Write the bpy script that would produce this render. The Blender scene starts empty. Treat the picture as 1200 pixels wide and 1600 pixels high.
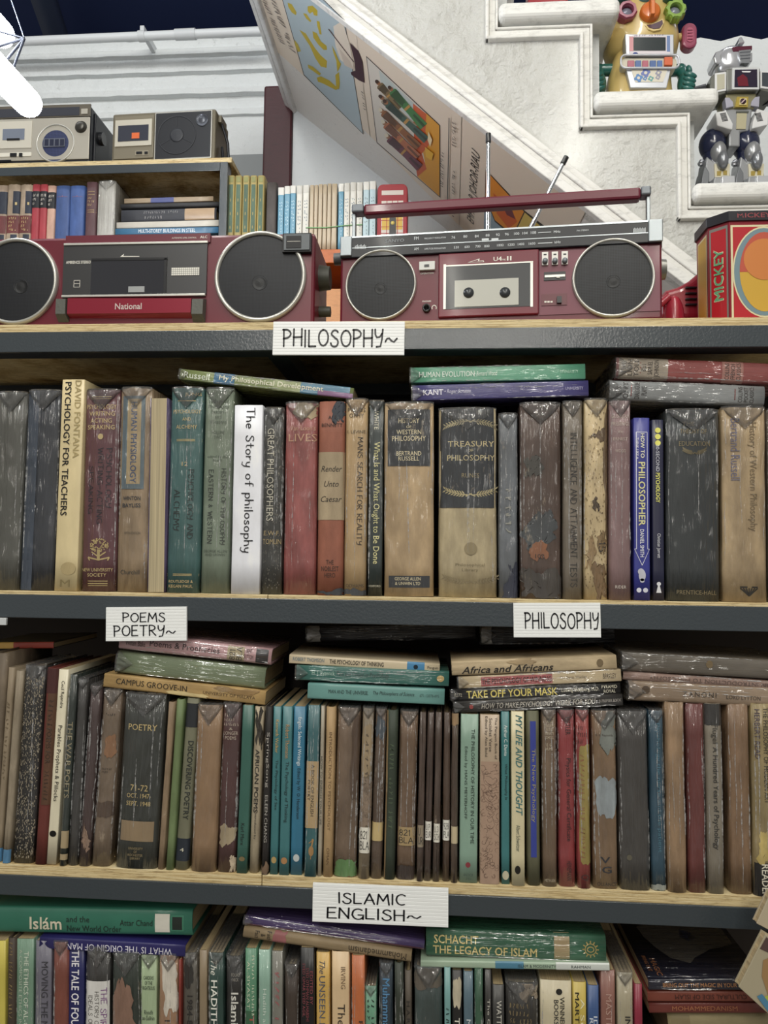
import bpy, math, random
from mathutils import Vector, Matrix
random.seed(7)
S = bpy.context.scene
COL = S.collection
R = math.radians

# ------------------------------------------------------------------ camera
F_PX, DIST = 1180.0, 0.85
YAW, PITCH, ROLL = 0.0725, 0.0576, 0.0124
_f = Vector((-math.sin(YAW)*math.cos(PITCH), math.cos(YAW)*math.cos(PITCH), math.sin(PITCH)))
_x0 = Vector((math.cos(YAW), math.sin(YAW), 0)); _u0 = _x0.cross(_f)
CX = math.cos(ROLL)*_x0 + math.sin(ROLL)*_u0
CU = -math.sin(ROLL)*_x0 + math.cos(ROLL)*_u0
CAM = Vector((0, -DIST, 0))
cd = bpy.data.cameras.new('camera'); cam = bpy.data.objects.new('camera', cd); COL.objects.link(cam)
cd.sensor_fit = 'VERTICAL'; cd.sensor_height = 36.0; cd.lens = 36.0*F_PX/1600.0
cd.clip_start = 0.02
_m = Matrix((CX, CU, -_f)).transposed().to_4x4(); _m.translation = CAM
cam.matrix_world = _m
S.camera = cam

def ray(px, py): return CX*((px-600)/F_PX) + CU*((800-py)/F_PX) + _f
def P(px, py, Y=0.0):
    d = ray(px, py); return CAM + d*((Y+DIST)/d.y)
def PZ(px, py, z):
    d = ray(px, py); return CAM + d*(z/d.z)
def proj(v):
    d = Vector(v)-CAM; k = F_PX/d.dot(_f); return 600+k*d.dot(CX), 800-k*d.dot(CU)
def PPL(px, py, o, n):
    d = ray(px, py); return CAM + d*((o-CAM).dot(n)/d.dot(n))

# ------------------------------------------------------------------ light, world, exposure
S.view_settings.view_transform = 'Standard'; S.view_settings.look = 'None'
S.view_settings.exposure = 0.08; S.view_settings.gamma = 1.0; S.view_settings.use_curve_mapping = False
wd = bpy.data.worlds.new('world'); S.world = wd; wd.use_nodes = True
wd.node_tree.nodes['Background'].inputs[0].default_value = (1.0, 0.97, 0.92, 1)
wd.node_tree.nodes['Background'].inputs[1].default_value = 0.26
def area(name, loc, target, sx, sy, power, color=(1, 1, 1)):
    l = bpy.data.lights.new(name, 'AREA'); l.shape = 'RECTANGLE'; l.size = sx; l.size_y = sy
    l.energy = power; l.color = color
    o = bpy.data.objects.new(name, l); COL.objects.link(o); o.location = loc
    o.rotation_euler = (Vector(target)-Vector(loc)).to_track_quat('-Z', 'Z').to_euler()
    return o
# fluorescent tubes of the shop, hung over the aisle the photo is taken from; the two rear lights are added fill
for x, y, e, c in ((0.55, -0.95, 11, (1, .97, .89)), (-0.70, -0.95, 11, (.98, .98, .95)), (0.55, -2.15, 12, (1, .96, .86)), (-0.70, -2.15, 12, (1, .97, .88)),
                   (0.55, -4.9, 12, (1, .96, .87)), (-0.70, -4.9, 12, (1, .96, .87)), (0.55, -6.3, 13, (1, .96, .87)), (-0.70, -6.3, 13, (1, .96, .87))):
    area('tube_or_fill_light', (x, y, 1.70), (x*(.75 if y > -3 else .4), y*.25, -0.2), 0.05, 1.2, e, c)
area('tube_or_fill_light', (-0.95, 0.55, 1.62), (-0.8, 1.35, 0.75), 1.15, 0.05, 2.2, (.94, .97, 1.0))  # added fill strip, brightens the white wall at the left
area('tube_or_fill_light', (0.75, 0.80, 1.75), (0.45, 1.0, 0.5), 1.15, 0.05, 2.0, (.97, .98, 1.0))  # added fill strip behind the stairs, brightens the back wall

# ------------------------------------------------------------------ materials
def lin(h):
    h = h.lstrip('#'); c = [int(h[i:i+2], 16)/255 for i in (0, 2, 4)]
    return tuple(((v/12.92) if v <= .04045 else ((v+.055)/1.055)**2.4) for v in c)
MATS = {}
def base_mat(name):
    m = bpy.data.materials.new(name); m.use_nodes = True
    nt = m.node_tree; b = nt.nodes['Principled BSDF']
    return m, nt, b
def N(nt, t, **kw):
    n = nt.nodes.new(t)
    for k, v in kw.items():
        if k.startswith('i_'):
            key = k[2:]; key = int(key) if key.isdigit() else key.replace('_', ' ')
            n.inputs[key].default_value = v
        else: setattr(n, k, v)
    return n
def noise(nt, vec_scale, scale, detail=4, rough=.6):
    tc = N(nt, 'ShaderNodeTexCoord'); mp = N(nt, 'ShaderNodeMapping'); mp.inputs['Scale'].default_value = vec_scale
    nt.links.new(tc.outputs['Object'], mp.inputs[0])
    n = N(nt, 'ShaderNodeTexNoise'); n.inputs['Scale'].default_value = scale
    n.inputs['Detail'].default_value = detail; n.inputs['Roughness'].default_value = rough
    nt.links.new(mp.outputs[0], n.inputs['Vector']); return n
def ramp(nt, src, stops):
    r = N(nt, 'ShaderNodeValToRGB'); e = r.color_ramp.elements
    while len(e) < len(stops): e.new(.5)
    for el, (p, c) in zip(e, stops): el.position = p; el.color = (*c, 1) if len(c) == 3 else c
    nt.links.new(src, r.inputs[0]); return r

def plain(hexc, rough=.5, metal=0.0, coat=0.0, name='paint', bump=0, bscale=300):
    k = ('plain', hexc, rough, metal, coat, bump)
    if k in MATS: return MATS[k]
    m, nt, b = base_mat(name); b.inputs['Base Color'].default_value = (*lin(hexc), 1)
    b.inputs['Roughness'].default_value = rough; b.inputs['Metallic'].default_value = metal
    b.inputs['Coat Weight'].default_value = coat; b.inputs['Coat Roughness'].default_value = .08
    if bump:
        n = noise(nt, (1, 1, 1), bscale, 3); bp = N(nt, 'ShaderNodeBump', i_Strength=bump, i_Distance=.0004)
        nt.links.new(n.outputs['Fac'], bp.inputs['Height']); nt.links.new(bp.outputs[0], b.inputs['Normal'])
    MATS[k] = m; return m

def mix(a, b_, t): return tuple(x*(1-t)+y*t for x, y in zip(a, b_))
def book_mat(hexc, kind='cloth', wrap=False):
    """cover, band and ink surfaces of a book: kind gives grain and wear, wrap puts clear film over it"""
    k = ('book', hexc, kind, wrap)
    if k in MATS: return MATS[k]
    m, nt, b = base_mat('book_'+kind); c = lin(hexc); lm = .21*c[0]+.72*c[1]+.07*c[2]; c = tuple(v*.84+lm*.16+.002 for v in c)
    L = nt.links
    oi = N(nt, 'ShaderNodeObjectInfo')
    tc = N(nt, 'ShaderNodeTexCoord')
    off = N(nt, 'ShaderNodeVectorMath', operation='ADD')
    sc_ = N(nt, 'ShaderNodeVectorMath', operation='SCALE'); sc_.inputs['Scale'].default_value = 13.0
    cmb = N(nt, 'ShaderNodeCombineXYZ')
    for i in range(3): L.new(oi.outputs['Random'], cmb.inputs[i])
    L.new(cmb.outputs[0], sc_.inputs[0]); L.new(tc.outputs['Object'], off.inputs[0]); L.new(sc_.outputs[0], off.inputs[1])
    def nz(vs, s, d=4, r=.6):
        mp = N(nt, 'ShaderNodeMapping'); mp.inputs['Scale'].default_value = vs
        L.new(off.outputs[0], mp.inputs[0]); n = N(nt, 'ShaderNodeTexNoise')
        n.inputs['Scale'].default_value = s; n.inputs['Detail'].default_value = d; n.inputs['Roughness'].default_value = r
        L.new(mp.outputs[0], n.inputs['Vector']); return n
    amp = {'paper': .10, 'cloth': .22, 'worn': .34, 'leather': .3, 'ink': .12, 'gilt': .2}.get(kind, .15)
    n1 = nz((1, 1, .35), 60, 6)
    r1 = ramp(nt, n1.outputs['Fac'], [(.3, mix(c, (c[0]*.45, c[1]*.42, c[2]*.38), amp*1.6)), (.52, c), (.75, tuple(min(.9, v*(1+amp*1.2)+.02*amp) for v in c))])
    col = r1.outputs[0]
    if kind in ('worn', 'leather', 'cloth'):
        n2 = nz((1.6, 1.6, .6), 46, 9, .72)
        t = {'worn': .62, 'leather': .64, 'cloth': .73}[kind]
        r2 = ramp(nt, n2.outputs['Fac'], [(t, (0, 0, 0)), (t+.06, (1, 1, 1))])
        mx = N(nt, 'ShaderNodeMixRGB'); L.new(r2.outputs[0], mx.inputs[0]); L.new(col, mx.inputs[1])
        w = mix(c, (.50, .41, .30), .38) if kind == 'worn' else tuple(v*1.5+.02 for v in c)
        mx.inputs[2].default_value = (*w, 1); col = mx.outputs[0]
    L.new(col, b.inputs['Base Color'])
    b.inputs['Roughness'].default_value = {'paper': .42, 'gilt': .35}.get(kind, .62)
    if kind == 'gilt': b.inputs['Metallic'].default_value = .35
    if kind in ('cloth', 'worn', 'leather'):
        n3 = nz((1, 1, 1), 900 if kind == 'cloth' else 260, 3)
        bp = N(nt, 'ShaderNodeBump', i_Strength=.25, i_Distance=.0006)
        L.new(n3.outputs['Fac'], bp.inputs['Height']); L.new(bp.outputs[0], b.inputs['Normal'])
    if wrap:
        b.inputs['Coat Weight'].default_value = 1.0; b.inputs['Coat Roughness'].default_value = .075
        b.inputs['Coat IOR'].default_value = 1.55
        n4 = nz((2.6, 2.6, .22), 60, 3, .5); n5 = nz((1, 1, .6), 26, 2)
        ad = N(nt, 'ShaderNodeMath', operation='ADD'); L.new(n4.outputs['Fac'], ad.inputs[0]); L.new(n5.outputs['Fac'], ad.inputs[1])
        b2 = N(nt, 'ShaderNodeBump', i_Strength=1.0, i_Distance=.010)
        L.new(ad.outputs[0], b2.inputs['Height']); L.new(b2.outputs[0], b.inputs['Coat Normal'])
    elif kind == 'paper':
        b.inputs['Coat Weight'].default_value = .25; b.inputs['Coat Roughness'].default_value = .25
    MATS[k] = m; return m
def page_mat(hexc='#b9a67f'):
    k = ('page', hexc)
    if k in MATS: return MATS[k]
    m, nt, b = base_mat('pages'); c = lin(hexc)
    n = noise(nt, (900, 1.2, 6), 1.0, 3)
    r = ramp(nt, n.outputs['Fac'], [(.3, tuple(v*.55 for v in c)), (.7, c)])
    nt.links.new(r.outputs[0], b.inputs['Base Color']); b.inputs['Roughness'].default_value = .85
    MATS[k] = m; return m
def film_mat():
    if 'film' in MATS: return MATS['film']
    m, nt, b = base_mat('clear_film'); L = nt.links
    nt.nodes.remove(b); out = nt.nodes['Material Output']
    tr = N(nt, 'ShaderNodeBsdfTransparent'); gl = N(nt, 'ShaderNodeBsdfGlossy'); gl.inputs['Roughness'].default_value = .11
    n = noise(nt, (1, 1, .7), 75, 2, .4); bp = N(nt, 'ShaderNodeBump', i_Strength=1.0, i_Distance=.014)
    L.new(n.outputs['Fac'], bp.inputs['Height']); L.new(bp.outputs[0], gl.inputs['Normal'])
    fr = N(nt, 'ShaderNodeFresnel'); fr.inputs['IOR'].default_value = 1.5; pass
    ms = N(nt, 'ShaderNodeMath', operation='MULTIPLY_ADD'); ms.inputs[1].default_value = 1.0; ms.inputs[2].default_value = .05
    L.new(fr.outputs[0], ms.inputs[0])
    df = N(nt, 'ShaderNodeBsdfDiffuse'); m0 = N(nt, 'ShaderNodeMixShader'); m0.inputs[0].default_value = .07; L.new(tr.outputs[0], m0.inputs[1]); L.new(df.outputs[0], m0.inputs[2])
    mx = N(nt, 'ShaderNodeMixShader'); L.new(ms.outputs[0], mx.inputs[0]); L.new(m0.outputs[0], mx.inputs[1]); L.new(gl.outputs[0], mx.inputs[2])
    L.new(mx.outputs[0], out.inputs[0]); MATS['film'] = m; return m
def crease_mat():
    if 'crease' in MATS: return MATS['crease']
    m, nt, b = base_mat('film_crease'); L = nt.links
    nt.nodes.remove(b); out = nt.nodes['Material Output']
    tr = N(nt, 'ShaderNodeBsdfTransparent'); gl = N(nt, 'ShaderNodeBsdfGlossy'); gl.inputs['Roughness'].default_value = .22
    df = N(nt, 'ShaderNodeBsdfDiffuse'); m0 = N(nt, 'ShaderNodeMixShader'); m0.inputs[0].default_value = .5
    L.new(gl.outputs[0], m0.inputs[1]); L.new(df.outputs[0], m0.inputs[2])
    n = noise(nt, (1, 1, 1), 160, 2); r = ramp(nt, n.outputs['Fac'], [(.4, (.05, .05, .05)), (.6, (.6, .6, .6))])
    mx = N(nt, 'ShaderNodeMixShader'); L.new(r.outputs[0], mx.inputs[0]); L.new(tr.outputs[0], mx.inputs[1]); L.new(m0.outputs[0], mx.inputs[2])
    L.new(mx.outputs[0], out.inputs[0]); MATS['crease'] = m; return m
def glow(hexc, s):
    m, nt, b = base_mat('lit_tube'); b.inputs['Emission Color'].default_value = (*lin(hexc), 1)
    b.inputs['Emission Strength'].default_value = s; b.inputs['Base Color'].default_value = (.9, .9, .9, 1); return m
def ply_mat():
    if 'ply' in MATS: return MATS['ply']
    m, nt, b = base_mat('plywood'); L = nt.links
    n = noise(nt, (4, 4, 260), 3, 6, .7); n2 = noise(nt, (6, 40, 60), 8, 6, .75)
    r = ramp(nt, n.outputs['Fac'], [(.30, lin('#6e5535')), (.40, lin('#b59a68')), (.52, lin('#d9c596')), (.7, lin('#e8dab4'))])
    r2 = ramp(nt, n2.outputs['Fac'], [(.35, lin('#7b6038')), (.5, (1, 1, 1))])
    mx = N(nt, 'ShaderNodeMixRGB', blend_type='MULTIPLY'); mx.inputs[0].default_value = .55
    L.new(r.outputs[0], mx.inputs[1]); L.new(r2.outputs[0], mx.inputs[2]); L.new(mx.outputs[0], b.inputs['Base Color'])
    b.inputs['Roughness'].default_value = .6
    bp = N(nt, 'ShaderNodeBump', i_Strength=.4, i_Distance=.001); L.new(n2.outputs['Fac'], bp.inputs['Height']); L.new(bp.outputs[0], b.inputs['Normal'])
    MATS['ply'] = m; return m
def rail_mat():
    if 'rail' in MATS: return MATS['rail']
    m, nt, b = base_mat('grey_enamel'); L = nt.links
    b.inputs['Base Color'].default_value = (*lin('#3a4146'), 1); b.inputs['Roughness'].default_value = .28
    b.inputs['Coat Weight'].default_value = .45; b.inputs['Coat Roughness'].default_value = .06
    n = noise(nt, (1, 1, 1), 330, 4, .55); bp = N(nt, 'ShaderNodeBump', i_Strength=.26, i_Distance=.0012)
    L.new(n.outputs['Fac'], bp.inputs['Height']); L.new(bp.outputs[0], b.inputs['Normal']); L.new(bp.outputs[0], b.inputs['Coat Normal'])
    MATS['rail'] = m; return m
def plaster(hexc='#e6e6e2', s=18, strength=.6, rough=.6, coat=.0):
    k = ('plaster', hexc, s)
    if k in MATS: return MATS[k]
    m, nt, b = base_mat('painted_plaster'); L = nt.links; c = lin(hexc)
    n = noise(nt, (1, 1, 1), s, 9, .62); n2 = noise(nt, (1, .6, 1.7), s*.35, 4, .5)
    ad = N(nt, 'ShaderNodeMath', operation='MULTIPLY_ADD'); ad.inputs[1].default_value = 1.6
    L.new(n2.outputs['Fac'], ad.inputs[0]); L.new(n.outputs['Fac'], ad.inputs[2])
    bp = N(nt, 'ShaderNodeBump', i_Strength=strength, i_Distance=.022); L.new(ad.outputs[0], bp.inputs['Height']); L.new(bp.outputs[0], b.inputs['Normal'])
    n3 = noise(nt, (1, 1, 1), 42, 8, .75)
    r = ramp(nt, n3.outputs['Fac'], [(.27, tuple(v*.7 for v in c)), (.4, c)])
    L.new(r.outputs[0], b.inputs['Base Color'])
    b.inputs['Roughness'].default_value = rough; b.inputs['Coat Weight'].default_value = coat; b.inputs['Coat Roughness'].default_value = .2
    MATS[k] = m; return m
def gloss_paint(hexc, rough=.35):
    k = ('gp', hexc, rough)
    if k in MATS: return MATS[k]
    m, nt, b = base_mat('gloss_paint'); L = nt.links; c = lin(hexc)
    n = noise(nt, (1, 1, 3), 30, 6, .7); r = ramp(nt, n.outputs['Fac'], [(.3, tuple(v*.72 for v in c)), (.5, c)])
    L.new(r.outputs[0], b.inputs['Base Color']); b.inputs['Roughness'].default_value = rough
    bp = N(nt, 'ShaderNodeBump', i_Strength=.25, i_Distance=.003); L.new(n.outputs['Fac'], bp.inputs['Height']); L.new(bp.outputs[0], b.inputs['Normal'])
    MATS[k] = m; return m
def grille_mat(hexc='#15171a', hexd='#2a2c30', scale=560.0):
    k = ('gr', hexc, scale)
    if k in MATS: return MATS[k]
    m, nt, b = base_mat('speaker_mesh'); L = nt.links
    tc = N(nt, 'ShaderNodeTexCoord'); v = N(nt, 'ShaderNodeTexVoronoi'); v.inputs['Scale'].default_value = scale; v.inputs['Randomness'].default_value = 0.0
    mp = N(nt, 'ShaderNodeMapping'); mp.inputs['Scale'].default_value = (1, .001, 1)
    L.new(tc.outputs['Object'], mp.inputs[0]); L.new(mp.outputs[0], v.inputs['Vector'])
    r = ramp(nt, v.outputs['Distance'], [(.30, lin('#040405')), (.42, lin(hexd))])
    L.new(r.outputs[0], b.inputs['Base Color']); b.inputs['Roughness'].default_value = .5; b.inputs['Metallic'].default_value = .2
    MATS[k] = m; return m
# ------------------------------------------------------------------ mesh helpers
WORLD = {}          # things whose parts are written in world coordinates
class MB:
    def __init__(s): s.v = []; s.f = []; s.m = []; s.sm = []
    def add(s, vs, fs, m=0, smooth=False):
        o = len(s.v); s.v += [tuple(v) for v in vs]
        for f in fs: s.f.append(tuple(o+i for i in f)); s.m.append(m); s.sm.append(smooth)
        return s
    def box(s, x0, x1, y0, y1, z0, z1, m=0):
        return s.add([(x0,y0,z0),(x1,y0,z0),(x1,y1,z0),(x0,y1,z0),(x0,y0,z1),(x1,y0,z1),(x1,y1,z1),(x0,y1,z1)],
                     [(0,3,2,1),(4,5,6,7),(0,1,5,4),(1,2,6,5),(2,3,7,6),(3,0,4,7)], m)
    def prism(s, poly, y0, y1, m=0):
        """polygon [(x,z)] extruded from y0 (front) to y1"""
        a = sum(poly[i][0]*poly[(i+1)%len(poly)][1]-poly[(i+1)%len(poly)][0]*poly[i][1] for i in range(len(poly)))
        if a < 0: poly = poly[::-1]
        n = len(poly)
        vs = [(x, y0, z) for x, z in poly]+[(x, y1, z) for x, z in poly]
        fs = [tuple(range(n)), tuple(range(2*n-1, n-1, -1))]+[(i, n+i, n+(i+1)%n, (i+1)%n) for i in range(n)]
        return s.add(vs, fs, m)
    def frustum(s, quad0, y0, quad1, y1, m=0):
        vs = [(x, y0, z) for x, z in quad0]+[(x, y1, z) for x, z in quad1]; n = len(quad0)
        return s.add(vs, [tuple(range(n)), tuple(range(2*n-1, n-1, -1))]+[(i, n+i, n+(i+1)%n, (i+1)%n) for i in range(n)], m)
    def lathe(s, c, prof, m=0, seg=48, axis='y', sx=1.0, sz=1.0, smooth=True):
        """profile [(r, t)] turned about an axis through c"""
        vs = []; fs = []; k = len(prof)
        for i in range(seg):
            a = 2*math.pi*i/seg; ca, sa = math.cos(a), math.sin(a)
            for r, t in prof:
                if axis == 'y': vs.append((c[0]+r*ca*sx, c[1]+t, c[2]+r*sa*sz))
                elif axis == 'x': vs.append((c[0]+t, c[1]+r*ca*sx, c[2]+r*sa*sz))
                else: vs.append((c[0]+r*ca*sx, c[1]+r*sa*sz, c[2]+t))
        for i in range(seg):
            j = (i+1) % seg
            for q in range(k-1): fs.append((i*k+q, j*k+q, j*k+q+1, i*k+q+1))
        return s.add(vs, fs, m, smooth)
    def cyl(s, p0, p1, r0, r1=None, m=0, seg=20, caps=True):
        r1 = r0 if r1 is None else r1; p0 = Vector(p0); p1 = Vector(p1); d = (p1-p0).normalized()
        a = d.orthogonal().normalized(); b = d.cross(a); vs = []
        for p, r in ((p0, r0), (p1, r1)):
            for i in range(seg):
                t = 2*math.pi*i/seg; vs.append(p+(a*math.cos(t)+b*math.sin(t))*r)
        s.add(vs, [(i, (i+1)%seg, seg+(i+1)%seg, seg+i) for i in range(seg)], m, True)
        if caps: s.add(vs, [tuple(range(seg-1, -1, -1)), tuple(range(seg, 2*seg))], m)
        return s
    def ell(s, c, r, m=0, seg=24, rings=14, rot=None):
        vs = []; c = Vector(c)
        for j in range(rings+1):
            t = math.pi*j/rings
            for i in range(seg):
                a = 2*math.pi*i/seg
                v = Vector((r[0]*math.sin(t)*math.cos(a), r[1]*math.sin(t)*math.sin(a), r[2]*math.cos(t)))
                if rot is not None: v = rot @ v
                vs.append(c+v)
        fs = []
        for j in range(rings):
            for i in range(seg):
                fs.append((j*seg+i, (j+1)*seg+i, (j+1)*seg+(i+1)%seg, j*seg+(i+1)%seg))
        return s.add(vs, fs, m, True)
    def tube(s, pts, r, m=0, seg=10):
        pts = [Vector(p) for p in pts]
        for a, b in zip(pts, pts[1:]): s.cyl(a, b, r, r, m, seg)
        for p in pts[1:-1]: s.ell(p, (r, r, r), m, seg, 6)
        return s
    def build(s, name, mats, parent=None, bevel=0, loc=None, seg=2):
        me = bpy.data.meshes.new(name)
        base = Vector((0, 0, 0))
        if parent is not None and loc is None and parent.name in WORLD: base = WORLD[parent.name]
        if parent is None and loc is not None: base = Vector(loc)
        me.from_pydata([(v[0]-base.x, v[1]-base.y, v[2]-base.z) for v in s.v], [], s.f)
        if not isinstance(mats, (list, tuple)): mats = [mats]
        for m in mats: me.materials.append(m)
        me.polygons.foreach_set('material_index', s.m)
        me.polygons.foreach_set('use_smooth', s.sm)
        me.update()
        o = bpy.data.objects.new(name, me); COL.objects.link(o)
        if parent is not None:
            o.parent = parent
            if parent.name in WORLD: WORLD[o.name] = base
        else: o.location = base
        if bevel:
            b = o.modifiers.new('bevel', 'BEVEL'); b.width = bevel; b.segments = seg; b.limit_method = 'ANGLE'; b.angle_limit = R(40)
        return o
def tag(o, label, cat, group=None):
    o['label'] = label; o['category'] = cat
    if group: o['group'] = group
    return o
def struct(o): o['kind'] = 'structure'; return o
def thing(name, label, cat, loc, rot=(0, 0, 0), group=None, world=False):
    """Empty at the thing's base; with world=True its parts are given in world coordinates"""
    o = bpy.data.objects.new(name, None); COL.objects.link(o); o.empty_display_size = .02
    o.location = loc; o.rotation_euler = rot
    if world: WORLD[o.name] = Vector(loc)
    return tag(o, label, cat, group)

# ------------------------------------------------------------------ lettering
TXT = {}
def glyphs(body, style='n'):
    k = (body, style)
    if k in TXT: return TXT[k]
    cu = bpy.data.curves.new('t', 'FONT'); cu.body = body; cu.resolution_u = 2
    if 'i' in style: cu.shear = .3
    if 'w' in style: cu.space_character = 1.25
    cu.align_x = 'CENTER'
    if '\n' in body: cu.space_line = .95
    ob = bpy.data.objects.new('t', cu); me = bpy.data.meshes.new_from_object(ob)
    vs = [(v.co.x, v.co.y) for v in me.vertices]; fs = [tuple(p.vertices) for p in me.polygons]
    if 'b' in style:      # heavier strokes: push every outline outwards
        cnt = {}
        for f in fs:
            for q in range(len(f)):
                e = (f[q], f[(q+1) % len(f)]); k2 = (min(e), max(e)); cnt.setdefault(k2, []).append(e)
        nrm = [[0, 0] for _ in vs]
        ar = sum(vs[f[q]][0]*vs[f[(q+1) % len(f)]][1]-vs[f[(q+1) % len(f)]][0]*vs[f[q]][1] for f in fs for q in range(len(f)))
        sg = 1 if ar > 0 else -1
        for es in cnt.values():
            if len(es) != 1: continue
            a, b_ = es[0]; dx_, dy_ = vs[b_][0]-vs[a][0], vs[b_][1]-vs[a][1]; l = math.hypot(dx_, dy_) or 1
            for q in (a, b_): nrm[q][0] += sg*dy_/l; nrm[q][1] -= sg*dx_/l
        for q, (nx, ny) in enumerate(nrm):
            l = math.hypot(nx, ny)
            if l > 1e-6: vs[q] = (vs[q][0]+nx/l*.017, vs[q][1]+ny/l*.017)
    bpy.data.objects.remove(ob); bpy.data.meshes.remove(me); bpy.data.curves.remove(cu)
    TXT[k] = norm(vs, fs); return TXT[k]
def norm(vs, fs):
    if not vs: return [], []
    x0 = min(v[0] for v in vs); x1 = max(v[0] for v in vs); y0 = min(v[1] for v in vs); y1 = max(v[1] for v in vs)
    return [((v[0]-x0)/max(x1-x0, 1e-6)-.5, (v[1]-y0)/max(y1-y0, 1e-6)-.5) for v in vs], fs
def arc(cx, cy, rx, ry, a0, a1, n=10):
    return [(cx+rx*math.cos(R(a0+(a1-a0)*i/n)), cy+ry*math.sin(R(a0+(a1-a0)*i/n))) for i in range(n+1)]
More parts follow.
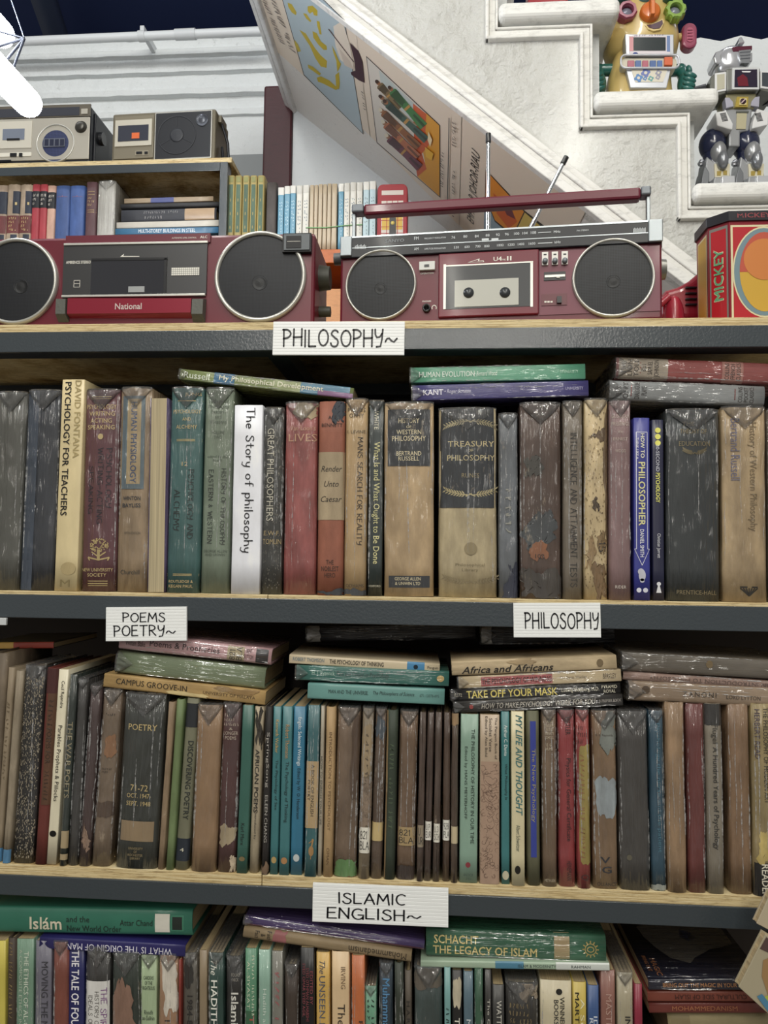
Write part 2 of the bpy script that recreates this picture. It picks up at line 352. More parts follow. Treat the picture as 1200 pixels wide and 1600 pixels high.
HW = {  # hand-drawn marker letters as strokes on a unit-high cell: (width, strokes)
 'A': (.62, [[(0,0),(.33,1)], [(.33,1),(.64,0)], [(.1,.36),(.56,.38)]]),
 'B': (.5, [[(0,0),(0,1)], [(0,1)]+arc(.18,.76,.28,.23,80,-80)+[(0,.52)], [(0,.52)]+arc(.2,.26,.32,.26,80,-80)+[(0,0)]]),
 'C': (.55, [arc(.34,.5,.34,.5,50,300,14)]),
 'D': (.58, [[(0,0),(0,1)], [(0,1)]+arc(.1,.5,.46,.5,80,-80)+[(0,0)]]),
 'E': (.48, [[(0,1),(0,0)], [(0,1),(.48,1.02)], [(0,.53),(.4,.55)], [(0,0),(.5,.02)]]),
 'F': (.46, [[(0,1),(0,0)], [(0,1),(.48,1.02)], [(0,.53),(.4,.55)]]),
 'G': (.6, [arc(.34,.5,.34,.5,50,330,14), [(.62,.3),(.62,.02)], [(.36,.42),(.66,.42)]]),
 'H': (.55, [[(0,1),(0,0)], [(.54,1.02),(.55,0)], [(0,.5),(.55,.52)]]),
 'I': (.08, [[(.03,1),(.04,0)]]),
 'J': (.4, [[(.35,1),(.35,.2)]+arc(.17,.18,.18,.18,0,-180)]),
 'K': (.52, [[(0,1),(0,0)], [(.48,1),(.02,.45)], [(.12,.55),(.54,0)]]),
 'L': (.46, [[(0,1),(.01,.03)], [(.01,.02),(.46,.03)]]),
 'M': (.72, [[(0,0),(.08,1)], [(.08,1),(.36,.35)], [(.36,.35),(.64,1)], [(.64,1),(.74,0)]]),
 'N': (.56, [[(0,0),(.02,1)], [(.02,1),(.54,.02)], [(.54,.02),(.56,1.02)]]),
 'O': (.62, [arc(.32,.5,.32,.48,95,455,18)]),
 'P': (.5, [[(.02,1),(.03,0)], [(-.04,1)]+arc(.15,.75,.34,.26,80,-85)+[(.02,.46)]]),
 'R': (.54, [[(0,1),(.02,0)], [(-.02,1)]+arc(.15,.75,.32,.25,80,-85)+[(.02,.48)], [(.15,.48),(.54,0)]]),
 'S': (.5, [arc(.27,.76,.22,.23,30,190,9)+arc(.25,.25,.25,.26,80,-170,11)]),
 'T': (.6, [[(0,1),(.6,1.02)], [(.3,1),(.3,0)]]),
 'U': (.55, [[(0,1),(.01,.3)]+arc(.27,.27,.26,.27,180,360)+[(.54,1)]]),
 'V': (.56, [[(0,1),(.28,0)], [(.28,0),(.56,1)]]),
 'W': (.8, [[(0,1),(.2,0)], [(.2,0),(.4,.8)], [(.4,.8),(.6,0)], [(.6,0),(.8,1)]]),
 'Y': (.5, [[(0,1),(.02,.7),(.12,.52),(.3,.55),(.46,.75)], [(.5,1),(.46,.4),(.36,-.02),(.1,-.05)]]),
 '~': (.75, [[(0,.3),(.1,.48),(.24,.5),(.4,.34),(.56,.28),(.75,.48)]]),
 '&': (.55, [[(.55,0),(.12,.7),(.25,.98),(.4,.75),(.05,.3),(.2,0),(.5,.4)]]),
 '-': (.35, [[(0,.5),(.34,.5)]]), ',': (.1, [[(.05,.08),(0,-.12)]]), '.': (.1, [[(.03,.04),(.06,0)]]), ' ': (.28, []),
 '0': (.5, [arc(.25,.5,.24,.48,95,455,16)]), '1': (.2, [[(0,.8),(.14,1)], [(.14,1),(.14,0)]]), '2': (.5, [arc(.25,.74,.23,.25,160,-30,8)+[(0,.02)], [(0,.02),(.5,.03)]]),
 '3': (.48, [arc(.22,.75,.22,.24,150,-90,8)+arc(.22,.26,.25,.26,90,-150,8)]), '4': (.5, [[(.36,0),(.36,1),(0,.32),(.5,.32)]]), '5': (.48, [[(.45,1),(.06,1),(.03,.58)]+arc(.2,.3,.27,.3,100,-140,9)]),
 '6': (.48, [[(.4,1),(.1,.6)]+arc(.24,.27,.23,.27,160,-200,12)]), '7': (.48, [[(0,1),(.48,1),(.14,0)]]), '8': (.46, [arc(.23,.76,.19,.23,-90,270,12), arc(.23,.27,.23,.26,90,450,12)]), '9': (.46, [arc(.22,.72,.21,.26,0,360,12), [(.43,.72),(.34,0)]]),
 'a': (.4, [arc(.2,.28,.2,.28,60,400,14), [(.4,.55),(.4,0)]]),
 'e': (.42, [[(.02,.3),(.4,.32)]+arc(.21,.29,.2,.29,10,310,12)]),
 'f': (.4, [[(.42,1.0),(.26,1.02),(.2,.8),(.2,0)], [(0,.55),(.4,.57)]]),
 'h': (.42, [[(0,1.05),(0,0)], [(0,.35),(.12,.56),(.32,.54),(.4,.3),(.42,0)]]),
 'i': (.08, [[(.03,.55),(.04,0)], [(.03,.82),(.05,.78)]]),
 'l': (.08, [[(.03,1.05),(.04,0)]]),
 'o': (.44, [arc(.22,.28,.22,.28,95,455,14)]),
 'p': (.44, [[(.02,.55),(.02,-.45)], arc(.23,.28,.21,.28,160,-160,14)]),
 'r': (.32, [[(0,.55),(.01,0)], [(.01,.32),(.14,.52),(.32,.52)]]),
 's': (.34, [arc(.19,.42,.15,.14,30,190,7)+arc(.16,.14,.17,.15,80,-170,9)]),
 't': (.34, [[(.18,.95),(.18,.1),(.32,.02)], [(0,.6),(.36,.62)]]),
 'y': (.42, [[(0,.55),(.04,.2),(.2,.06),(.38,.2)], [(.42,.55),(.36,-.2),(.2,-.46),(0,-.4)]]),
}
def hand(body, pen=.085, jit=.02, seed=1):
    rnd = random.Random(seed); vs = []; fs = []; x = 0
    lines = body.split('\n')
    for li, line in enumerate(lines):
        x = 0
        for ch in line:
            w, strokes = HW.get(ch, HW.get(ch.upper(), (.3, [])))
            dy = rnd.uniform(-jit, jit)*2
            for st in strokes:
                pts = [(x+a+rnd.uniform(-jit, jit)*.5, b+dy-li*1.35) for a, b in st]
                o = len(vs); n = len(pts)
                for i, (a, b) in enumerate(pts):
                    p = pts[max(i-1, 0)]; q = pts[min(i+1, n-1)]
                    dx, dz = q[0]-p[0], q[1]-p[1]; l = math.hypot(dx, dz) or 1
                    nx, nz = -dz/l*pen/2, dx/l*pen/2
                    vs += [(a+nx, b+nz), (a-nx, b-nz)]
                for i in range(n-1): fs.append((o+2*i, o+2*i+1, o+2*i+3, o+2*i+2))
                for e in (0, n-1):     # round pen ends
                    c = pts[e]; o = len(vs); vs.extend((c[0]+pen/2*math.cos(k*.785), c[1]+pen/2*math.sin(k*.785)) for k in range(8)); fs.append(tuple(range(o, o+8)))
            x += w+.2
    return vs, fs
def scrawl(body):
    """print too small or worn to read in the photo: one or two short strokes for each character"""
    rnd = random.Random(len(body)*7+ord(body[0])); vs = []; fs = []
    for li, line in enumerate(body.split('\n')):
        x = 0
        for ch in line:
            if ch != ' ':
                for _ in range(2):
                    x0 = x+rnd.uniform(0, .35); x1 = x+rnd.uniform(.05, .45); z0, z1 = rnd.choice(((0, 1), (.05, .55), (.5, 1), (.1, .9))); t = .055; o = len(vs)
                    vs += [(x0-t, z0-li*1.5), (x0+t, z0-li*1.5), (x1+t, z1-li*1.5), (x1-t, z1-li*1.5)]; fs.append((o, o+1, o+2, o+3))
            x += .58
    return vs, fs
def text_uv(body, style):
    if 'z' in style:
        if (body, 'z') not in TXT: TXT[(body, 'z')] = norm(*scrawl(body))
        return TXT[(body, 'z')]
    if 's' in style:
        k = (body, style)
        if k not in TXT: TXT[k] = norm(*hand(body, .14 if 'm' in style else .11, .02, len(body)))
        return TXT[k]
    return glyphs(body, style)
def put_text(mb, body, style, cx, cz, length, cap, orient, m, surf):
    """lettering laid on the front: h left to right, v top to bottom, u bottom to top, f upside down; surf(x, z) gives the y of the surface"""
    vs, fs = text_uv(body, style); out = []
    for a, b in vs:
        a *= length; b *= cap
        if orient == 'h': x, z = a, b
        elif orient == 'v': x, z = b, -a
        elif orient == 'u': x, z = -b, a
        else: x, z = -a, -b
        out.append((cx+x, surf(cx+x, cz+z), cz+z))
    mb.add(out, fs, m)
    return mb
def flat_text(mb, body, style, cx, cz, length, cap, m, y, orient='h'):
    return put_text(mb, body, style, cx, cz, length, cap, orient, m, lambda x, z: y)

# ------------------------------------------------------------------ books
def spine_y(x, w, b, r):
    y = b*(2*x/w)**2
    d = w/2-abs(x)
    if d < r: y += r-math.sqrt(max(r*r-(r-max(d, 0))**2, 0))
    return y
def make_book(w, h, dp, kind, hexc, wrap, label, texts=(), bands=(), opts=None, loc=(0,0,0), rot=(0,0,0), group=None):
    o_ = dict(opts or {}); hard = kind != 'paper'
    if 'hard' in o_: hard = o_['hard']
    rnd = random.Random(hash_(label))
    root = thing('book', label, 'book', loc, rot, group)
    t = .0024 if hard else .0007
    r = min(.0035 if hard else .0012, w*.3); b = min(.0035, w*.07) if hard else min(.0008, w*.03)
    if 'round' in o_: b = o_['round']
    t = min(t, w*.2)
    sy = lambda x: spine_y(x, w, b, r)
    xs = sorted(set([-w/2, -w/2+r*.15, -w/2+r*.5, -w/2+r, w/2-r, w/2-r*.5, w/2-r*.15, w/2]+[(-w/2+r)+(w-2*r)*i/8 for i in range(1, 8)]))
    outer = [(-w/2, dp)]+[(x, sy(x)) for x in xs]+[(w/2, dp)]
    inner = [(-w/2+t, dp)]+[(x*(w-2*t)/w, sy(x)+t) for x in xs]+[(w/2-t, dp)]
    n = len(outer); nz = 7; mb = MB(); vs = []
    wob = .0009 if kind in ('worn', 'leather') else .0003
    for k in range(nz):
        z = h*k/(nz-1)
        for i, (x, y) in enumerate(outer):
            j = rnd.uniform(-wob, wob) if (0 < k < nz-1 and 0 < i < n-1) else 0
            jz = rnd.uniform(-wob, 0)*1.5 if k == nz-1 else 0
            vs.append((x+j*.6, y+abs(j)*.5, z+jz))
        for x, y in inner: vs.append((x, y, z))
    st = 2*n; fs = []; 
    for k in range(nz-1):
        for i in range(n-1):
            a = k*st+i; fs.append((a, a+1, a+st+1, a+st))
            a = k*st+n+i; fs.append((a+1, a, a+st, a+st+1))
        a = k*st; fs.append((a, a+st, a+st+n, a+n)); a = k*st+n-1; fs.append((a+st, a, a+n, a+st+n))
    for i in range(n-1):
        fs.append((i+1, i, n+i, n+i+1)); a = (nz-1)*st+i; fs.append((a, a+1, a+1+n, a+n))
    mb.add(vs, fs, 0, True)
    mats = [book_mat(hexc, kind, wrap)]; slot = {}
    def mslot(hx, kd):
        if (hx, kd) not in slot: mats.append(book_mat(hx, kd, wrap)); slot[(hx, kd)] = len(mats)-1
        return slot[(hx, kd)]
    lift = [0.0]
    for bd in bands:                       # printed panels and torn patches: z0 z1 x0 x1 colour [kind] [raggedness]
        z0, z1, x0, x1, hx = bd[:5]; kd = bd[5] if len(bd) > 5 else (kind if kind != 'paper' else 'paper'); jag = bd[6] if len(bd) > 6 else 0
        lift[0] += .00004; m = mslot(hx, kd); nx = 10; nzz = 12 if jag else 2; vv = []; ff = []
        nx = 20; nzz = 18 if jag else 2
        def wav(n, amp):
            ph = [(rnd.uniform(1, 2.2), rnd.uniform(0, 6.28), .6), (rnd.uniform(3, 5), rnd.uniform(0, 6.28), .35), (rnd.uniform(7, 10), rnd.uniform(0, 6.28), .15)]
            return [amp*(sum(a*math.sin(f*3*i/n+p) for f, p, a in ph)+rnd.uniform(-.12, .12)) for i in range(n+1)]
        jl, jr, jb, jt = wav(nzz, jag), wav(nzz, jag), wav(nx, jag*.22), wav(nx, jag*.22)
        if jag:          # torn paper: blunt corners
            for q in range(nzz+1):
                e = abs(2*q/nzz-1); e = max(0, e-.7)/.3; e = e*e*min(.09, (x1-x0)*.3)
                if x0 > -.48: jl[q] += e
                if x1 < .48: jr[q] -= e
        for k in range(nzz+1):
            for i in range(nx+1):
                fx = max(-.5, min(.5, x0+jl[k]+(x1+jr[k]-x0-jl[k])*i/nx))
                a = k/nzz; fz = max(.001, min(.999, (z0+jb[i])*(1-a)+(z1+jt[i])*a)); vv.append((fx*w+math.copysign(max(0, abs(fx)-.45)/.05*(.00025+lift[0]), fx), sy(fx*w)-.00028-lift[0], fz*h))
        for k in range(nzz):
            for i in range(nx): q = k*(nx+1)+i; ff.append((q, q+1, q+nx+2, q+nx+1))
        mb.add(vv, ff, m, True)
    for tx in texts:
        body, ori, xf, zf, ln, cap, hx = tx[:7]; style = tx[7] if len(tx) > 7 else 'n'
        m = mslot(hx, 'gilt' if 'g' in style else 'ink')
        sf = lambda x, z: sy(max(-w/2, min(w/2, x)))-.00048-lift[0]
        style = style.replace('g', '') or 'n'
        if ori in 'hf': put_text(mb, body, style, xf*w, zf*h, ln*w, cap*h, ori, m, sf)
        else: put_text(mb, body, style, xf*w, zf*h, ln*h, cap*w, ori, m, sf)
    for ln in o_.get('rules', ()):         # thin printed rules across the spine
        zf, hx, th = ln; m = mslot(hx, 'gilt')
        mb.add([(x, sy(x)-.0003-lift[0], zf*h-th/2) for x in (-w*.49, -w*.25, 0, w*.25, w*.49)]+[(x, sy(x)-.0003-lift[0], zf*h+th/2) for x in (-w*.49, -w*.25, 0, w*.25, w*.49)],
               [(i, i+1, i+6, i+5) for i in range(4)], m)
    for fn in o_.get('art', ()): fn(mb, w, h, sy, mslot, lift[0])
    for hx, pts in o_.get('side_art', ()):  # printing on the front board: points as fractions of depth and height, or (text, y, z, length, height)
        m = mslot(hx, 'ink')
        if isinstance(pts[0], str):
            v2, f2 = glyphs(pts[0], 'b'); mb.add([(w/2+.0003, (pts[1]-a*pts[3])*dp, (pts[2]-b_*pts[4])*h) for a, b_ in v2], f2, m)
        else: mb.add([(w/2+.0002, a*dp, b_*h) for a, b_ in pts], [tuple(range(len(pts)))], m)
    mb.build('cover', mats, root)
    g = .003 if hard else .0003
    pb = MB().box(-w/2+t+.0002, w/2-t-.0002, b+r+t+.0004, dp-(.003 if hard else .0004), g, h-g)
    pb.build('page_block', page_mat(o_.get('pages', '#b09c76')), root)
    for st_ in o_.get('stickers', ()):     # paper library labels stuck on the spine
        z0, z1, hx, tt = st_; s2 = MB(); nx = 8
        vv = [(-.5*w+w*i/nx, sy(-.5*w+w*i/nx)-.0006-lift[0], z*h) for z in (z0, z1) for i in range(nx+1)]
        s2.add(vv, [(i, i+1, nx+2+i, nx+1+i) for i in range(nx)], 0, True)
        if tt: put_text(s2, tt, 's', 0, (z0+z1)/2*h, w*.8, (z1-z0)*h*.75, 'h', 1, lambda x, z: sy(x)-.0008-lift[0])
        q = s2.build('spine_label', [book_mat(hx, 'paper', wrap), book_mat('#2a2622', 'ink', wrap)], root); q['label'] = 'paper library label on the spine'
    if wrap and w > .008:
        pw = MB(); e = .0007; zt = h+.0012; d0 = min(.7*w, .022)
        yo = lambda x: sy(max(-w/2, min(w/2, x)))-e
        for sgn in (() if o_.get('nofold') else (1,)):
            xl, xr = -w/2-e*.3, w/2+e*.3; yo = lambda x: sy(max(-w/2, min(w/2, x)))-e
            nX = 8; top = [(xl+(xr-xl)*i/nX) for i in range(nX+1)]
            vv = []
            for i, x in enumerate(top):
                f = abs(2*i/nX-1); dep = d0*(1-f)+.0025
                for k_ in range(4):
                    a_ = k_/3; q = e*(.5+(1-a_)*1.6)+rnd.uniform(0, .0011)*(k_ > 0)
                    if k_ == 0: q = e*.5
                    vv.append((x, yo(x)-q-lift[0], h-dep*(1-a_)+(zt-h)*a_))
                vv.append((x, yo(x)+.004, zt+.0004+.0007*(i % 2))); vv.append((x, yo(x)+min(dp*.8, .09), zt+.0006*(i % 2)))
            ff = []
            for i in range(nX):
                for k_ in range(5): a = 6*i+k_; ff.append((a, a+6, a+7, a+1))
            pw.add(vv, ff, 0)
        for _ in range(rnd.randint(3, 5)):   # raised creases running along the spine
            x = rnd.choice((-.46, -.42, .43, .46, rnd.uniform(-.3, .3), rnd.uniform(-.4, .4)))*w; l = rnd.uniform(.18, .75)*h; z = rnd.uniform(.02*h, h-l-.01*h); n_ = 14; cw = rnd.uniform(.0004, .0008)
            vv = []
            for i in range(n_+1):
                t_ = i/n_; x += rnd.uniform(-.0005, .0005); x = max(-w*.49, min(w*.49, x)); k_ = cw*(.25+.75*math.sin(math.pi*t_))
                y = yo(x)-lift[0]+.0002; vv += [(x-k_, y, z+l*t_), (x, y-k_*.8, z+l*t_), (x+k_, y, z+l*t_)]
            pw.add(vv, [(3*i+q, 3*i+q+1, 3*i+q+4, 3*i+q+3) for i in range(n_) for q in (0, 1)], 1)
        pw.build('plastic_wrap', [film_mat(), crease_mat()], root)['label'] = 'clear plastic wrap folded over the top'
    return root
def hash_(s):
    v = 7
    for c in s: v = (v*131+ord(c)) % 1000003
    return v
def stand_books(rows, zshelf, group, ysets, dps=(.13, .16), hard_rows=None):
    for i, row in enumerate(rows):
        xtl, yt, xtr, xbl, xbr, yb, kind, hexc, wrap, label, texts, bands, opts = (list(row)+[(), (), {}])[:13]
        opts = opts or {}
        Y = opts.get('Y', ysets[i % len(ysets)])
        tl, tr, bl, br = P(xtl, yt, Y), P(xtr, yt, Y), P(xbl, yb, Y), P(xbr, yb, Y)
        w = ((tr.x-tl.x)+(br.x-bl.x))/2-.0005
        h = (tl.z+tr.z)/2-zshelf
        lean = math.atan2((tl.x+tr.x-bl.x-br.x)/2, max(tl.z-bl.z, .05)) if not opts.get('nolean') else 0
        h = h/math.cos(lean)-abs(math.sin(lean))*w
        zb = zshelf+abs(math.sin(lean))*w/2+.0003
        dp = opts.get('dp', dps[0]+(dps[1]-dps[0])*((i*37) % 11)/10)
        x = (bl.x+br.x)/2-(zb-bl.z)*0+ (zshelf-bl.z)*math.tan(lean)
        rz = math.pi if opts.get('back') else 0
        make_book(w, h, dp, kind, hexc, wrap, label, texts, bands, opts, (x, Y+(dp if rz else 0), zb), (0, -lean if rz else lean, rz), group)
def lay_book(LT, LB, RT, RB, Y, dp, kind, hexc, wrap, label, texts=(), bands=(), opts=None, flip=False, group=None, z=None, rz=0):
    """a book lying flat, spine to the front, from the corners of its spine; returns the z of its upper side"""
    lt, lb, rt, rb = P(*LT, Y), P(*LB, Y), P(*RT, Y), P(*RB, Y)
    L = ((rt-lt).length+(rb-lb).length)/2; th = ((lt-lb).length+(rt-rb).length)/2-.0006
    mid = (lt+lb+rt+rb)/4; al = math.atan2((lt.z+lb.z-rt.z-rb.z)/2, (rt.x+rb.x-lt.x-lb.x)/2)
    u = Vector((math.cos(al), 0, -math.sin(al)))
    if z is not None: mid.z = z+th/2+abs(math.sin(al))*L/2
    a = (R(90)+al) if flip else -(R(90)-al)
    loc = mid-u*(L/2) if flip else mid+u*(L/2)
    make_book(th, L, dp, kind, hexc, wrap, label, texts, bands, opts, loc, (0, a, rz), group)
    return mid.z+th/2
# ------------------------------------------------------------------ heights of the front shelves
ZB = (.2354, -.0773, -.3909, -.7050)          # lower edges of the steel rails
LIP = (.0245, .0270, .0225, .0250)
ZS = tuple(z+k for z, k in zip(ZB, (.0345, .0310, .0335, .0335)))               # upper sides of the plywood boards
FLOOR_Z = -1.30
white = plaster('#cfcfca', 17, 1.0, .38, .6)
white_wall = plaster('#e4e8e8', 9, .45, .65)

def wbox(name, mat, x0, x1, y0, y1, z0, z1, bevel=0, kind=True):
    o = MB().box(x0, x1, y0, y1, z0, z1).build(name, mat, None, bevel, ((x0+x1)/2, y0, z0))
    return struct(o) if kind else o

# ------------------------------------------------------------------ room shell
YL, YB, YS = 1.35, 1.17, 0.60
wbox('floor', plain('#6f6a62', .6, bump=.2, bscale=40), -2.6, 2.0, -7.2, 2.5, FLOOR_Z-.05, FLOOR_Z)
wbox('ceiling', plain('#35436e', .7), -2.6, 2.0, 0.95, 2.5, 2.12, 2.17)
wbox('wall_rear', plain('#3a4a80', .7), -2.6, 2.0, 2.45, 2.5, FLOOR_Z, 2.12)
bm_ = MB(); a, b = P(190, -20, 2.0), P(250, 66, 2.3)
bm_.cyl((a.x, 1.2, 1.98), (a.x-.35, 2.44, 1.98), .05, .05, 0, 4)
struct(bm_.build('trim_5', plain('#4a5468', .6), None, 0, (a.x, 1.2, 2.0)))
# left wall, corbelled in painted courses
x_post = P(412, 200, 1.16).x
zt = [P(250, y, YL).z for y in (72, 92, 100, 116, 124, 147, 156, 177, 186, 246)]
prof = [(0.0, zt[9])]
for z, p in ((zt[8], 0), (zt[8]+.001, -.022), (zt[7], -.022), (zt[7]+.006, -.006), (zt[6], -.006), (zt[6]+.001, -.045), (zt[5], -.045), (zt[5]+.006, -.028),
             (zt[4], -.028), (zt[4]+.001, -.060), (zt[3], -.060), (zt[3]+.005, -.045), (zt[2], -.045), (zt[2]+.001, -.075), (zt[1], -.075), (zt[1]+.008, -.06), (zt[0], -.06)):
    prof.append((p, z))
mb = MB(); nx = 60; xa, xb = -2.4, x_post+.06; vs = []; k = len(prof)
rw = random.Random(3)
for i in range(nx+1):
    for p, z in prof: vs.append((xa+(xb-xa)*i/nx, YL+p*.55+rw.uniform(-.0012, .0012), z+(rw.uniform(-.008, .008) if z == zt[0] else rw.uniform(-.0008, .0008))))
fs = [(i*k+q, (i+1)*k+q, (i+1)*k+q+1, i*k+q+1) for i in range(nx) for q in range(k-1)]
mb.add(vs, fs); mb.box(xa, xb, YL, YL+.12, zt[9], zt[0]-.012)
mb.add([(xa, YL-.06, zt[0]-.003), (xb, YL-.06, zt[0]-.003), (xb, YL+.12, zt[0]-.006), (xa, YL+.12, zt[0]-.006)], [(0, 1, 2, 3)])
struct(mb.build('wall_left', plaster('#e3e7e8', 14, .5, .6), None, 0, (xa, YL, zt[9])))
wbox('baseboard_left', plain('#8d9294', .5, bump=.2, bscale=60), xa, xb, YL-.004, YL+.10, FLOOR_Z, zt[9])
zr = P(1100, 62, YB).z
xr0 = P(458, 200, YB).x
mb = MB(); n = 40; top = [(xr0+(1.7-xr0)*i/n, zr+rw.uniform(-.012, .010)) for i in range(n+1)]
mb.prism([(xr0, FLOOR_Z), (1.7, FLOOR_Z)]+top[::-1], YB, YB+.10)
struct(mb.build('wall_back', plaster('#d6dadb', 8, .3, .65), None, 0, (xr0, YB, FLOOR_Z)))
# painted post in the corner
p0, p1 = P(412, 150, 1.16), P(458, 150, 1.16)
struct(MB().box(p0.x, p1.x-.001, 1.16, 1.30, FLOOR_Z, P(430, 133, 1.16).z).build('trim_1', gloss_paint('#3c0812', .5), None, .006, (p0.x, 1.16, FLOOR_Z)))
# white conduit along the top of the wall
pc = thing('pipe', 'white conduit pipe along the top of the white wall at the left', 'pipe', P(20, 66, 1.22), (0, 0, 0), None, True)
a, b = P(-260, 74, 1.22), P(418, 47, 1.22); b.z = a.z+(P(400, 48, 1.22).z-P(30, 65, 1.22).z)*1.0
a = P(30, 65, 1.22); b = P(404, 49, 1.22); d = (b-a); 
MB().cyl(a-d*1.2, b+d*.03, .0125).build('pipe_run', plain('#dfe3e6', .35), pc)
for t in (.52, .70):
    q = a+d*t; w = .010 if t < .6 else .03
    m2 = MB().cyl(q-d.normalized()*w, q+d.normalized()*w, .0155)
    if t < .6: m2.box(q.x-.006, q.x+.006, q.y-.004, q.y+.14, q.z+.010, q.z+.030)
    m2.build('pipe_clip' if t < .6 else 'pipe_coupling', plain('#d4d8db', .4), pc)

# ------------------------------------------------------------------ staircase
O_ = P(490, 0, YS); E_ = P(930, 340, YS); U_ = (E_-O_).normalized(); NU = Vector((U_.z*-1, 0, U_.x))  # NU points up and right, out of the soffit
if NU.z < 0: NU = -NU
ND = -NU
def soff(px, py, off=0): return PPL(px, py, O_+ND*off, ND)
s0 = (PPL(460, 160, O_, ND)-O_).dot(U_); s1 = 1.15
def SL(s, n, y): v = O_+U_*s+NU*n; return Vector((v.x, y, v.z))
lo = [SL(s0, 0, 0), SL(s1, 0, 0)]
st_x = [(758, 67), (905, 206), (1057, 346)]                       # lower outer corners of the step moulding
C3 = [P(x, y, YS) for x, y in st_x]; dx = C3[1].x-C3[0].x; dz = C3[0].z-C3[1].z
dx = (C3[2].x-C3[0].x)/2; dz = (C3[0].z-C3[2].z)/2
steps = [Vector((C3[0].x+dx*i, 0, C3[0].z-dz*i)) for i in range(-3, 4)]
mw = P(925, 100, YS).x-P(905, 100, YS).x                          # moulding width
poly = [(lo[0].x, lo[0].z), (lo[1].x, lo[1].z), (lo[1].x+.05, lo[1].z)]
prof = []
for s in steps: prof += [(s.x+mw*.9, s.z+dz+mw*1.25), (s.x+mw*.9, s.z+mw*1.25)]
prof.append((lo[1].x+.05, steps[-1].z+mw*1.25))
tops = [p for p in prof if p[0] >= lo[0].x-.02]
mb = MB(); mb.prism(poly+tops[::-1]+[(lo[0].x, tops[0][1])], YS, YS+.03)
struct(mb.build('wall_stair', white, None, 0, (lo[0].x, YS, lo[1].z)))
mb = MB()                                                       # stepped moulding, a flat band with a bead at its outer edge
for s in steps[1:]:
    x0, z0 = s.x, s.z
    for (a0, a1, pr) in ((0, mw*.28, .013), (mw*.28, mw*.8, .007), (mw*.8, mw, .011)):
        mb.box(x0+a0, x0+a1, YS-pr, YS+.002, z0+a0, z0+dz+a1)
        mb.box(x0+a0, x0+dx+a1, YS-pr*.98, YS+.002, z0+a0, z0+a1)
struct(mb.build('trim_2', gloss_paint('#e2e1dc', .4), None, .002, (steps[1].x, YS, steps[-1].z)))
mb = MB()                                                       # ridged moulding down the lower edge
for (a0, a1, pr) in ((-.004, .014, .016), (.014, .026, .008), (.026, .036, .012), (.036, .050, .006)):
    q = [SL(s0, a0, 0), SL(s1, a0, 0), SL(s1, a1, 0), SL(s0, a1, 0)]
    mb.prism([(v.x, v.z) for v in q], YS-pr, YS+.002)
struct(mb.build('trim_3', gloss_paint('#e4e3df', .4), None, .002, (lo[0].x, YS, lo[0].z)))
q = [SL(s0, 0, 0), SL(s1, 0, 0), SL(s1, .03, 0), SL(s0, .03, 0)]
struct(MB().prism([(v.x, v.z) for v in q], YS+.03, YB).build('ceiling_stair', plaster('#dcdad6', 8, .25, .6), None, 0, (lo[0].x, YS, lo[0].z)))
mb = MB()
for (a0, a1, h0) in ((-.035, -.018, .05), (-.018, .0, .065)):
    q = [SL(s0+a0, -.012, 0), SL(s0+a1, -.012, 0), SL(s0+a1, h0, 0), SL(s0+a0, h0, 0)]
    mb.prism([(v.x, v.z) for v in q], YS, YB+.16)
struct(mb.build('trim_4', gloss_paint('#d5d6d6', .4), None, .003, (lo[0].x, YS, lo[0].z)))
tread_top = []
for i, s in enumerate(steps[2:6]):
    xl = s.x+mw*1.02; zt_ = s.z+mw*1.25; th = .034
    xr = xl+dx+P(965, 30, YS).x-P(925, 30, YS).x
    if i == 3: xr = xl+.25
    o = MB().box(xl, xr, YS-.028, YB-.002, zt_, zt_+th).build('tread', gloss_paint('#e8e8e4', .4), None, .012, (xl, YS, zt_), 4)
    struct(o); o.name = 'trim_%d' % (6+i); tread_top.append(zt_+th)
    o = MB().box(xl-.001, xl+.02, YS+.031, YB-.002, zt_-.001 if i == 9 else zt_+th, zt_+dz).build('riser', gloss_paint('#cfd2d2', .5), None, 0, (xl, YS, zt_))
    struct(o); o.name = 'trim_%d' % (16+i)
# posters pasted on the sloping underside
def poster(label, sheet, shapes, texts=(), paper='#dccfbe'):
    cols = [plain(paper, .5)]; idx = {}
    c = soff(*sheet[0]); mb = MB()
    mb.add([soff(x, y, .0015) for x, y in sheet]+[soff(x, y, .0005) for x, y in sheet],
           [tuple(range(len(sheet)))]+[(i, (i+1) % len(sheet), len(sheet)+(i+1) % len(sheet), len(sheet)+i) for i in range(len(sheet))])
    off = .0018
    for hx, pts in shapes:
        if hx not in idx: cols.append(plain(hx, .5)); idx[hx] = len(cols)-1
        off += .00006
        mb.add([soff(x, y, off) for x, y in pts], [tuple(range(len(pts)))], idx[hx])
    for body, style, cx, cy, ex, ey, hgt, hx in texts:      # centre, half the reading direction and the height, in soffit coordinates
        if hx not in idx: cols.append(plain(hx, .5)); idx[hx] = len(cols)-1
        o = soff(cx, cy, off+.0003); e = soff(cx+ex, cy+ey, off+.0003)-o; L = e.length*2; e.normalize(); g = ND.cross(e)*-1
        g = e.cross(ND)*-1
        if hgt < 0: g = -g
        v2, f2 = text_uv(body, style)
        mb.add([o+e*(a*L)+g*(b*abs(hgt)) for a, b in v2], f2, idx[hx])
    ob = mb.build('poster', cols, None, 0, c)
    return tag(ob, label, 'poster', None)
def z4(pts): return [(380+x/4.615, y/4.615) for x, y in pts]
def z5(pts): return [(560+x/3.75, 80+y/3.75) for x, y in pts]
INK = '#2c2927'
land = '#b9a42c'
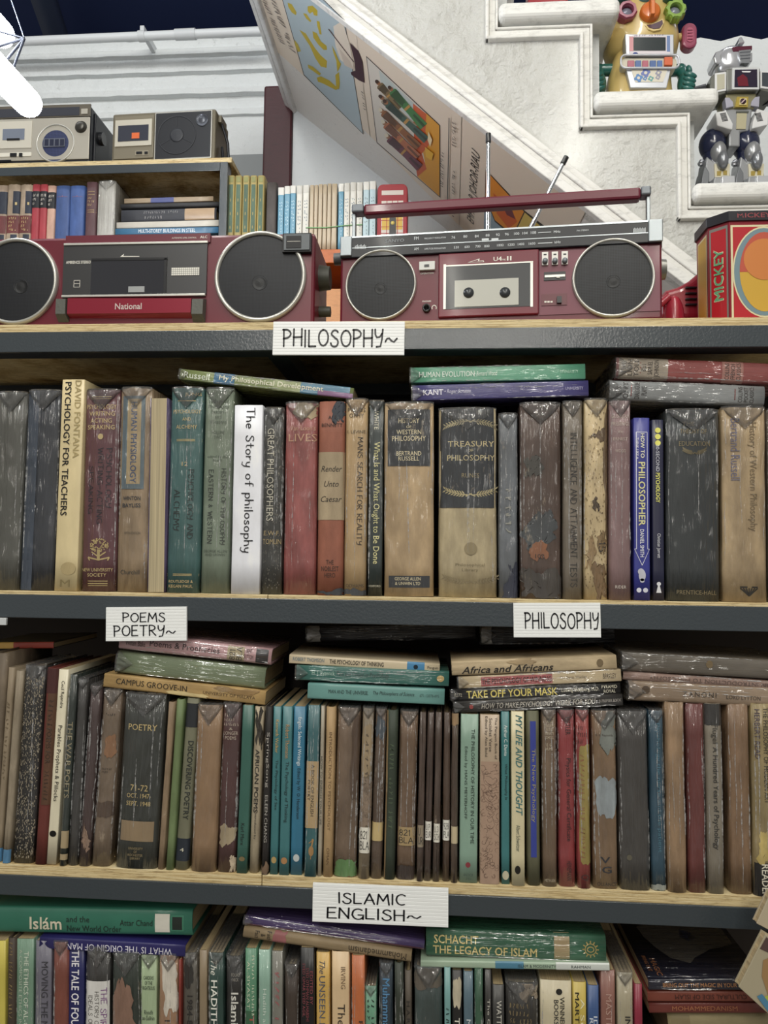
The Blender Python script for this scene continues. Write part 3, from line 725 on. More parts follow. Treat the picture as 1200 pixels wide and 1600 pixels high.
poster('beige poster with a pale blue map of yellow islands and a sailing ship', [(398, -30), (432, 80), (578, 212), (556.5, 52), (452, -29)],
  [(INK, [(421.5, -68), (474.6, 117.6), (567.8, 210.3), (538.8, 31.6), (436.5, -69)]), ('#a9bac2', [(423, -66), (475.4, 116.6), (566.6, 208), (537.8, 32.4), (437, -67)]),
   (land, z4([(405,215),(450,240),(520,350),(560,400),(605,440),(600,490),(560,480),(520,420),(480,330),(440,270)])),
   (land, z4([(320,20),(350,30),(385,90),(380,110),(350,90),(325,50)])), (land, z4([(465,45),(500,40),(535,75),(535,115),(510,110),(500,85),(480,100),(465,80)])),
   (land, z4([(432,95),(455,100),(490,150),(485,160),(455,135)])), (land, z4([(530,150),(550,155),(565,250),(550,245),(535,190)])),
   (land, z4([(500,225),(530,240),(560,300),(600,330),(605,360),(580,360),(540,320),(505,270)])), (land, z4([(368,285),(395,320),(415,370),(395,375),(375,330)])),
   (land, z4([(530,560),(560,550),(620,580),(665,620),(690,630),(670,650),(620,625),(570,600),(540,590)])), (land, z4([(665,540),(690,520),(697,600),(690,645),(672,630),(668,590)])),
   (land, z4([(640,330),(660,370),(690,440),(705,460),(690,500),(678,520),(672,440),(650,380)])), (land, z4([(465,465),(500,480),(560,530),(550,545),(500,510),(470,490)])),
   ('#d9cfc0', z4([(650,190),(715,150),(770,330),(800,500),(760,480),(700,430),(665,330)])), ('#c9bcae', z4([(690,345),(770,440),(800,505),(730,470)])),
   ('#3d2430', z4([(770,310),(830,370),(860,450),(875,598),(835,580),(780,540),(775,520),(808,510),(800,430)])),
   ('#5b4a48', z4([(612,212),(618,208),(800,445),(795,450)]))],
  [('MMMMMMM MMMMMMMMM', 'z', 425, 30, 16, 38, .020, '#5d544e'), ('MMMMMMMMM MMMMMM', 'z', 440, 36, 17, 44, .020, '#5d544e')])
def man(hx, head, foot, w):
    (a, b), (c, d) = head, foot; l = math.hypot(c-a, d-b); nx, ny = -(d-b)/l*w, (c-a)/l*w; ux, uy = (c-a)/l, (d-b)/l
    def rnd_(s0, r, k): return z5([(a+ux*s0+math.cos(t*.7854)*r*ux*1.2+math.sin(t*.7854)*r*nx/w, b+uy*s0+math.cos(t*.7854)*r*uy*1.2+math.sin(t*.7854)*r*ny/w) for t in range(8)])
    def stp(pr): return z5([(a+ux*s+nx*q, b+uy*s+ny*q) for s, q in pr]+[(a+ux*s-nx*q*.8, b+uy*s-ny*q*.8) for s, q in pr[::-1]])
    dk = '#'+''.join('%02x' % int(int(hx[i:i+2], 16)*.62) for i in (1, 3, 5))
    return [(hx, stp([(27, .7), (34, 1.0), (60, .9), (l*.62, .8), (l, 1.05)])), (dk, stp([(40, .9), (52, 1.0), (l*.45, .55), (l*.42, .2)])), ('#b98c4a', stp([(l*.50, .78), (l*.55, .8)])),
            (dk, stp([(l*.7, .25), (l, .3)])), ('#9a6a48', rnd_(16, 12, 0)), ('#3a2418' if int(hx[1:3], 16) % 2 else '#d8d0bc', rnd_(5, 11, 0))]
sh = [(INK, z5([(45,28),(480,434),(481,860),(107,537)])), ('#d2cdc4', z5([(49,37),(474,436),(475,850),(111,534)])),
      ('#b8c2c0', z5([(120,110),(330,310),(330,420),(140,240)])), ('#d69a33', z5([(395,362),(474,436),(475,850),(345,735),(390,650),(372,560)])),
      ('#c4572e', z5([(320,306),(398,368),(392,470),(420,540),(372,600),(400,690),(345,735),(330,640)]))]
for hx, h, f, w in (('#7d6a4a', (105,175), (250,330), 26), ('#3f7a45', (180,210), (385,440), 28), ('#a39a86', (125,262), (330,450), 24), ('#3d5a50', (150,290), (400,520), 24),
                    ('#8e5a34', (125,340), (355,560), 24), ('#b06a4a', (140,410), (350,620), 24), ('#6a3446', (160,490), (360,680), 26)): sh += man(hx, h, f, w)
sh += [(INK, [(701, 184), (702.3, 184.5), (699.8, 318), (698.4, 318)]), ('#e3b23a', z5([(390,560),(440,600),(430,640),(395,620)])), ('#e9d9b0', z5([(410,470),(432,520),(420,560),(405,520)]))]
poster('beige poster with robed figures standing in orange flames', [(557, 53), (579, 213), (717, 352), (721, 179.5)], sh,
  [('MMM MMMM MMMM MM', 'z', 690.5, 266, .3, -28, .010, INK), ('MM MMMM MMMM MMM', 'z', 708, 305, .6, -38, .009, INK), ('Mmmmmmmm', 'z', 709, 211, .3, -19, .012, '#6d645c'), ('MMM MMM', 'z', 568, 158, 2, 14, .008, INK)])
poster('beige poster with heavy slanted lettering and an orange picture, behind the aerials', [(722.5, 181), (718.5, 353), (842, 474), (915, 330)],
  [(INK, z5([(745,690),(975,935),(1110,1040),(960,1150),(735,1060)])), ('#8fa6b4', z5([(738,850),(800,1000),(900,1085),(735,1052)])), ('#d8892c', z5([(748,700),(970,940),(905,1075),(800,990),(745,850)])),
   ('#c65a24', z5([(790,830),(900,930),(930,1000),(880,1040),(810,950)])), ('#6b2f3a', z5([(840,900),(900,930),(920,985),(870,960)])), ('#cdb45c', z5([(975,945),(1085,1040),(990,1080),(925,1050)]))],
  [('EMPAYAR JOHOR-RIAU', 'i', 740.5, 298, 5, -61, .030, INK)])

# ------------------------------------------------------------------ lamp with two tubes hung at the left
lp = thing('tube_lamp', 'twin tube lamp shining at the upper left corner, hung in front of the radios', 'lamp', P(50, 172, .30), (0, 0, 0), None, True)
tm = glow('#f4f8ff', 45)
for (e0, y0), (e1, y1) in ((((43, 160), .30), ((-90, 22), .02)), (((1, 52), .34), ((-120, -78), .05))):
    a, b = P(*e0, y0), P(*e1, y1); m2 = MB().cyl(a, b, .022, None, 0, 24).ell(a, (.022, .022, .022), 0); m2.build('tube', tm, lp)
a = [P(*q, .28) for q in ((38, 60), (20, 108), (-20, 78), (-30, 40), (5, 100))]
m2 = MB().tube([a[0], a[1], a[2], a[0]], .0022, 0, 8).tube([a[0], a[3]], .0022, 0, 8).tube([a[4], a[2]], .0022, 0, 8).tube([a[4], a[0]], .0022, 0, 8).tube([a[1], P(8, 130, .29)], .0022, 0, 8)
m2.build('wire_bracket', plain('#23262e', .4, .6), lp)
MB().tube([a[0], P(4, -40, .26)], .0009, 0, 6).build('cord', plain('#5a6272', .5), lp)

# ------------------------------------------------------------------ shelving in front
XA, XB_ = -.74, .64
YD = .27
un = thing('shelving_unit', 'long grey steel bookshelf with plywood boards filling the foreground', 'bookshelf', ((XA+XB_)/2, 0, FLOOR_Z), (0, 0, 0), None, True)
rail, ply = rail_mat(), ply_mat()
for i in range(4):
    zb, lp_ = ZB[i], LIP[i]; xj = P(418 if i else 424, 900, 0).x
    for x0, x1 in ((XA+.003, xj-.0004), (xj+.0004, XB_-.003)):
        MB().box(x0, x1, .0035, YD-.004, ZS[i]-.013, ZS[i]).build('shelf_board', ply, un, .0006)
    m2 = MB().box(XA, XB_, 0, .003, zb, zb+lp_).box(XA, XB_, .003, .030, zb, zb+.003).box(XA, XB_, .003, .030, ZS[i]-.016, ZS[i]-.0132)
    m2.build('front_rail', rail, un, .0008)
    MB().box(XA, XB_, YD-.003, YD, zb, zb+.024).box(XA, XB_, YD-.03, YD-.003, zb, zb+.003).build('rear_rail', rail, un)
    for xb_ in (P(440, 560, .05).x,):
        MB().box(xb_-.012, xb_+.012, .031, YD-.031, zb, zb+.017).build('brace', rail, un)
for x0 in (XA-.035, XB_):
    for y0 in (0, YD-.035):
        MB().box(x0, x0+.035, y0, y0+.035, FLOOR_Z, ZS[0]+.002).build('upright', rail, un)
MB().box(XA, XB_, YD+.001, YD+.006, ZB[3], ZB[0]+.03).build('back_panel', plain('#2b2422', .7), un)

# ------------------------------------------------------------------ category signs on the rails
def sign(label, corners, lines, pen='m'):
    """corners TL TR BR BL in the photo; lines: text, centre u v, width, height as fractions of the card"""
    tl, tr, br, bl = [P(*c, -.004) for c in corners]; w = ((tr-tl).length+(br-bl).length)/2; h = ((tl-bl).length+(tr-br).length)/2
    c = (tl+tr+br+bl)/4; al = math.atan2((tr.z-tl.z+br.z-bl.z)/2, w)
    mb = MB(); n = 11
    mb.box(-w/2, w/2, 0, .0032, -h/2, h/2, 0)
    for i in range(n): z = -h/2+h*(i+.5)/n; mb.box(-w/2+.0002, w/2-.0002, -.00025, 0, z-h/n*.36, z+h/n*.36, 0)   # flutes of the plastic board
    for body, u, v, lw, lh in lines: put_text(mb, body, 's'+pen, (u-.5)*w, (v-.5)*h, lw*w, lh*h, 'h', 1, lambda x, z: -.0006)
    o = mb.build('shelf_sign', [plain('#f1f3f2', .35), plain('#15161c', .4)], None, 0, None)
    o.location = (c.x, -.0040, c.z); o.rotation_euler = (0, -al, 0)
    return tag(o, label, 'sign', 'handwritten signs on the rails')
sign('white card reading PHILOSOPHY~ on the top rail below the two red radios', [(426, 502), (632, 503), (632, 554), (427, 555)], [('PHILOSOPHY~', .51, .51, .88, .60)], '')
sign('white card reading POEMS POETRY~ on the middle rail at the left', [(165, 949), (292, 948), (291, 1001), (166, 1002)], [('POEMS', .47, .70, .54, .30), ('POETRY~', .48, .30, .78, .36)], '')
sign('white card reading PHILOSOPHY on the middle rail at the right', [(802, 942), (938, 942), (939, 996), (803, 996)], [('PHILOSOPHY', .55, .48, .86, .52)], '')
sign('white card reading ISLAMIC ENGLISH~ on the lowest rail in view', [(489, 1380), (701, 1389), (700, 1449), (488, 1440)], [('ISLAMIC', .44, .66, .50, .32), ('ENGLISH~', .455, .26, .70, .32)], '')
c = P(2, 971, -.004)
o = MB().box(c.x-.02, c.x+.006, -.0045, -.001, c.z-.0042, c.z+.0042).build('label_holder', plain('#d9dcdd', .3, .3), None, .0005, (c.x, -.0045, c.z)); tag(o, 'small pale label holder cut off at the left end of the middle rail', 'label holder')
# ------------------------------------------------------------------ books on the philosophy shelf
GO, BK, WH, PN = '#c0a766', '#1d1a18', '#e8e4da', '#262433'
def emblem(cx, cz, rw, rh, hx, kind='tree'):
    """small printed device: cx as a fraction of the width, cz and rh of the height"""
    def fn(mb, w, h, sy, ms, lift):
        m = ms(hx, 'gilt'); rnd = random.Random(5)
        def quad(x0, z0, x1, z1, t):
            l = math.hypot(x1-x0, z1-z0) or 1e-6; nx, nz = -(z1-z0)/l*t, (x1-x0)/l*t
            p = [(x0+nx, z0+nz), (x0-nx, z0-nz), (x1-nx, z1-nz), (x1+nx, z1+nz)]
            mb.add([(x, sy(max(-w/2, min(w/2, x)))-.0004-lift, z) for x, z in p], [(0, 1, 2, 3)], m)
        def leaf(x0, z0, x1, z1, t):
            l = math.hypot(x1-x0, z1-z0) or 1e-6; nx, nz = -(z1-z0)/l*t, (x1-x0)/l*t; xm, zm = (x0+x1)/2, (z0+z1)/2
            p = [(x0, z0), (xm-nx, zm-nz), (x1, z1), (xm+nx, zm+nz)]
            mb.add([(x, sy(max(-w/2, min(w/2, x)))-.0004-lift, z) for x, z in p], [(0, 1, 2, 3)], m)
        def disc(x0, z0, rx, rz, n=12):
            mb.add([(x0+rx*math.cos(6.283*i/n), sy(max(-w/2, min(w/2, x0)))-.00044-lift, z0+rz*math.sin(6.283*i/n)) for i in range(n)], [tuple(range(n))], m)
        X, Z, a, b = cx*w, cz*h, rw*w, rh*h
        if kind == 'tree':
            quad(X, Z-b*.9, X, Z, a*.12)
            for i in range(130):
                t = rnd.uniform(0, 6.28); q = rnd.uniform(.1, 1)**.5; disc(X+a*.8*q*math.cos(t), Z+b*.35+b*.55*q*math.sin(t), a*.052, a*.052, 6)
            for sgn in (-1, 1):
                quad(X, Z-b*.85, X+sgn*a*.9, Z-b*.65, a*.06); quad(X, Z-b*.6, X+sgn*a*.6, Z-b*.2, a*.05); quad(X+sgn*a*.9, Z-b*.65, X+sgn*a*.75, Z-b*.9, a*.05)
        elif kind in ('laurel', 'laurel_down'):
            sg = 1 if kind == 'laurel' else -1
            for s in (-1, 1):
                pr = None
                for i in range(9):
                    t = i/8; x = X+s*a*(.12+.88*t); z = Z+sg*b*(t*t*.9-.2)
                    if pr: quad(pr[0], pr[1], x, z, w*.008)
                    if i:
                        for q in (-1, 1): leaf(x, z, x+s*a*.15+q*a*.01, z+q*b*.62+sg*b*.15, w*.013)
                    pr = (x, z)
            quad(X-a*.2, Z-sg*b*.5, X+a*.05, Z, w*.01); quad(X+a*.2, Z-sg*b*.5, X-a*.05, Z, w*.01)
        elif kind == 'disc': disc(X, Z, a, a*1.0, 20)
        elif kind == 'dots': 
            for i in range(3): disc(X, Z-i*a*2.35, a, a, 20)
        elif kind == 'keyhole': disc(X, Z+a*1.5, a*.8, a*.8, 18); mb.add([(x, sy(x)-.0004-lift, z) for x, z in ((X-a*.3, Z+a), (X+a*.3, Z+a), (X+a, Z-a*2), (X-a, Z-a*2))], [(0, 3, 2, 1)], m)
        elif kind == 'fan':
            for i in range(-3, 4): quad(X, Z-b, X+i*a*.33, Z+b*.6, a*.07)
            quad(X-a, Z+b*.8, X+a, Z+b*.8, a*.08)
        elif kind == 'arrow':     # long outlined arrow pointing down
            L_, R_, t, bo = X-a, X+a, Z+b, Z-b
            for p, q in (((L_, t), (R_, t)), ((L_, t), (L_, bo+a*3)), ((R_, t), (R_, bo+a*3)), ((L_, bo+a*3), (L_-a*.35, bo+a*3)), ((R_, bo+a*3), (R_+a*.35, bo+a*3)), ((L_-a*.35, bo+a*3), (X, bo)), ((R_+a*.35, bo+a*3), (X, bo))):
                quad(*p, *q, w*.017)
        elif kind == 'sun':
            for i in range(12): t = i*.5236; quad(X+a*.72*math.cos(t), Z+a*.72*math.sin(t), X+a*math.cos(t), Z+a*math.sin(t), a*.07)
            for i in range(24): t = i*.2618; u = t+.2618; quad(X+a*.66*math.cos(t), Z+a*.66*math.sin(t), X+a*.66*math.cos(u), Z+a*.66*math.sin(u), a*.05); quad(X+a*.3*math.cos(t), Z+a*.4*math.sin(t), X+a*.3*math.cos(u), Z+a*.4*math.sin(u), a*.06)
        elif kind == 'oval': disc(X, Z, a, b, 18)
        elif kind == 'bird':
            disc(X, Z-b*.2, a*.55, b*.5); quad(X, Z, X+a*.3, Z+b*.8, a*.16); disc(X+a*.3, Z+b*.85, a*.25, b*.14); quad(X+a*.3, Z+b*.85, X-a*.5, Z+b*.55, a*.09); quad(X, Z-b*.6, X-a*.1, Z-b, a*.08)
        elif kind == 'squiggle':
            for i in range(60):
                x = X+rnd.uniform(-a, a); z = Z+rnd.uniform(-b, b); t = rnd.uniform(0, 6.28); k = rnd.uniform(-.9, .9)
                for _ in range(6):
                    x1 = max(-w*.47, min(w*.47, x+math.cos(t)*w*.07)); z1 = max(.01*h, z+math.sin(t)*w*.07); quad(x, z, x1, z1, w*.007); x, z = x1, z1; t += k
        elif kind in ('specks', 'dashes'):
            for i in range(900 if kind == 'dashes' else 260):
                x = X+rnd.uniform(-a, a); z = Z+rnd.uniform(-b, b); l = rnd.uniform(.002, .012)*h; quad(x, z, x+rnd.uniform(-.02, .02)*w, z+l, w*rnd.uniform(.006, .02))
        elif kind == 'face':
            disc(X, Z, a*.6, b*.8, 18); disc(X-a*.2, Z+b*.5, a*.55, b*.45); disc(X, Z-b*.7, a*.4, b*.3)
    return fn
G2 = 'books standing on the upper shelf'
row2 = [
 (-4,613,40,-20,27,922,'cloth','#4b4b44',1,'dark olive plain hardback cut off at the left end of the upper shelf',(),(),{}),
 (41,610,97,29,81,922,'cloth','#23272f',1,'navy black hardback in crinkled plastic, second from the left end of the upper shelf',(),[(0,1,-.5,-.12,'#2f3a49')],{'dp':.15}),
 (98,593,131,82,121,925,'paper','#d6c28c',0,'cream spine lettered PSYCHOLOGY FOR TEACHERS',
   [('DAVID FONTANA','v',.24,.81,.37,.27,'#a8945a','b'),('PSYCHOLOGY FOR TEACHERS','v',-.2,.67,.635,.29,'#17140f','b'),('M','h',-.02,.036,.42,.034,'#7d6c3e')],(),{'art':[emblem(.1,.105,.33,.03,'#bfa973','oval')],'hard':False}),
 (133,609,185,123,180,926,'cloth','#572a31',1,'maroon hardback with a gilt tree and the words WRITING ACTING SPEAKING',
   [('PSYCHOLOGY','h',0,.915,.86,.022,GO),('WRITING','h',.02,.88,.74,.022,GO),('ACTING','h',0,.845,.62,.022,GO),('SPEAKING','h',0,.812,.78,.022,GO),
    ('PSYCHOLOGY','v',.26,.56,.30,.17,'#1d1420','s'),('WRITING-ACTING','v',.02,.52,.38,.17,'#1d1420','s'),('SPEAKING','v',-.25,.5,.24,.15,'#1d1420','s'),('NEW UNIVERSITY','h',-.02,.105,.9,.016,GO),('SOCIETY','h',-.02,.08,.55,.016,GO)],(),
   {'rules':[(.965,GO,.0008),(.955,GO,.0005),(.05,GO,.0009),(.038,GO,.0009),(.028,GO,.0006)],'art':[emblem(.02,.205,.34,.06,GO,'tree'),emblem(0,.765,.08,.014,GO,'oval')]}),
 (187,606,237,180,229,927,'worn','#8b7455',1,'brown hardback with a blue lettered title panel framed in blue grey',
   [('HUMAN PHYSIOLOGY','v',-.02,.73,.40,.2,'#2e4468','b'),('WINTON','h',-.05,.455,.56,.02,'#2a2c33','b'),('BAYLISS','h',-.05,.42,.58,.02,'#2a2c33','b'),('FIFTH EDITION','h',0,.285,.5,.013,'#5b5140'),('Churchill','h',-.05,.095,.6,.022,'#33312c')],
   [(.5,.96,-.40,.32,'#54656d'),(.525,.945,-.24,.2,'#a28c62')],{}),
 (234,622,263,231,256,927,'cloth','#4b3b62',1,'book turned round on the upper shelf so that its cream page edges show',(),(),{'back':1,'pages':'#c2b391','nofold':1,'hard':False}),
 (266,606,318,258,309,927,'cloth','#2d5957',1,'teal hardback with gilt rules lettered PSYCHOLOGY AND ALCHEMY',
   [('JUNG','h',.2,.965,.5,.02,GO),('PSYCHOLOGY','h',.02,.882,.84,.019,GO),('AND','h',.02,.845,.26,.016,GO),('ALCHEMY','h',.02,.807,.64,.019,GO),('12','h',0,.625,.18,.02,GO),
    ('PSYCHOLOGY AND','v',.2,.43,.34,.2,'#15211f','s'),('ALCHEMY','v',-.22,.40,.20,.2,'#15211f','s'),('ROUTLEDGE &','h',-.04,.055,.74,.014,GO),('KEGAN PAUL','h',-.04,.032,.74,.014,GO)],(),
   {'rules':[(.935,GO,.0008),(.745,GO,.0008),(.738,GO,.0006),(.09,GO,.0008),(.083,GO,.0006)]}),
 (320,607,365,311,357,928,'cloth','#6c7a66',1,'pale grey green hardback with black handwriting, left of the white spine',
   [('History of\nPhilosophy\nEastern\nand\nWestern','h',0,.885,.72,.12,'#4c5749'),('VOLUME\nTWO','h',0,.77,.45,.04,'#4c5749'),('edited by the\nboard','h',0,.655,.7,.03,'#4c5749'),('HISTORY OF PHILOSOPHY','v',.24,.42,.37,.19,'#2a2f2a','s'),('EASTERN & WESTERN','v',-.2,.42,.36,.19,'#2a2f2a','s'),('GEORGE ALLEN\nAND UNWIN','h',0,.195,.8,.03,'#4c5749')],(),{}),
 (366,633,411,360,405,928,'paper','#e6e8f0',0,'white spine hand lettered The Story of philosophy',[('The Story of philosophy','v',.02,.60,.77,.46,'#17181d','s')],(),{'hard':False}),
 (413,638,443,406,440,928,'worn','#2f2f2b',1,'black flaking spine lettered GREAT PHILOSOPHERS in pale capitals',
   [('GREAT PHILOSOPHERS','v',-.12,.64,.50,.34,'#b9b3a0'),('E.W.F.','h',0,.325,.8,.024,'#a58e5a'),('TOMLIN','h',0,.28,.92,.028,'#a58e5a')],(),{'art':[emblem(0,.5,.45,.48,'#6f6b60','specks')]}),
 (445,629,497,441,493,928,'worn','#8d4440',1,'faded red hardback with a torn yellowed head and the word LIVES',
   [('Van Loon\'s','h',.05,.865,.78,.026,'#b98a68'),('LIVES','h',.05,.815,.86,.040,'#b98a68')],[(.925,.998,-.2,.5,'#9a8764','worn',.08)],{'art':[]}),
 (498,627,539,494,536,928,'cloth','#925239',0,'orange and buff banded spine lettered Render Unto Caesar',
   [('A. F.','h',.05,.915,.36,.018,'#33211a'),('BENNETT','h',.02,.875,.8,.018,'#33211a'),('Render','h',.02,.648,.8,.030,'#2e241c','i'),('Unto','h',.02,.57,.56,.03,'#2e241c','i'),('Caesar','h',.02,.492,.8,.03,'#2e241c','i'),('THE\nNOBLEST\nHERO','h',.0,.135,.66,.09,'#3a241a')],
   [(.385,.735,-.5,.5,'#a28e6c'),(.90,.998,.06,.5,'#343a44','worn',.1),(.001,.025,-.5,.5,'#34383f','worn',.06)],{}),
 (540,624,575,536,572,928,'cloth','#aa8b5b',1,'tan cloth spine handwritten MANS SEARCH FOR REALITY',
   [('PHILOS\nOPHY','h',.0,.93,.8,.05,'#4a3b24'),('I. LEVINE','h',0,.832,.8,.016,'#4a3b24'),('MANS SEARCH FOR REALITY','v',.18,.53,.55,.26,'#2b2118','s'),('ODHAMS','h',0,.05,.8,.016,'#4a3b24')],[(.001,.03,-.5,.5,'#3a3d42','worn',.05)],{}),
 (577,627,600,574,597,930,'paper','#1c2a29',1,'narrow dark green spine lettered in yellow What Is and What Ought to Be Done',
   [('WHITE','v',0,.9,.095,.30,'#d8d2b8'),('What Is and What Ought to Be Done','v',0,.475,.625,.55,'#d8d08a'),('OXFORD','h',0,.05,.8,.010,'#b9b59c')],(),{}),
 (600,629,678,599,678,931,'worn','#a88c62',1,'thick tan hardback with a black panel reading HISTORY OF WESTERN PHILOSOPHY',
   [('HISTORY','h',.0,.905,.42,.026,'#d6c79c'),('OF','h',0,.873,.1,.014,'#d6c79c'),('WESTERN','h',0,.846,.5,.024,'#d6c79c'),('PHILOSOPHY','h',0,.813,.68,.026,'#d6c79c'),('BERTRAND','h',0,.735,.5,.022,'#d6c79c'),('RUSSELL','h',0,.708,.42,.022,'#d6c79c'),('GEORGE ALLEN','h',-.02,.090,.52,.016,'#d6c79c'),('& UNWIN LTD','h',-.02,.066,.5,.016,'#d6c79c')],
   [(.67,.965,-.43,.43,'#23262b'),(.045,.105,-.40,.42,'#23262b')],{}),
 (685,638,776,685,777,935,'worn','#a7966f',1,'thick two tone hardback, black above and buff below, lettered TREASURY and ringed with laurel',
   [('TREASURY','h',.06,.81,.80,.030,'#b9a874'),('OF','h',.05,.775,.1,.014,'#b9a874'),('PHILOSOPHY','h',.06,.735,.82,.030,'#b9a874'),('RUNES','h',.05,.642,.3,.024,'#8d7d54'),('Philosophical','h',.04,.168,.5,.020,'#7c6d48'),('Library','h',.04,.142,.28,.020,'#7c6d48')],
   [(.47,.999,-.5,.5,'#1f242a')],{'art':[emblem(.05,.925,.42,.028,'#8f8460','laurel_down'),emblem(.05,.545,.42,.028,'#a39566','laurel'),emblem(.05,.255,.11,.03,'#8a7a55','disc'),emblem(.05,.085,.44,.026,'#8a7a55','laurel')]}),
 (779,647,809,779,810,934,'worn','#5f646a',1,'grey blue spine torn to dark cloth at its foot, beside the laurel book',[('HUDSON','v',0,.47,.24,.3,'#8b8a80','z')],[(.001,.18,.0,.5,'#20263a','worn',.12),(.001,.10,-.3,.5,'#20263a','worn',.12)],{}),
 (812,630,877,813,878,936,'worn','#4a362b',1,'dark brown hardback with a peeling spine and an orange patch numbered 109',[('109','h',-.03,.215,.22,.022,'#1d1712')],
   [(.62,.72,-.4,.02,'#3d3a33','worn',.08),(.27,.42,-.38,.28,'#3b3f42','worn',.16),(.20,.285,-.25,.18,'#85502a','worn',.06),(.001,.15,-.48,.5,'#3a332c','worn',.12)],{}),
 (879,628,911,880,910,935,'cloth','#6c6152',1,'grey tan spine handwritten INTELLIGENCE AND ATTAINMENT TESTS',[('INTELLIGENCE AND ATTAINMENT TESTS','v',.05,.45,.78,.38,'#23201c','s')],(),{}),
 (913,624,951,913,950,936,'worn','#c0a878',1,'cream spine with its cloth flaking off in brown holes, ninth from the right end',[('15','v',.25,.26,.05,.3,'#2b2219','s')],
   [(.80,.84,-.2,.45,'#5a452d','worn',.1),(.001,.16,-.1,.5,'#75582f','worn',.18),(.3,.95,.36,.5,'#6d5638','worn',.10),(.45,.5,-.1,.1,'#4a3a28','worn',.1),(.16,.3,-.4,-.1,'#97794a','worn',.14),(.25,.32,.1,.4,'#7d6238','worn',.14)],{'art':[emblem(0,.5,.45,.45,'#6f5936','specks')]}),
 (952,626,987,953,987,937,'cloth','#7c5e5e',1,'dusty mauve hardback with small pale capitals down to the word ERNEST',
   [('GLORIOUS','h',.0,.92,.86,.018,'#b8a79a'),('PRESENCE','h',0,.882,.86,.018,'#b8a79a'),('BY','h',0,.84,.2,.012,'#b8a79a'),('ERNEST','h',0,.805,.66,.016,'#b8a79a'),('WOOD','h',0,.745,.5,.016,'#b8a79a'),('RIDER','h',0,.065,.5,.015,'#c9bcb0')],(),{}),
 (989,653,1016,991,1016,939,'paper','#2b318c',0,'bright blue paperback spine with a white outlined arrow and the word PHILOSOPHER',
   [('HOW TO','v',.05,.845,.135,.24,'#e9e6c8','b'),('THINK LIKE A','v',-.27,.83,.12,.14,'#e9e6f0'),('PHILOSOPHER','v',-.0,.58,.35,.42,'#d8d38a','b'),('DANIEL SMITH','v',0,.31,.15,.24,'#eef0f6')],(),
   {'art':[emblem(0,.555,.34,.365,'#e4e6f4','arrow'),emblem(.0,.135,.36,.04,'#c9c9d6','face'),emblem(-.2,.055,.15,.012,'#e4e6f4','disc'),emblem(.2,.055,.15,.012,'#e4e6f4','disc')],'hard':False}),
 (1018,656,1037,1020,1039,939,'paper','#1c1e3d',0,'slim midnight blue paperback spine with three yellow dots',
   [('30-SECOND','v',-.02,.785,.15,.30,'#c9cbd8'),('PSYCHOLOGY','v',-.02,.62,.165,.36,'#e2df4a','b'),('Christian Jarrett','v',.0,.30,.135,.36,'#d5d6dc')],(),{'art':[emblem(0,.94,.24,.02,'#e6e04a','dots'),emblem(0,.07,.22,.02,'#e8eaf0','keyhole')],'hard':False}),
 (1041,640,1126,1043,1127,939,'cloth','#22282a',1,'wide black green hardback stamped EDUCATION in dull gilt',
   [('THE','h',-.1,.925,.22,.02,'#7c6c44'),('THEORY OF','h',.0,.885,.5,.024,'#7c6c44'),('EDUCATION','h',.02,.82,.58,.026,'#7c6c44'),('PRENTICE-HALL','h',.05,.045,.74,.022,'#7c6c44')],(),{'art':[emblem(.02,.775,.2,.02,'#665a3a','laurel')]}),
 (1129,636,1198,1131,1202,941,'worn','#a0875f',1,'broad tan hardback at the right end lettered History of Western Philosophy down its spine',
   [('History of Western Philosophy','v',.16,.64,.56,.22,'#6e5b3a'),('Bertrand Russell','v',-.22,.78,.32,.2,'#5d5a74')],(),{'art':[emblem(.06,.055,.2,.025,'#2d2820','fan')]}),
 (1200,640,1240,1204,1244,942,'cloth','#5c5145',1,'brown hardback just entering the frame at the right end of the upper shelf',(),(),{}),
]
stand_books(row2, ZS[1], G2, (.008, .010, .006, .009, .011, .007))
G2L = 'books lying on top of the upper row'
lay_book((281,573),(281,595),(552,608),(552,621),.012,.12,'paper','#7f8f4c',1,'slim yellow green and blue paperback lying tilted across the tops of the upper row',
  [('Russell','v',-.02,.90,.15,.62,'#cfd6c0','b'),('My Philosophical Development','v',.0,.47,.60,.62,'#d5d3b4','b')],[(.68,.80,-.5,.5,'#2f6f97','paper'),(.30,.46,-.5,.5,'#8f9a62','paper'),(.02,.30,-.5,.5,'#3f7d9c','paper'),(.0,.2,-.5,-.05,'#8a5f8c','paper')],{},group=G2L)
z_ = max(P(640, 628, .012).z, 0)
z_ = lay_book((644,601),(645,627),(919,594),(920,618),.010,.12,'paper','#3f3a78',1,'purple paperback lying under the green one on the laurel book',
  [('KANT','v',0,.88,.115,.36,'#e4e2ee','b'),('\u2022 Roger Scruton','v',0,.74,.15,.34,'#d2d0e2','i'),('UNIVERSITY','v',.0,.08,.10,.20,'#a9a6c8')],(),{'nofold':0},group=G2L)
lay_book((641,573),(642,599),(914,568),(915,592),.012,.12,'paper','#4f9f7c',1,'mint green paperback lettered HUMAN EVOLUTION on top of the purple one',
  [('HUMAN EVOLUTION','v',0,.79,.32,.36,'#e4efe4'),('\u2022 Bernard Wood','v',0,.565,.13,.30,'#d7e8da','i'),('UNIVERSITY','v',0,.09,.10,.2,'#9fd0b4')],(),{},group=G2L)
tw = '#2c2420'
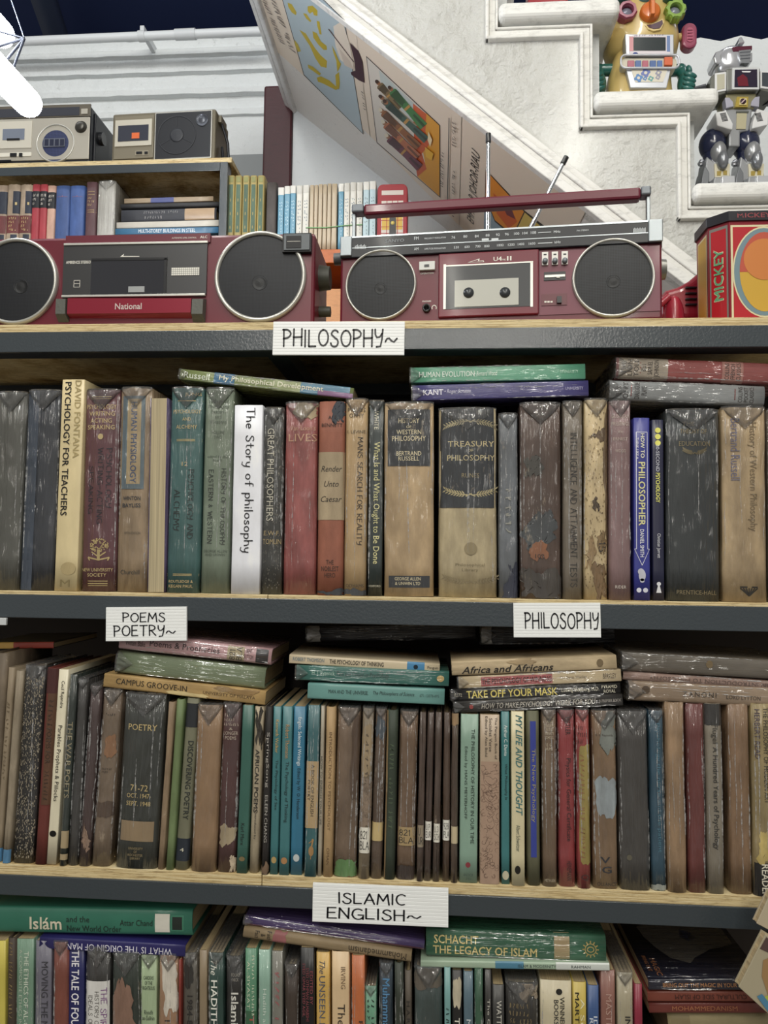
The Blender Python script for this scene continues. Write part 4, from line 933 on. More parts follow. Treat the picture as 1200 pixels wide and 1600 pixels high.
lay_book((953,592),(953,625),(1195,602),(1195,634),.010,.13,'cloth','#7f8283',1,'grey cloth hardback lying under the red one at the right',
  [('THE\nCLERY','h',0,.92,.8,.08,tw),('DIALOGUE\nPLAYS','h',.0,.80,.8,.08,tw),('COLLINS\nPOCKET\nCLASSICS','h',0,.12,.8,.10,tw)],(),{'rules':[(.86,'#7b3a34',.001),(.19,'#7b3a34',.001)]},group=G2L)
lay_book((963,556),(963,590),(1236,567),(1236,602),.012,.13,'cloth','#8c3d39',1,'faded red hardback with grey bands lying uppermost at the right',
  [('THE\nLION\nTOLL','h',0,.92,.8,.1,tw),('BILLI\nSAMUEL\nJOHNSON','h',.0,.80,.8,.11,tw),('COLLINS\nFRENCH\nCLASSICS','h',0,.33,.8,.09,tw)],[(.70,.985,-.5,.5,'#978a78'),(.27,.39,-.5,.5,'#a06a5e')],{'rules':[(.86,'#7b3a34',.001)]},group=G2L)
# ------------------------------------------------------------------ books on the poetry and psychology shelf
G3 = 'books standing on the middle shelf'
row3 = [
 (-14,1020,11,-38,-10,1346,'worn','#6b5c48',0,'brown worn spine cut off at the left edge of the middle shelf',(),(),{}),
 (12,1043,23,-10,1,1348,'cloth','#8b7a60',0,'tan spine with a blue foot, at the left edge of the middle shelf',[('AMM MMM MMM MMMMMMM','v',0,.62,.4,.4,'#6a5a40','z')],[(.0,.07,-.5,.5,'#3f7fae')],{}),
 (24,1048,36,2,14,1348,'worn','#8e8069',0,'pale stained spine left of the black flaked one',(),[(.0,.07,-.5,.5,'#4a88b4')],{}),
 (38,1040,70,17,51,1347,'worn','#211f1e',1,'black spine flaked all over with cream specks',(),(),{'art':[emblem(0,.48,.46,.46,'#a99c84','dashes')]}),
 (72,1044,91,53,71,1345,'cloth','#6d2a20',0,'rust red spine with a brown panel, left of the narrow cream paperback',[('POEMS FOR','v',.12,.60,.18,.4,'#3a2718'),('TRAVELLE','v',.12,.40,.15,.4,'#3a2718','z'),('SCOUTS','v',.12,.77,.13,.4,'#3a2718','z')],[(.30,.87,-.2,.5,'#5c3a22'),(.87,1,-.5,.5,'#4b1f1d')],{}),
 (92,1046,107,71,88,1354,'paper','#dcd3b4',0,'narrow cream paperback lettered Parables Prophets & Pillocks',[('Cecil Rajendra','v',0,.87,.14,.42,'#1f1c18'),('Parables Prophets & Pillocks','v',-.02,.515,.39,.52,'#1c1917')],(),{'hard':False,'dp':.14,'art':[emblem(.0,.155,.34,.016,'#1d1d1b','oval')]}),
 (109,1054,119,90,104,1350,'cloth','#26302a',1,'dark green spine with pale lettering THE WAR POETS, half hidden by the cream paperback',[('THE WAR POETS','v',.05,.55,.40,.66,'#82785a','b')],[(.03,.06,-.4,.5,'#a8936a','paper'),(.09,.18,-.4,.5,'#a8936a','paper')],{'nofold':1}),
 (120,1062,138,105,120,1351,'cloth','#3a3836',1,'charcoal spine in crumpled plastic, right of the WAR POETS book',(),(),{}),
 (140,1072,158,121,139,1353,'cloth','#43312f',1,'dark plum brown spine with a frayed pale foot',(),[(.10,.2,-.3,.3,'#8c6f5a','worn',.2)],{}),
 (160,1078,191,141,170,1357,'worn','#6d5b48',1,'grey brown spine with a faded orange title block, left of the thick POETRY volume',[('WMMMM','h',0,.86,.5,.014,'#2b2520','z'),('GMMMMM\nMMMM','h',0,.54,.5,.03,'#3a2f28','z')],[(.62,.74,-.2,.4,'#8a5f38','worn',.05),(.28,.36,-.5,.5,'#4c3a2c','worn',.05)],{}),
 (194,1085,258,177,243,1357,'cloth','#2c2f2a',1,'thick black green volume stamped POETRY 71-72 with a paper label',
   [('POETRY','h',0,.81,.70,.036,GO),('71-72','h',0,.46,.42,.036,GO),('OCT. 1947-','h',0,.415,.58,.026,GO),('SEPT. 1948','h',0,.37,.58,.026,GO),('UNIVERSITY\nOF\nROCHESTER\nLIBRARY','h',0,.085,.36,.07,'#8d7b50')],(),{'stickers':[],'art':[],'rules':[]}),
 (263,1097,273,245,256,1358,'worn','#8b7356',0,'thin light brown spine right of the POETRY volume',(),(),{}),
 (275,1093,288,258,270,1358,'cloth','#667a48',0,'thin moss green spine with lichen like stains',(),(),{}),
 (290,1091,313,273,292,1353,'cloth','#6f6e55',0,'olive spine lettered DISCOVERING POETRY between dark bands',[('DISCOVERING POETRY','v',.1,.52,.46,.42,'#262a24','b'),('4','h',0,.115,.3,.02,'#c9c4ac')],[(.83,.97,-.5,.5,'#24272c'),(.05,.18,-.5,.5,'#1d2530')],{}),
 (307,1102,347,297,336,1358,'cloth','#8c6c49',1,'plain light brown hardback in plastic, left of the LONGER POEMS spine',(),(),{}),
 (348,1100,377,338,367,1359,'cloth','#4a2a28',1,'maroon spine reading LONGER POEMS with a worn cream patch',[('MMM\nMMMMM\nMMMMMMM','h',.0,.905,.8,.075,'#b3a290','z'),('&','h',0,.85,.2,.016,'#b3a290'),('LONGER\nPOEMS','h',.0,.81,.8,.05,'#b3a290')],[(.16,.27,-.42,.46,'#a3916f','worn',.08),(.0,.1,.2,.5,'#bda98c','worn',.1)],{}),
 (379,1102,396,369,386,1356,'paper','#2e6154',0,'dark green paperback with a small round badge near its foot, right of the maroon spine',[('Karl Marx','v',-.05,.23,.13,.34,'#17201d')],(),{'hard':False,'art':[emblem(0,.085,.28,.014,'#8d7a4e','oval')]}),
 (398,1104,412,388,404,1359,'worn','#a39478',0,'scuffed cream spine lettered AFRICAN POEMS in black',[('AFRICAN POEMS','v',.0,.55,.38,.45,'#201d1a','b'),('Introduced by','v',0,.28,.16,.3,'#3a352e')],[(.78,.97,-.3,.4,'#3a342c','worn',.25)],{}),
 (414,1104,426,408,419,1356,'worn','#26211f',0,'black cracked spine with silver lettering SpringSong',[('SpringSong','v',.0,.68,.33,.5,'#a9a39a'),('EILEEN CHANG','v',0,.33,.28,.42,'#a9a39a')],[(.0,.06,-.5,.5,'#7c6248','worn',.1)],{}),
 (427,1104,440,421,434,1360,'paper','#2f7377',0,'teal paperback lettered The Physiology of Sex',[('Kenneth Walker','v',.05,.82,.2,.4,'#c9a04a'),('The Physiology of Sex','v',.05,.53,.30,.42,'#14282b')],(),{'hard':False,'art':[emblem(0,.085,.32,.02,'#c9a860','oval')]}),
 (441,1104,458,436,451,1360,'paper','#337478',0,'teal paperback lettered The Psychology of Thinking',[('Robert Thomson','v',.05,.79,.2,.4,'#b98848'),('The Psychology of Thinking','v',.05,.49,.36,.42,'#14282b')],(),{'hard':False,'art':[emblem(0,.085,.32,.02,'#c08a50','oval')]}),
 (459,1104,478,453,472,1360,'paper','#1f7191',0,'bright blue paperback, second of its kind height right of the teal pair, lettered Selected Writings',[('Engels: Selected Writings','v',.02,.79,.29,.40,'#d9e4e6'),('Edited by W. O. Henderson','v',.02,.48,.30,.36,'#10222b')],(),{'hard':False,'art':[emblem(0,.10,.26,.022,'#dfe8e8','oval')]}),
 (481,1102,500,475,494,1360,'paper','#2c6166',1,'teal paperback with a tan middle band and a bird, lettered A BOOK OF ENGLISH POETRY',[('A BOOK OF ENGLISH','v',.05,.50,.30,.26,'#1f1c16'),('POETRY','v',-.25,.5,.12,.24,'#1f1c16')],[(.28,.67,-.5,.5,'#b19465','paper')],{'hard':False,'art':[emblem(.05,.16,.4,.06,'#b98a4a','bird')],'nofold':1}),
 (501,1103,508,496,502,1360,'paper','#a69b86',0,'very thin grey white booklet lettered in tiny capitals',[('HOW TO ENRICH YOUR LIFE','v',0,.5,.40,.55,'#4a453c')],(),{'hard':False}),
 (509,1105,525,504,519,1363,'cloth','#ab8a59',0,'tan spine lettered INTRODUCTION TO PSYCHOLOGY',[('INTRODUCTION TO PSYCHOLOGY','v',.05,.56,.58,.30,'#6a4f2c'),('OMAN','v',0,.12,.10,.3,'#6a4f2c')],(),{}),
 (527,1106,564,521,556,1361,'worn','#6b5642',1,'broad grey brown spine with a grass green foot',(),[(.0,.095,-.45,.5,'#4f7a3c','worn',.06),(.45,.95,.15,.5,'#55402f','worn',.06)],{}),
 (566,1107,585,559,577,1363,'worn','#7a6a52',1,'stained spine with a white shelf label reading 821 BLA',[('WMMMMMM','v',0,.7,.3,.25,'#5c4c3a','z')],[(.60,.9,-.45,.45,'#9a8460','worn',.05),(.3,.58,-.5,.5,'#8a7560','worn',.06)],{'stickers':[(.15,.30,'#ddd8c8','821\nBLA')],'art':[emblem(0,.45,.45,.12,'#4a3c34','squiggle')]}),
 (587,1108,604,578,597,1362,'worn','#5a4839',1,'brown spine with a blank yellow shelf label',(),[(.83,.95,-.4,.4,'#45505a','worn',.1)],{'stickers':[(.22,.33,'#c2a868','')]}),
 (605,1110,622,599,617,1364,'cloth','#2f3a2c',0,'dark green spine with a tan rubbed edge, between two labelled brown books',[('TMMMMM MMMMMM MMMM','v',.0,.55,.5,.4,'#4a5a40','z')],[(.0,1,-.5,-.36,'#8a7048','worn',.03)],{}),
 (625,1112,654,619,647,1372,'worn','#6b523b',1,'broad brown spine with a pale yellow label marked 821 BLA and a dark foot',(),[(.0,.08,-.5,.5,'#33241c','worn',.04)],{'stickers':[(.20,.31,'#a88d5a','821\nBLA')]}),
 (656,1113,666,650,661,1376,'worn','#4c3a2f',1,'first of the thin dark brown spines, its label torn and grey',(),(),{'stickers':[(.2,.33,'#8f8068','U\nUR')],'nofold':1}),
 (668,1113,679,662,673,1375,'worn','#45342b',1,'thin dark brown spine with a white label reading EUR',(),(),{'stickers':[(.24,.35,'#e6e2d6','U.P\nEUR')],'nofold':1}),
 (681,1113,691,675,687,1375,'worn','#49382d',1,'thin dark brown spine with a white label reading SCH',(),(),{'stickers':[(.23,.34,'#ddd8c8','U.3\nSCH')],'nofold':1}),
 (694,1113,704,690,703,1377,'worn','#4f3b2c',1,'thin dark brown spine with a white label reading PLA',(),(),{'stickers':[(.24,.36,'#e2dfd4','928\nPLA')],'nofold':1}),
 (706,1115,717,704,715,1378,'worn','#4e3d2f',1,'last of the thin dark brown spines, with a plain cream label',(),[(.93,1,-.5,.5,'#9a7a50','worn',.03)],{'stickers':[(.23,.33,'#bfae86','')],'nofold':1}),
 (720,1116,748,717,746,1379,'paper','#7fa08c',0,'pale green paperback lettered THE PHILOSOPHY OF HISTORY IN OUR TIME',[('THE PHILOSOPHY OF HISTORY IN OUR TIME','v',.2,.57,.68,.2,'#22302a'),('Edited by HANS MEYERHOFF','v',-.2,.59,.43,.2,'#22302a'),('ANCHOR\nA164','h',0,.035,.55,.04,'#4c6256')],(),{'hard':False,'art':[emblem(-.02,.105,.14,.016,'#a3404a','oval')]}),
 (750,1117,781,749,780,1379,'paper','#b39c80',0,'pinkish tan paperback patterned with fine ink drawings',[('The Penguin Book of','v',.3,.86,.25,.16,'#3a3028'),('Socialist Verse','v',.04,.88,.2,.16,'#3a3028'),('Edited by Alan Bold','v',-.2,.87,.24,.16,'#3a3028')],[(.0,.72,-.46,.5,'#a98a72','paper')],{'hard':False,'art':[emblem(.02,.36,.42,.34,'#5f4a40','squiggle'),emblem(.02,.30,.42,.28,'#7d5f50','squiggle')]}),
 (783,1112,796,783,797,1381,'paper','#2d7678',0,'slim teal paperback lettered What Philosophy Is',[('Arthur C. Danto','v',.05,.83,.18,.40,'#dfe6e0'),('What Philosophy Is','v',.05,.59,.21,.40,'#12282a')],(),{'hard':False,'art':[emblem(.0,.05,.4,.026,'#d6cfae','oval')]}),
 (799,1112,819,799,821,1382,'paper','#d2c69a',0,'cream paperback lettered MY LIFE AND THOUGHT in blue green capitals',[('MY LIFE AND THOUGHT','v',.08,.69,.58,.52,'#2f6f70','bi'),('Albert Schweitzer','v',.0,.27,.15,.3,'#4d5a50')],(),{'hard':False,'art':[emblem(-.05,.09,.22,.024,'#2a2723','oval')]}),
 (822,1111,843,824,845,1381,'cloth','#5d5c42',0,'olive spine with a bright blue strip lettered The New Psychology',[('The New Psychology','v',.0,.57,.42,.34,'#9c9258'),],[(.16,.94,-.22,.22,'#32409a','paper')],{}),
 (846,1110,870,848,871,1383,'cloth','#6b553e',1,'brown spine with small pale capitals NURSING AND TEACHING',[('NURSING\nAND\nTEACHING\nIN THE\nINFANTS\nSCHOOL','h',.0,.90,.76,.13,'#c2b294'),('E. G.\nHUME','h',0,.79,.5,.04,'#c2b294'),('METHUEN','h',0,.035,.7,.016,'#b6a588')],(),{}),
 (872,1110,897,873,901,1384,'cloth','#8a2c2f',1,'red spine lettered Physics for General Certificate',[('LITTLER','v',.1,.91,.1,.3,'#2b1414'),('Physics for General Certificate','v',.08,.49,.47,.36,'#2b1414'),('HEINEMANN','v',.1,.09,.11,.28,'#2b1414')],(),{}),
 (899,1110,922,904,923,1383,'worn','#8e3330',1,'red spine with a peeling mustard yellow panel',[('MMM\nMMMMM\nMMM','h',-.05,.86,.7,.1,'#3a1a18','z'),('Q','h',.05,.06,.6,.035,'#3a1616'),('PMMMMMMMMM MMM MMMMMMM','v',-.1,.46,.58,.34,'#8a5a2c','z')],[(.14,.80,-.35,.5,'#8f7c2c','worn',.05)],{'art':[]}),
 (925,1111,963,927,967,1384,'worn','#7a5f42',1,'brown spine with grey blue worn patches and a black device at its foot',[('E. E. Reynolds','h',0,.86,.7,.016,'#3a2e22'),('OLLANCZ','h',.05,.025,.8,.02,'#2b241e'),('V','h',-.02,.16,.42,.035,'#23262e','b'),('G','h',.04,.105,.4,.038,'#23262e','b')],[(.4,.62,-.35,.46,'#8d979c','worn',.08),(.78,1,-.1,.5,'#6a6f68','worn',.15)],{'art':[]}),
 (965,1112,1012,970,1018,1389,'cloth','#3f3c39',1,'wide charcoal hardback in glossy plastic on the right half of the middle shelf',(),(),{'art':[emblem(-.2,.18,.09,.016,'#6f6a58','oval')]}),
 (1014,1111,1037,1019,1043,1393,'cloth','#22475a',1,'blue teal hardback with a pale rubbed foot',[('Psychology the nurse and the patient','v',.05,.57,.72,.34,'#3d7388')],[(.0,.03,-.5,.5,'#8a8f86','worn',.03)],{}),
 (1040,1098,1070,1045,1075,1396,'worn','#8d6f4d',1,'light brown hardback right of the blue teal one',(),(),{'nofold':1}),
 (1072,1100,1101,1077,1105,1398,'cloth','#642a26',1,'brick red hardback left of the grey A Hundred Years of Psychology spine',(),(),{'nofold':1}),
 (1102,1100,1128,1107,1134,1392,'cloth','#7b7262',1,'grey spine lettered A Hundred Years of Psychology',[('Flugel','v',.0,.84,.10,.42,'#2c2924'),('A Hundred Years of Psychology','v',.0,.50,.54,.42,'#2c2924','b')],[(.885,1,-.5,.5,'#2c2a28')],{'nofold':1}),
 (1136,1100,1171,1143,1178,1399,'worn','#7b5d3f',1,'plain brown hardback, next to last at the right end of the middle shelf',(),(),{'nofold':1}),
 (1174,1100,1207,1180,1213,1404,'worn','#8a7748',1,'tan and black spine lettered MODERN ART, at the right edge of the middle shelf',[('THE PHILOSOPHY OF MODERN ART','v',.15,.73,.5,.24,'#241d1a'),('HERBERT READ','v',-.25,.84,.26,.24,'#3a2a44'),('READER','v',.0,.08,.17,.34,'#d9d2bc','b')],[(.0,.17,-.5,.5,'#1f1d1d','paper'),(.17,.32,-.3,.5,'#b8a04a','worn',.1)],{'nofold':1}),
]
for r_ in row3:
    if r_[9].startswith('thick black green volume'): r_[12]['stickers'] = [(.155,.27,'#8d7655','')]
stand_books(row3, ZS[2], G3, (.004, .006, .003, .005), (.105, .125))
G3L = 'books lying on top of the middle row'
# left pile
lay_book((162,1052),(161,1073),(415,1080),(414,1103),.006,.115,'worn','#b08d4c',0,'yellow brown paperback lettered CAMPUS GROOVE-IN at the bottom of the left pile',[('CAMPUS GROOVE-IN','v',.05,.70,.44,.42,'#2d2416'),('UNIVERSITY OF MALAYA','v',-.05,.22,.32,.22,'#5a4526')],[(.35,.6,-.5,-.2,'#d0b878','worn',.05),(.05,.3,.1,.5,'#8a6a34','worn',.1)],{'hard':False},group=G3L)
lay_book((184,1017),(180,1052),(415,1043),(413,1078),.010,.12,'cloth','#71805f',1,'thick sage green hardback in the middle of the left pile',(),(),{},group=G3L)
lay_book((186,988),(186,1014),(424,1013),(424,1041),.008,.12,'paper','#b98f92',1,'pink book lettered Poems & Prophecies on top of the left pile',[('William Blake','v',-.05,.89,.13,.32,'#33262a'),('Poems & Prophecies','v',.0,.565,.46,.48,'#33262a'),('BENT\nSUTTON','v',.05,.145,.06,.6,'#4a3438')],[(.02,.10,-.42,.42,'#2a2729','paper')],{'stickers':[(.175,.285,'#a59673','821\nBLA')],'hard':True,'nofold':1},group=G3L)
# second pile
lay_book((482,1066),(481,1091),(695,1077),(694,1102),.006,.11,'paper','#5f9790',0,'light teal paperback lettered MAN AND THE UNIVERSE at the bottom of the second pile',[('MAN AND THE UNIVERSE.','v',.05,.70,.29,.24,'#1f3533'),('The Philosophers of Science','v',.05,.37,.30,.30,'#1f3533','i'),('671-12078-095','v',.05,.11,.14,.18,'#3f625e')],(),{'hard':False},group=G3L,rz=.03)
lay_book((464,1038),(463,1062),(702,1049),(701,1073),.008,.11,'paper','#27665c',1,'dark green paperback lettered Fact and Fiction in Psychology in the second pile',[('H. J. Eysenck','v',0,.82,.15,.36,'#9fc0b0'),('Fact and Fiction in Psychology','v',.0,.56,.34,.40,'#12302c')],(),{'hard':False,'art':[emblem(0,.055,.22,.024,'#c2a560','oval')]},group=G3L,rz=.02)
zt4 = lay_book((453,1021),(453,1036),(687,1037),(687,1052),.012,.11,'paper','#c9b794',0,'cream paperback lettered THE PSYCHOLOGY OF THINKING on top of the second pile',[('ROBERT THOMSON','v',.05,.87,.21,.42,'#6f7f86','b'),('THE PSYCHOLOGY OF THINKING','v',.02,.55,.36,.48,'#25201c','b'),('Penguin','v',0,.045,.07,.36,'#2a2622')],[(.10,.215,-.5,.5,'#2f7fae','paper')],{'hard':False,'art':[emblem(0,.158,.25,.016,'#1b2c38','disc')]},group=G3L,rz=.03)
# third pile
lay_book((710,1096),(711,1115),(973,1084),(973,1103),.006,.11,'paper','#2b2826',1,'black paperback lettered HOW TO MAKE PSYCHOLOGY WORK at the bottom of the third pile',[('HOW TO MAKE PSYCHOLOGY WORK FOR YOU','v',.0,.50,.68,.46,'#b9b2a4','i'),('A PREMIER BOOK','v',0,.075,.13,.26,'#9a948a')],(),{'hard':False,'art':[emblem(0,.90,.2,.012,'#a84440','oval')]},group=G3L)
lay_book((705,1077),(706,1096),(969,1066),(970,1085),.010,.11,'paper','#1f1e1e',1,'black paperback lettered TAKE OFF YOUR MASK in yellow in the third pile',[('R572','v',0,.96,.045,.3,'#b3ab94'),('TAKE OFF YOUR MASK','v',.0,.64,.54,.66,'#d6c24a','b'),('Ludwig Eidelberg, M.D.','v',0,.235,.22,.42,'#d3cbb4'),('PYRAMID\nROYAL','v',0,.065,.09,.66,'#d0c9b0')],(),{'hard':False},group=G3L)
lay_book((716,1057),(717,1077),(970,1045),(971,1065),.007,.11,'paper','#c0ab84',1,'cream paperback with a red strip lettered THE PSYCHOLOGY OF WINNING in the third pile',[('THE PSYCHOLOGY OF WINNING','v',0,.64,.43,.46,'#241a16','b'),('Dr. Denis Waitley','v',0,.29,.16,.3,'#6a5c48'),('BERKLEY','v',0,.07,.08,.4,'#5a4d3c')],[(.42,.86,-.38,.38,'#a1494a','paper')],{'hard':False},group=G3L)
zt7 = lay_book((705,1033),(706,1057),(963,1024),(964,1045),.006,.115,'worn','#b59f78',0,'stained tan paperback lettered Africa and Africans on top of the third pile',[('Africa and Africans','v',-.15,.66,.56,.52,'#241e18','bi')],[(.5,.65,.1,.5,'#9a825a','worn',.1)],{'hard':False,'art':[emblem(.0,.10,.28,.02,'#7d6a4a','oval')]},group=G3L)
# fourth pile
lay_book((982,1064),(984,1095),(1246,1076),(1248,1110),.006,.12,'cloth','#8a745c',1,'light brown hardback lettered ZANONI at the bottom of the right pile',[('ZANONI','v',.0,.58,.20,.26,'#2f261e','w'),('LORD LYTTON','v',-.05,.32,.20,.2,'#3c3026')],(),{'art':[emblem(.1,.90,.2,.02,'#5f4c3a','disc')]},group=G3L)
lay_book((974,1048),(974,1063),(1246,1066),(1246,1082),.009,.12,'cloth','#8c6f62',1,'dusty pink hardback upside down in the right pile with faint capitals',[('AN INTRODUCTION TO PHILOSOPHY','v',0,.50,.7,.4,'#5a463e'),('CAMPBELL','v',0,.86,.12,.3,'#5a463e')],(),{},flip=True,group=G3L)
lay_book((973,1019),(973,1048),(1246,1032),(1246,1066),.007,.125,'cloth','#5d554a',1,'thick grey brown hardback in shining plastic on top of the right pile',(),(),{'art':[emblem(.1,.50,.2,.02,'#86714c','oval')]},group=G3L)
# black wrapped books pushed under the rail behind the piles
for (a, b, c, d, lab, z0) in (((478,978),(480,1004),(742,974),(744,1000),'black book in crumpled wrap lying far back under the middle rail, behind the second pile',zt4+.004),
                          ((752,978),(752,1008),(960,976),(960,1006),'black wrapped book lying far back under the middle rail, behind the third pile',zt7+.004)):
    lay_book(a, b, c, d, .085, .12, 'cloth', '#16151a', 1, lab, (), [(.92,1.0,-.5,.5,'#8b8880','worn',.03)], {}, group=G3L)
lay_book((-30,1004),(-30,1014),(84,1003),(84,1013),.06,.12,'paper','#2a2622',0,'thin red and yellow edged book lying far back over the middle row',(),[(.0,.55,-.5,.5,'#9a3626','paper'),(.55,1,-.5,.5,'#c99a2e','paper')],{'hard':False},group=G3L)
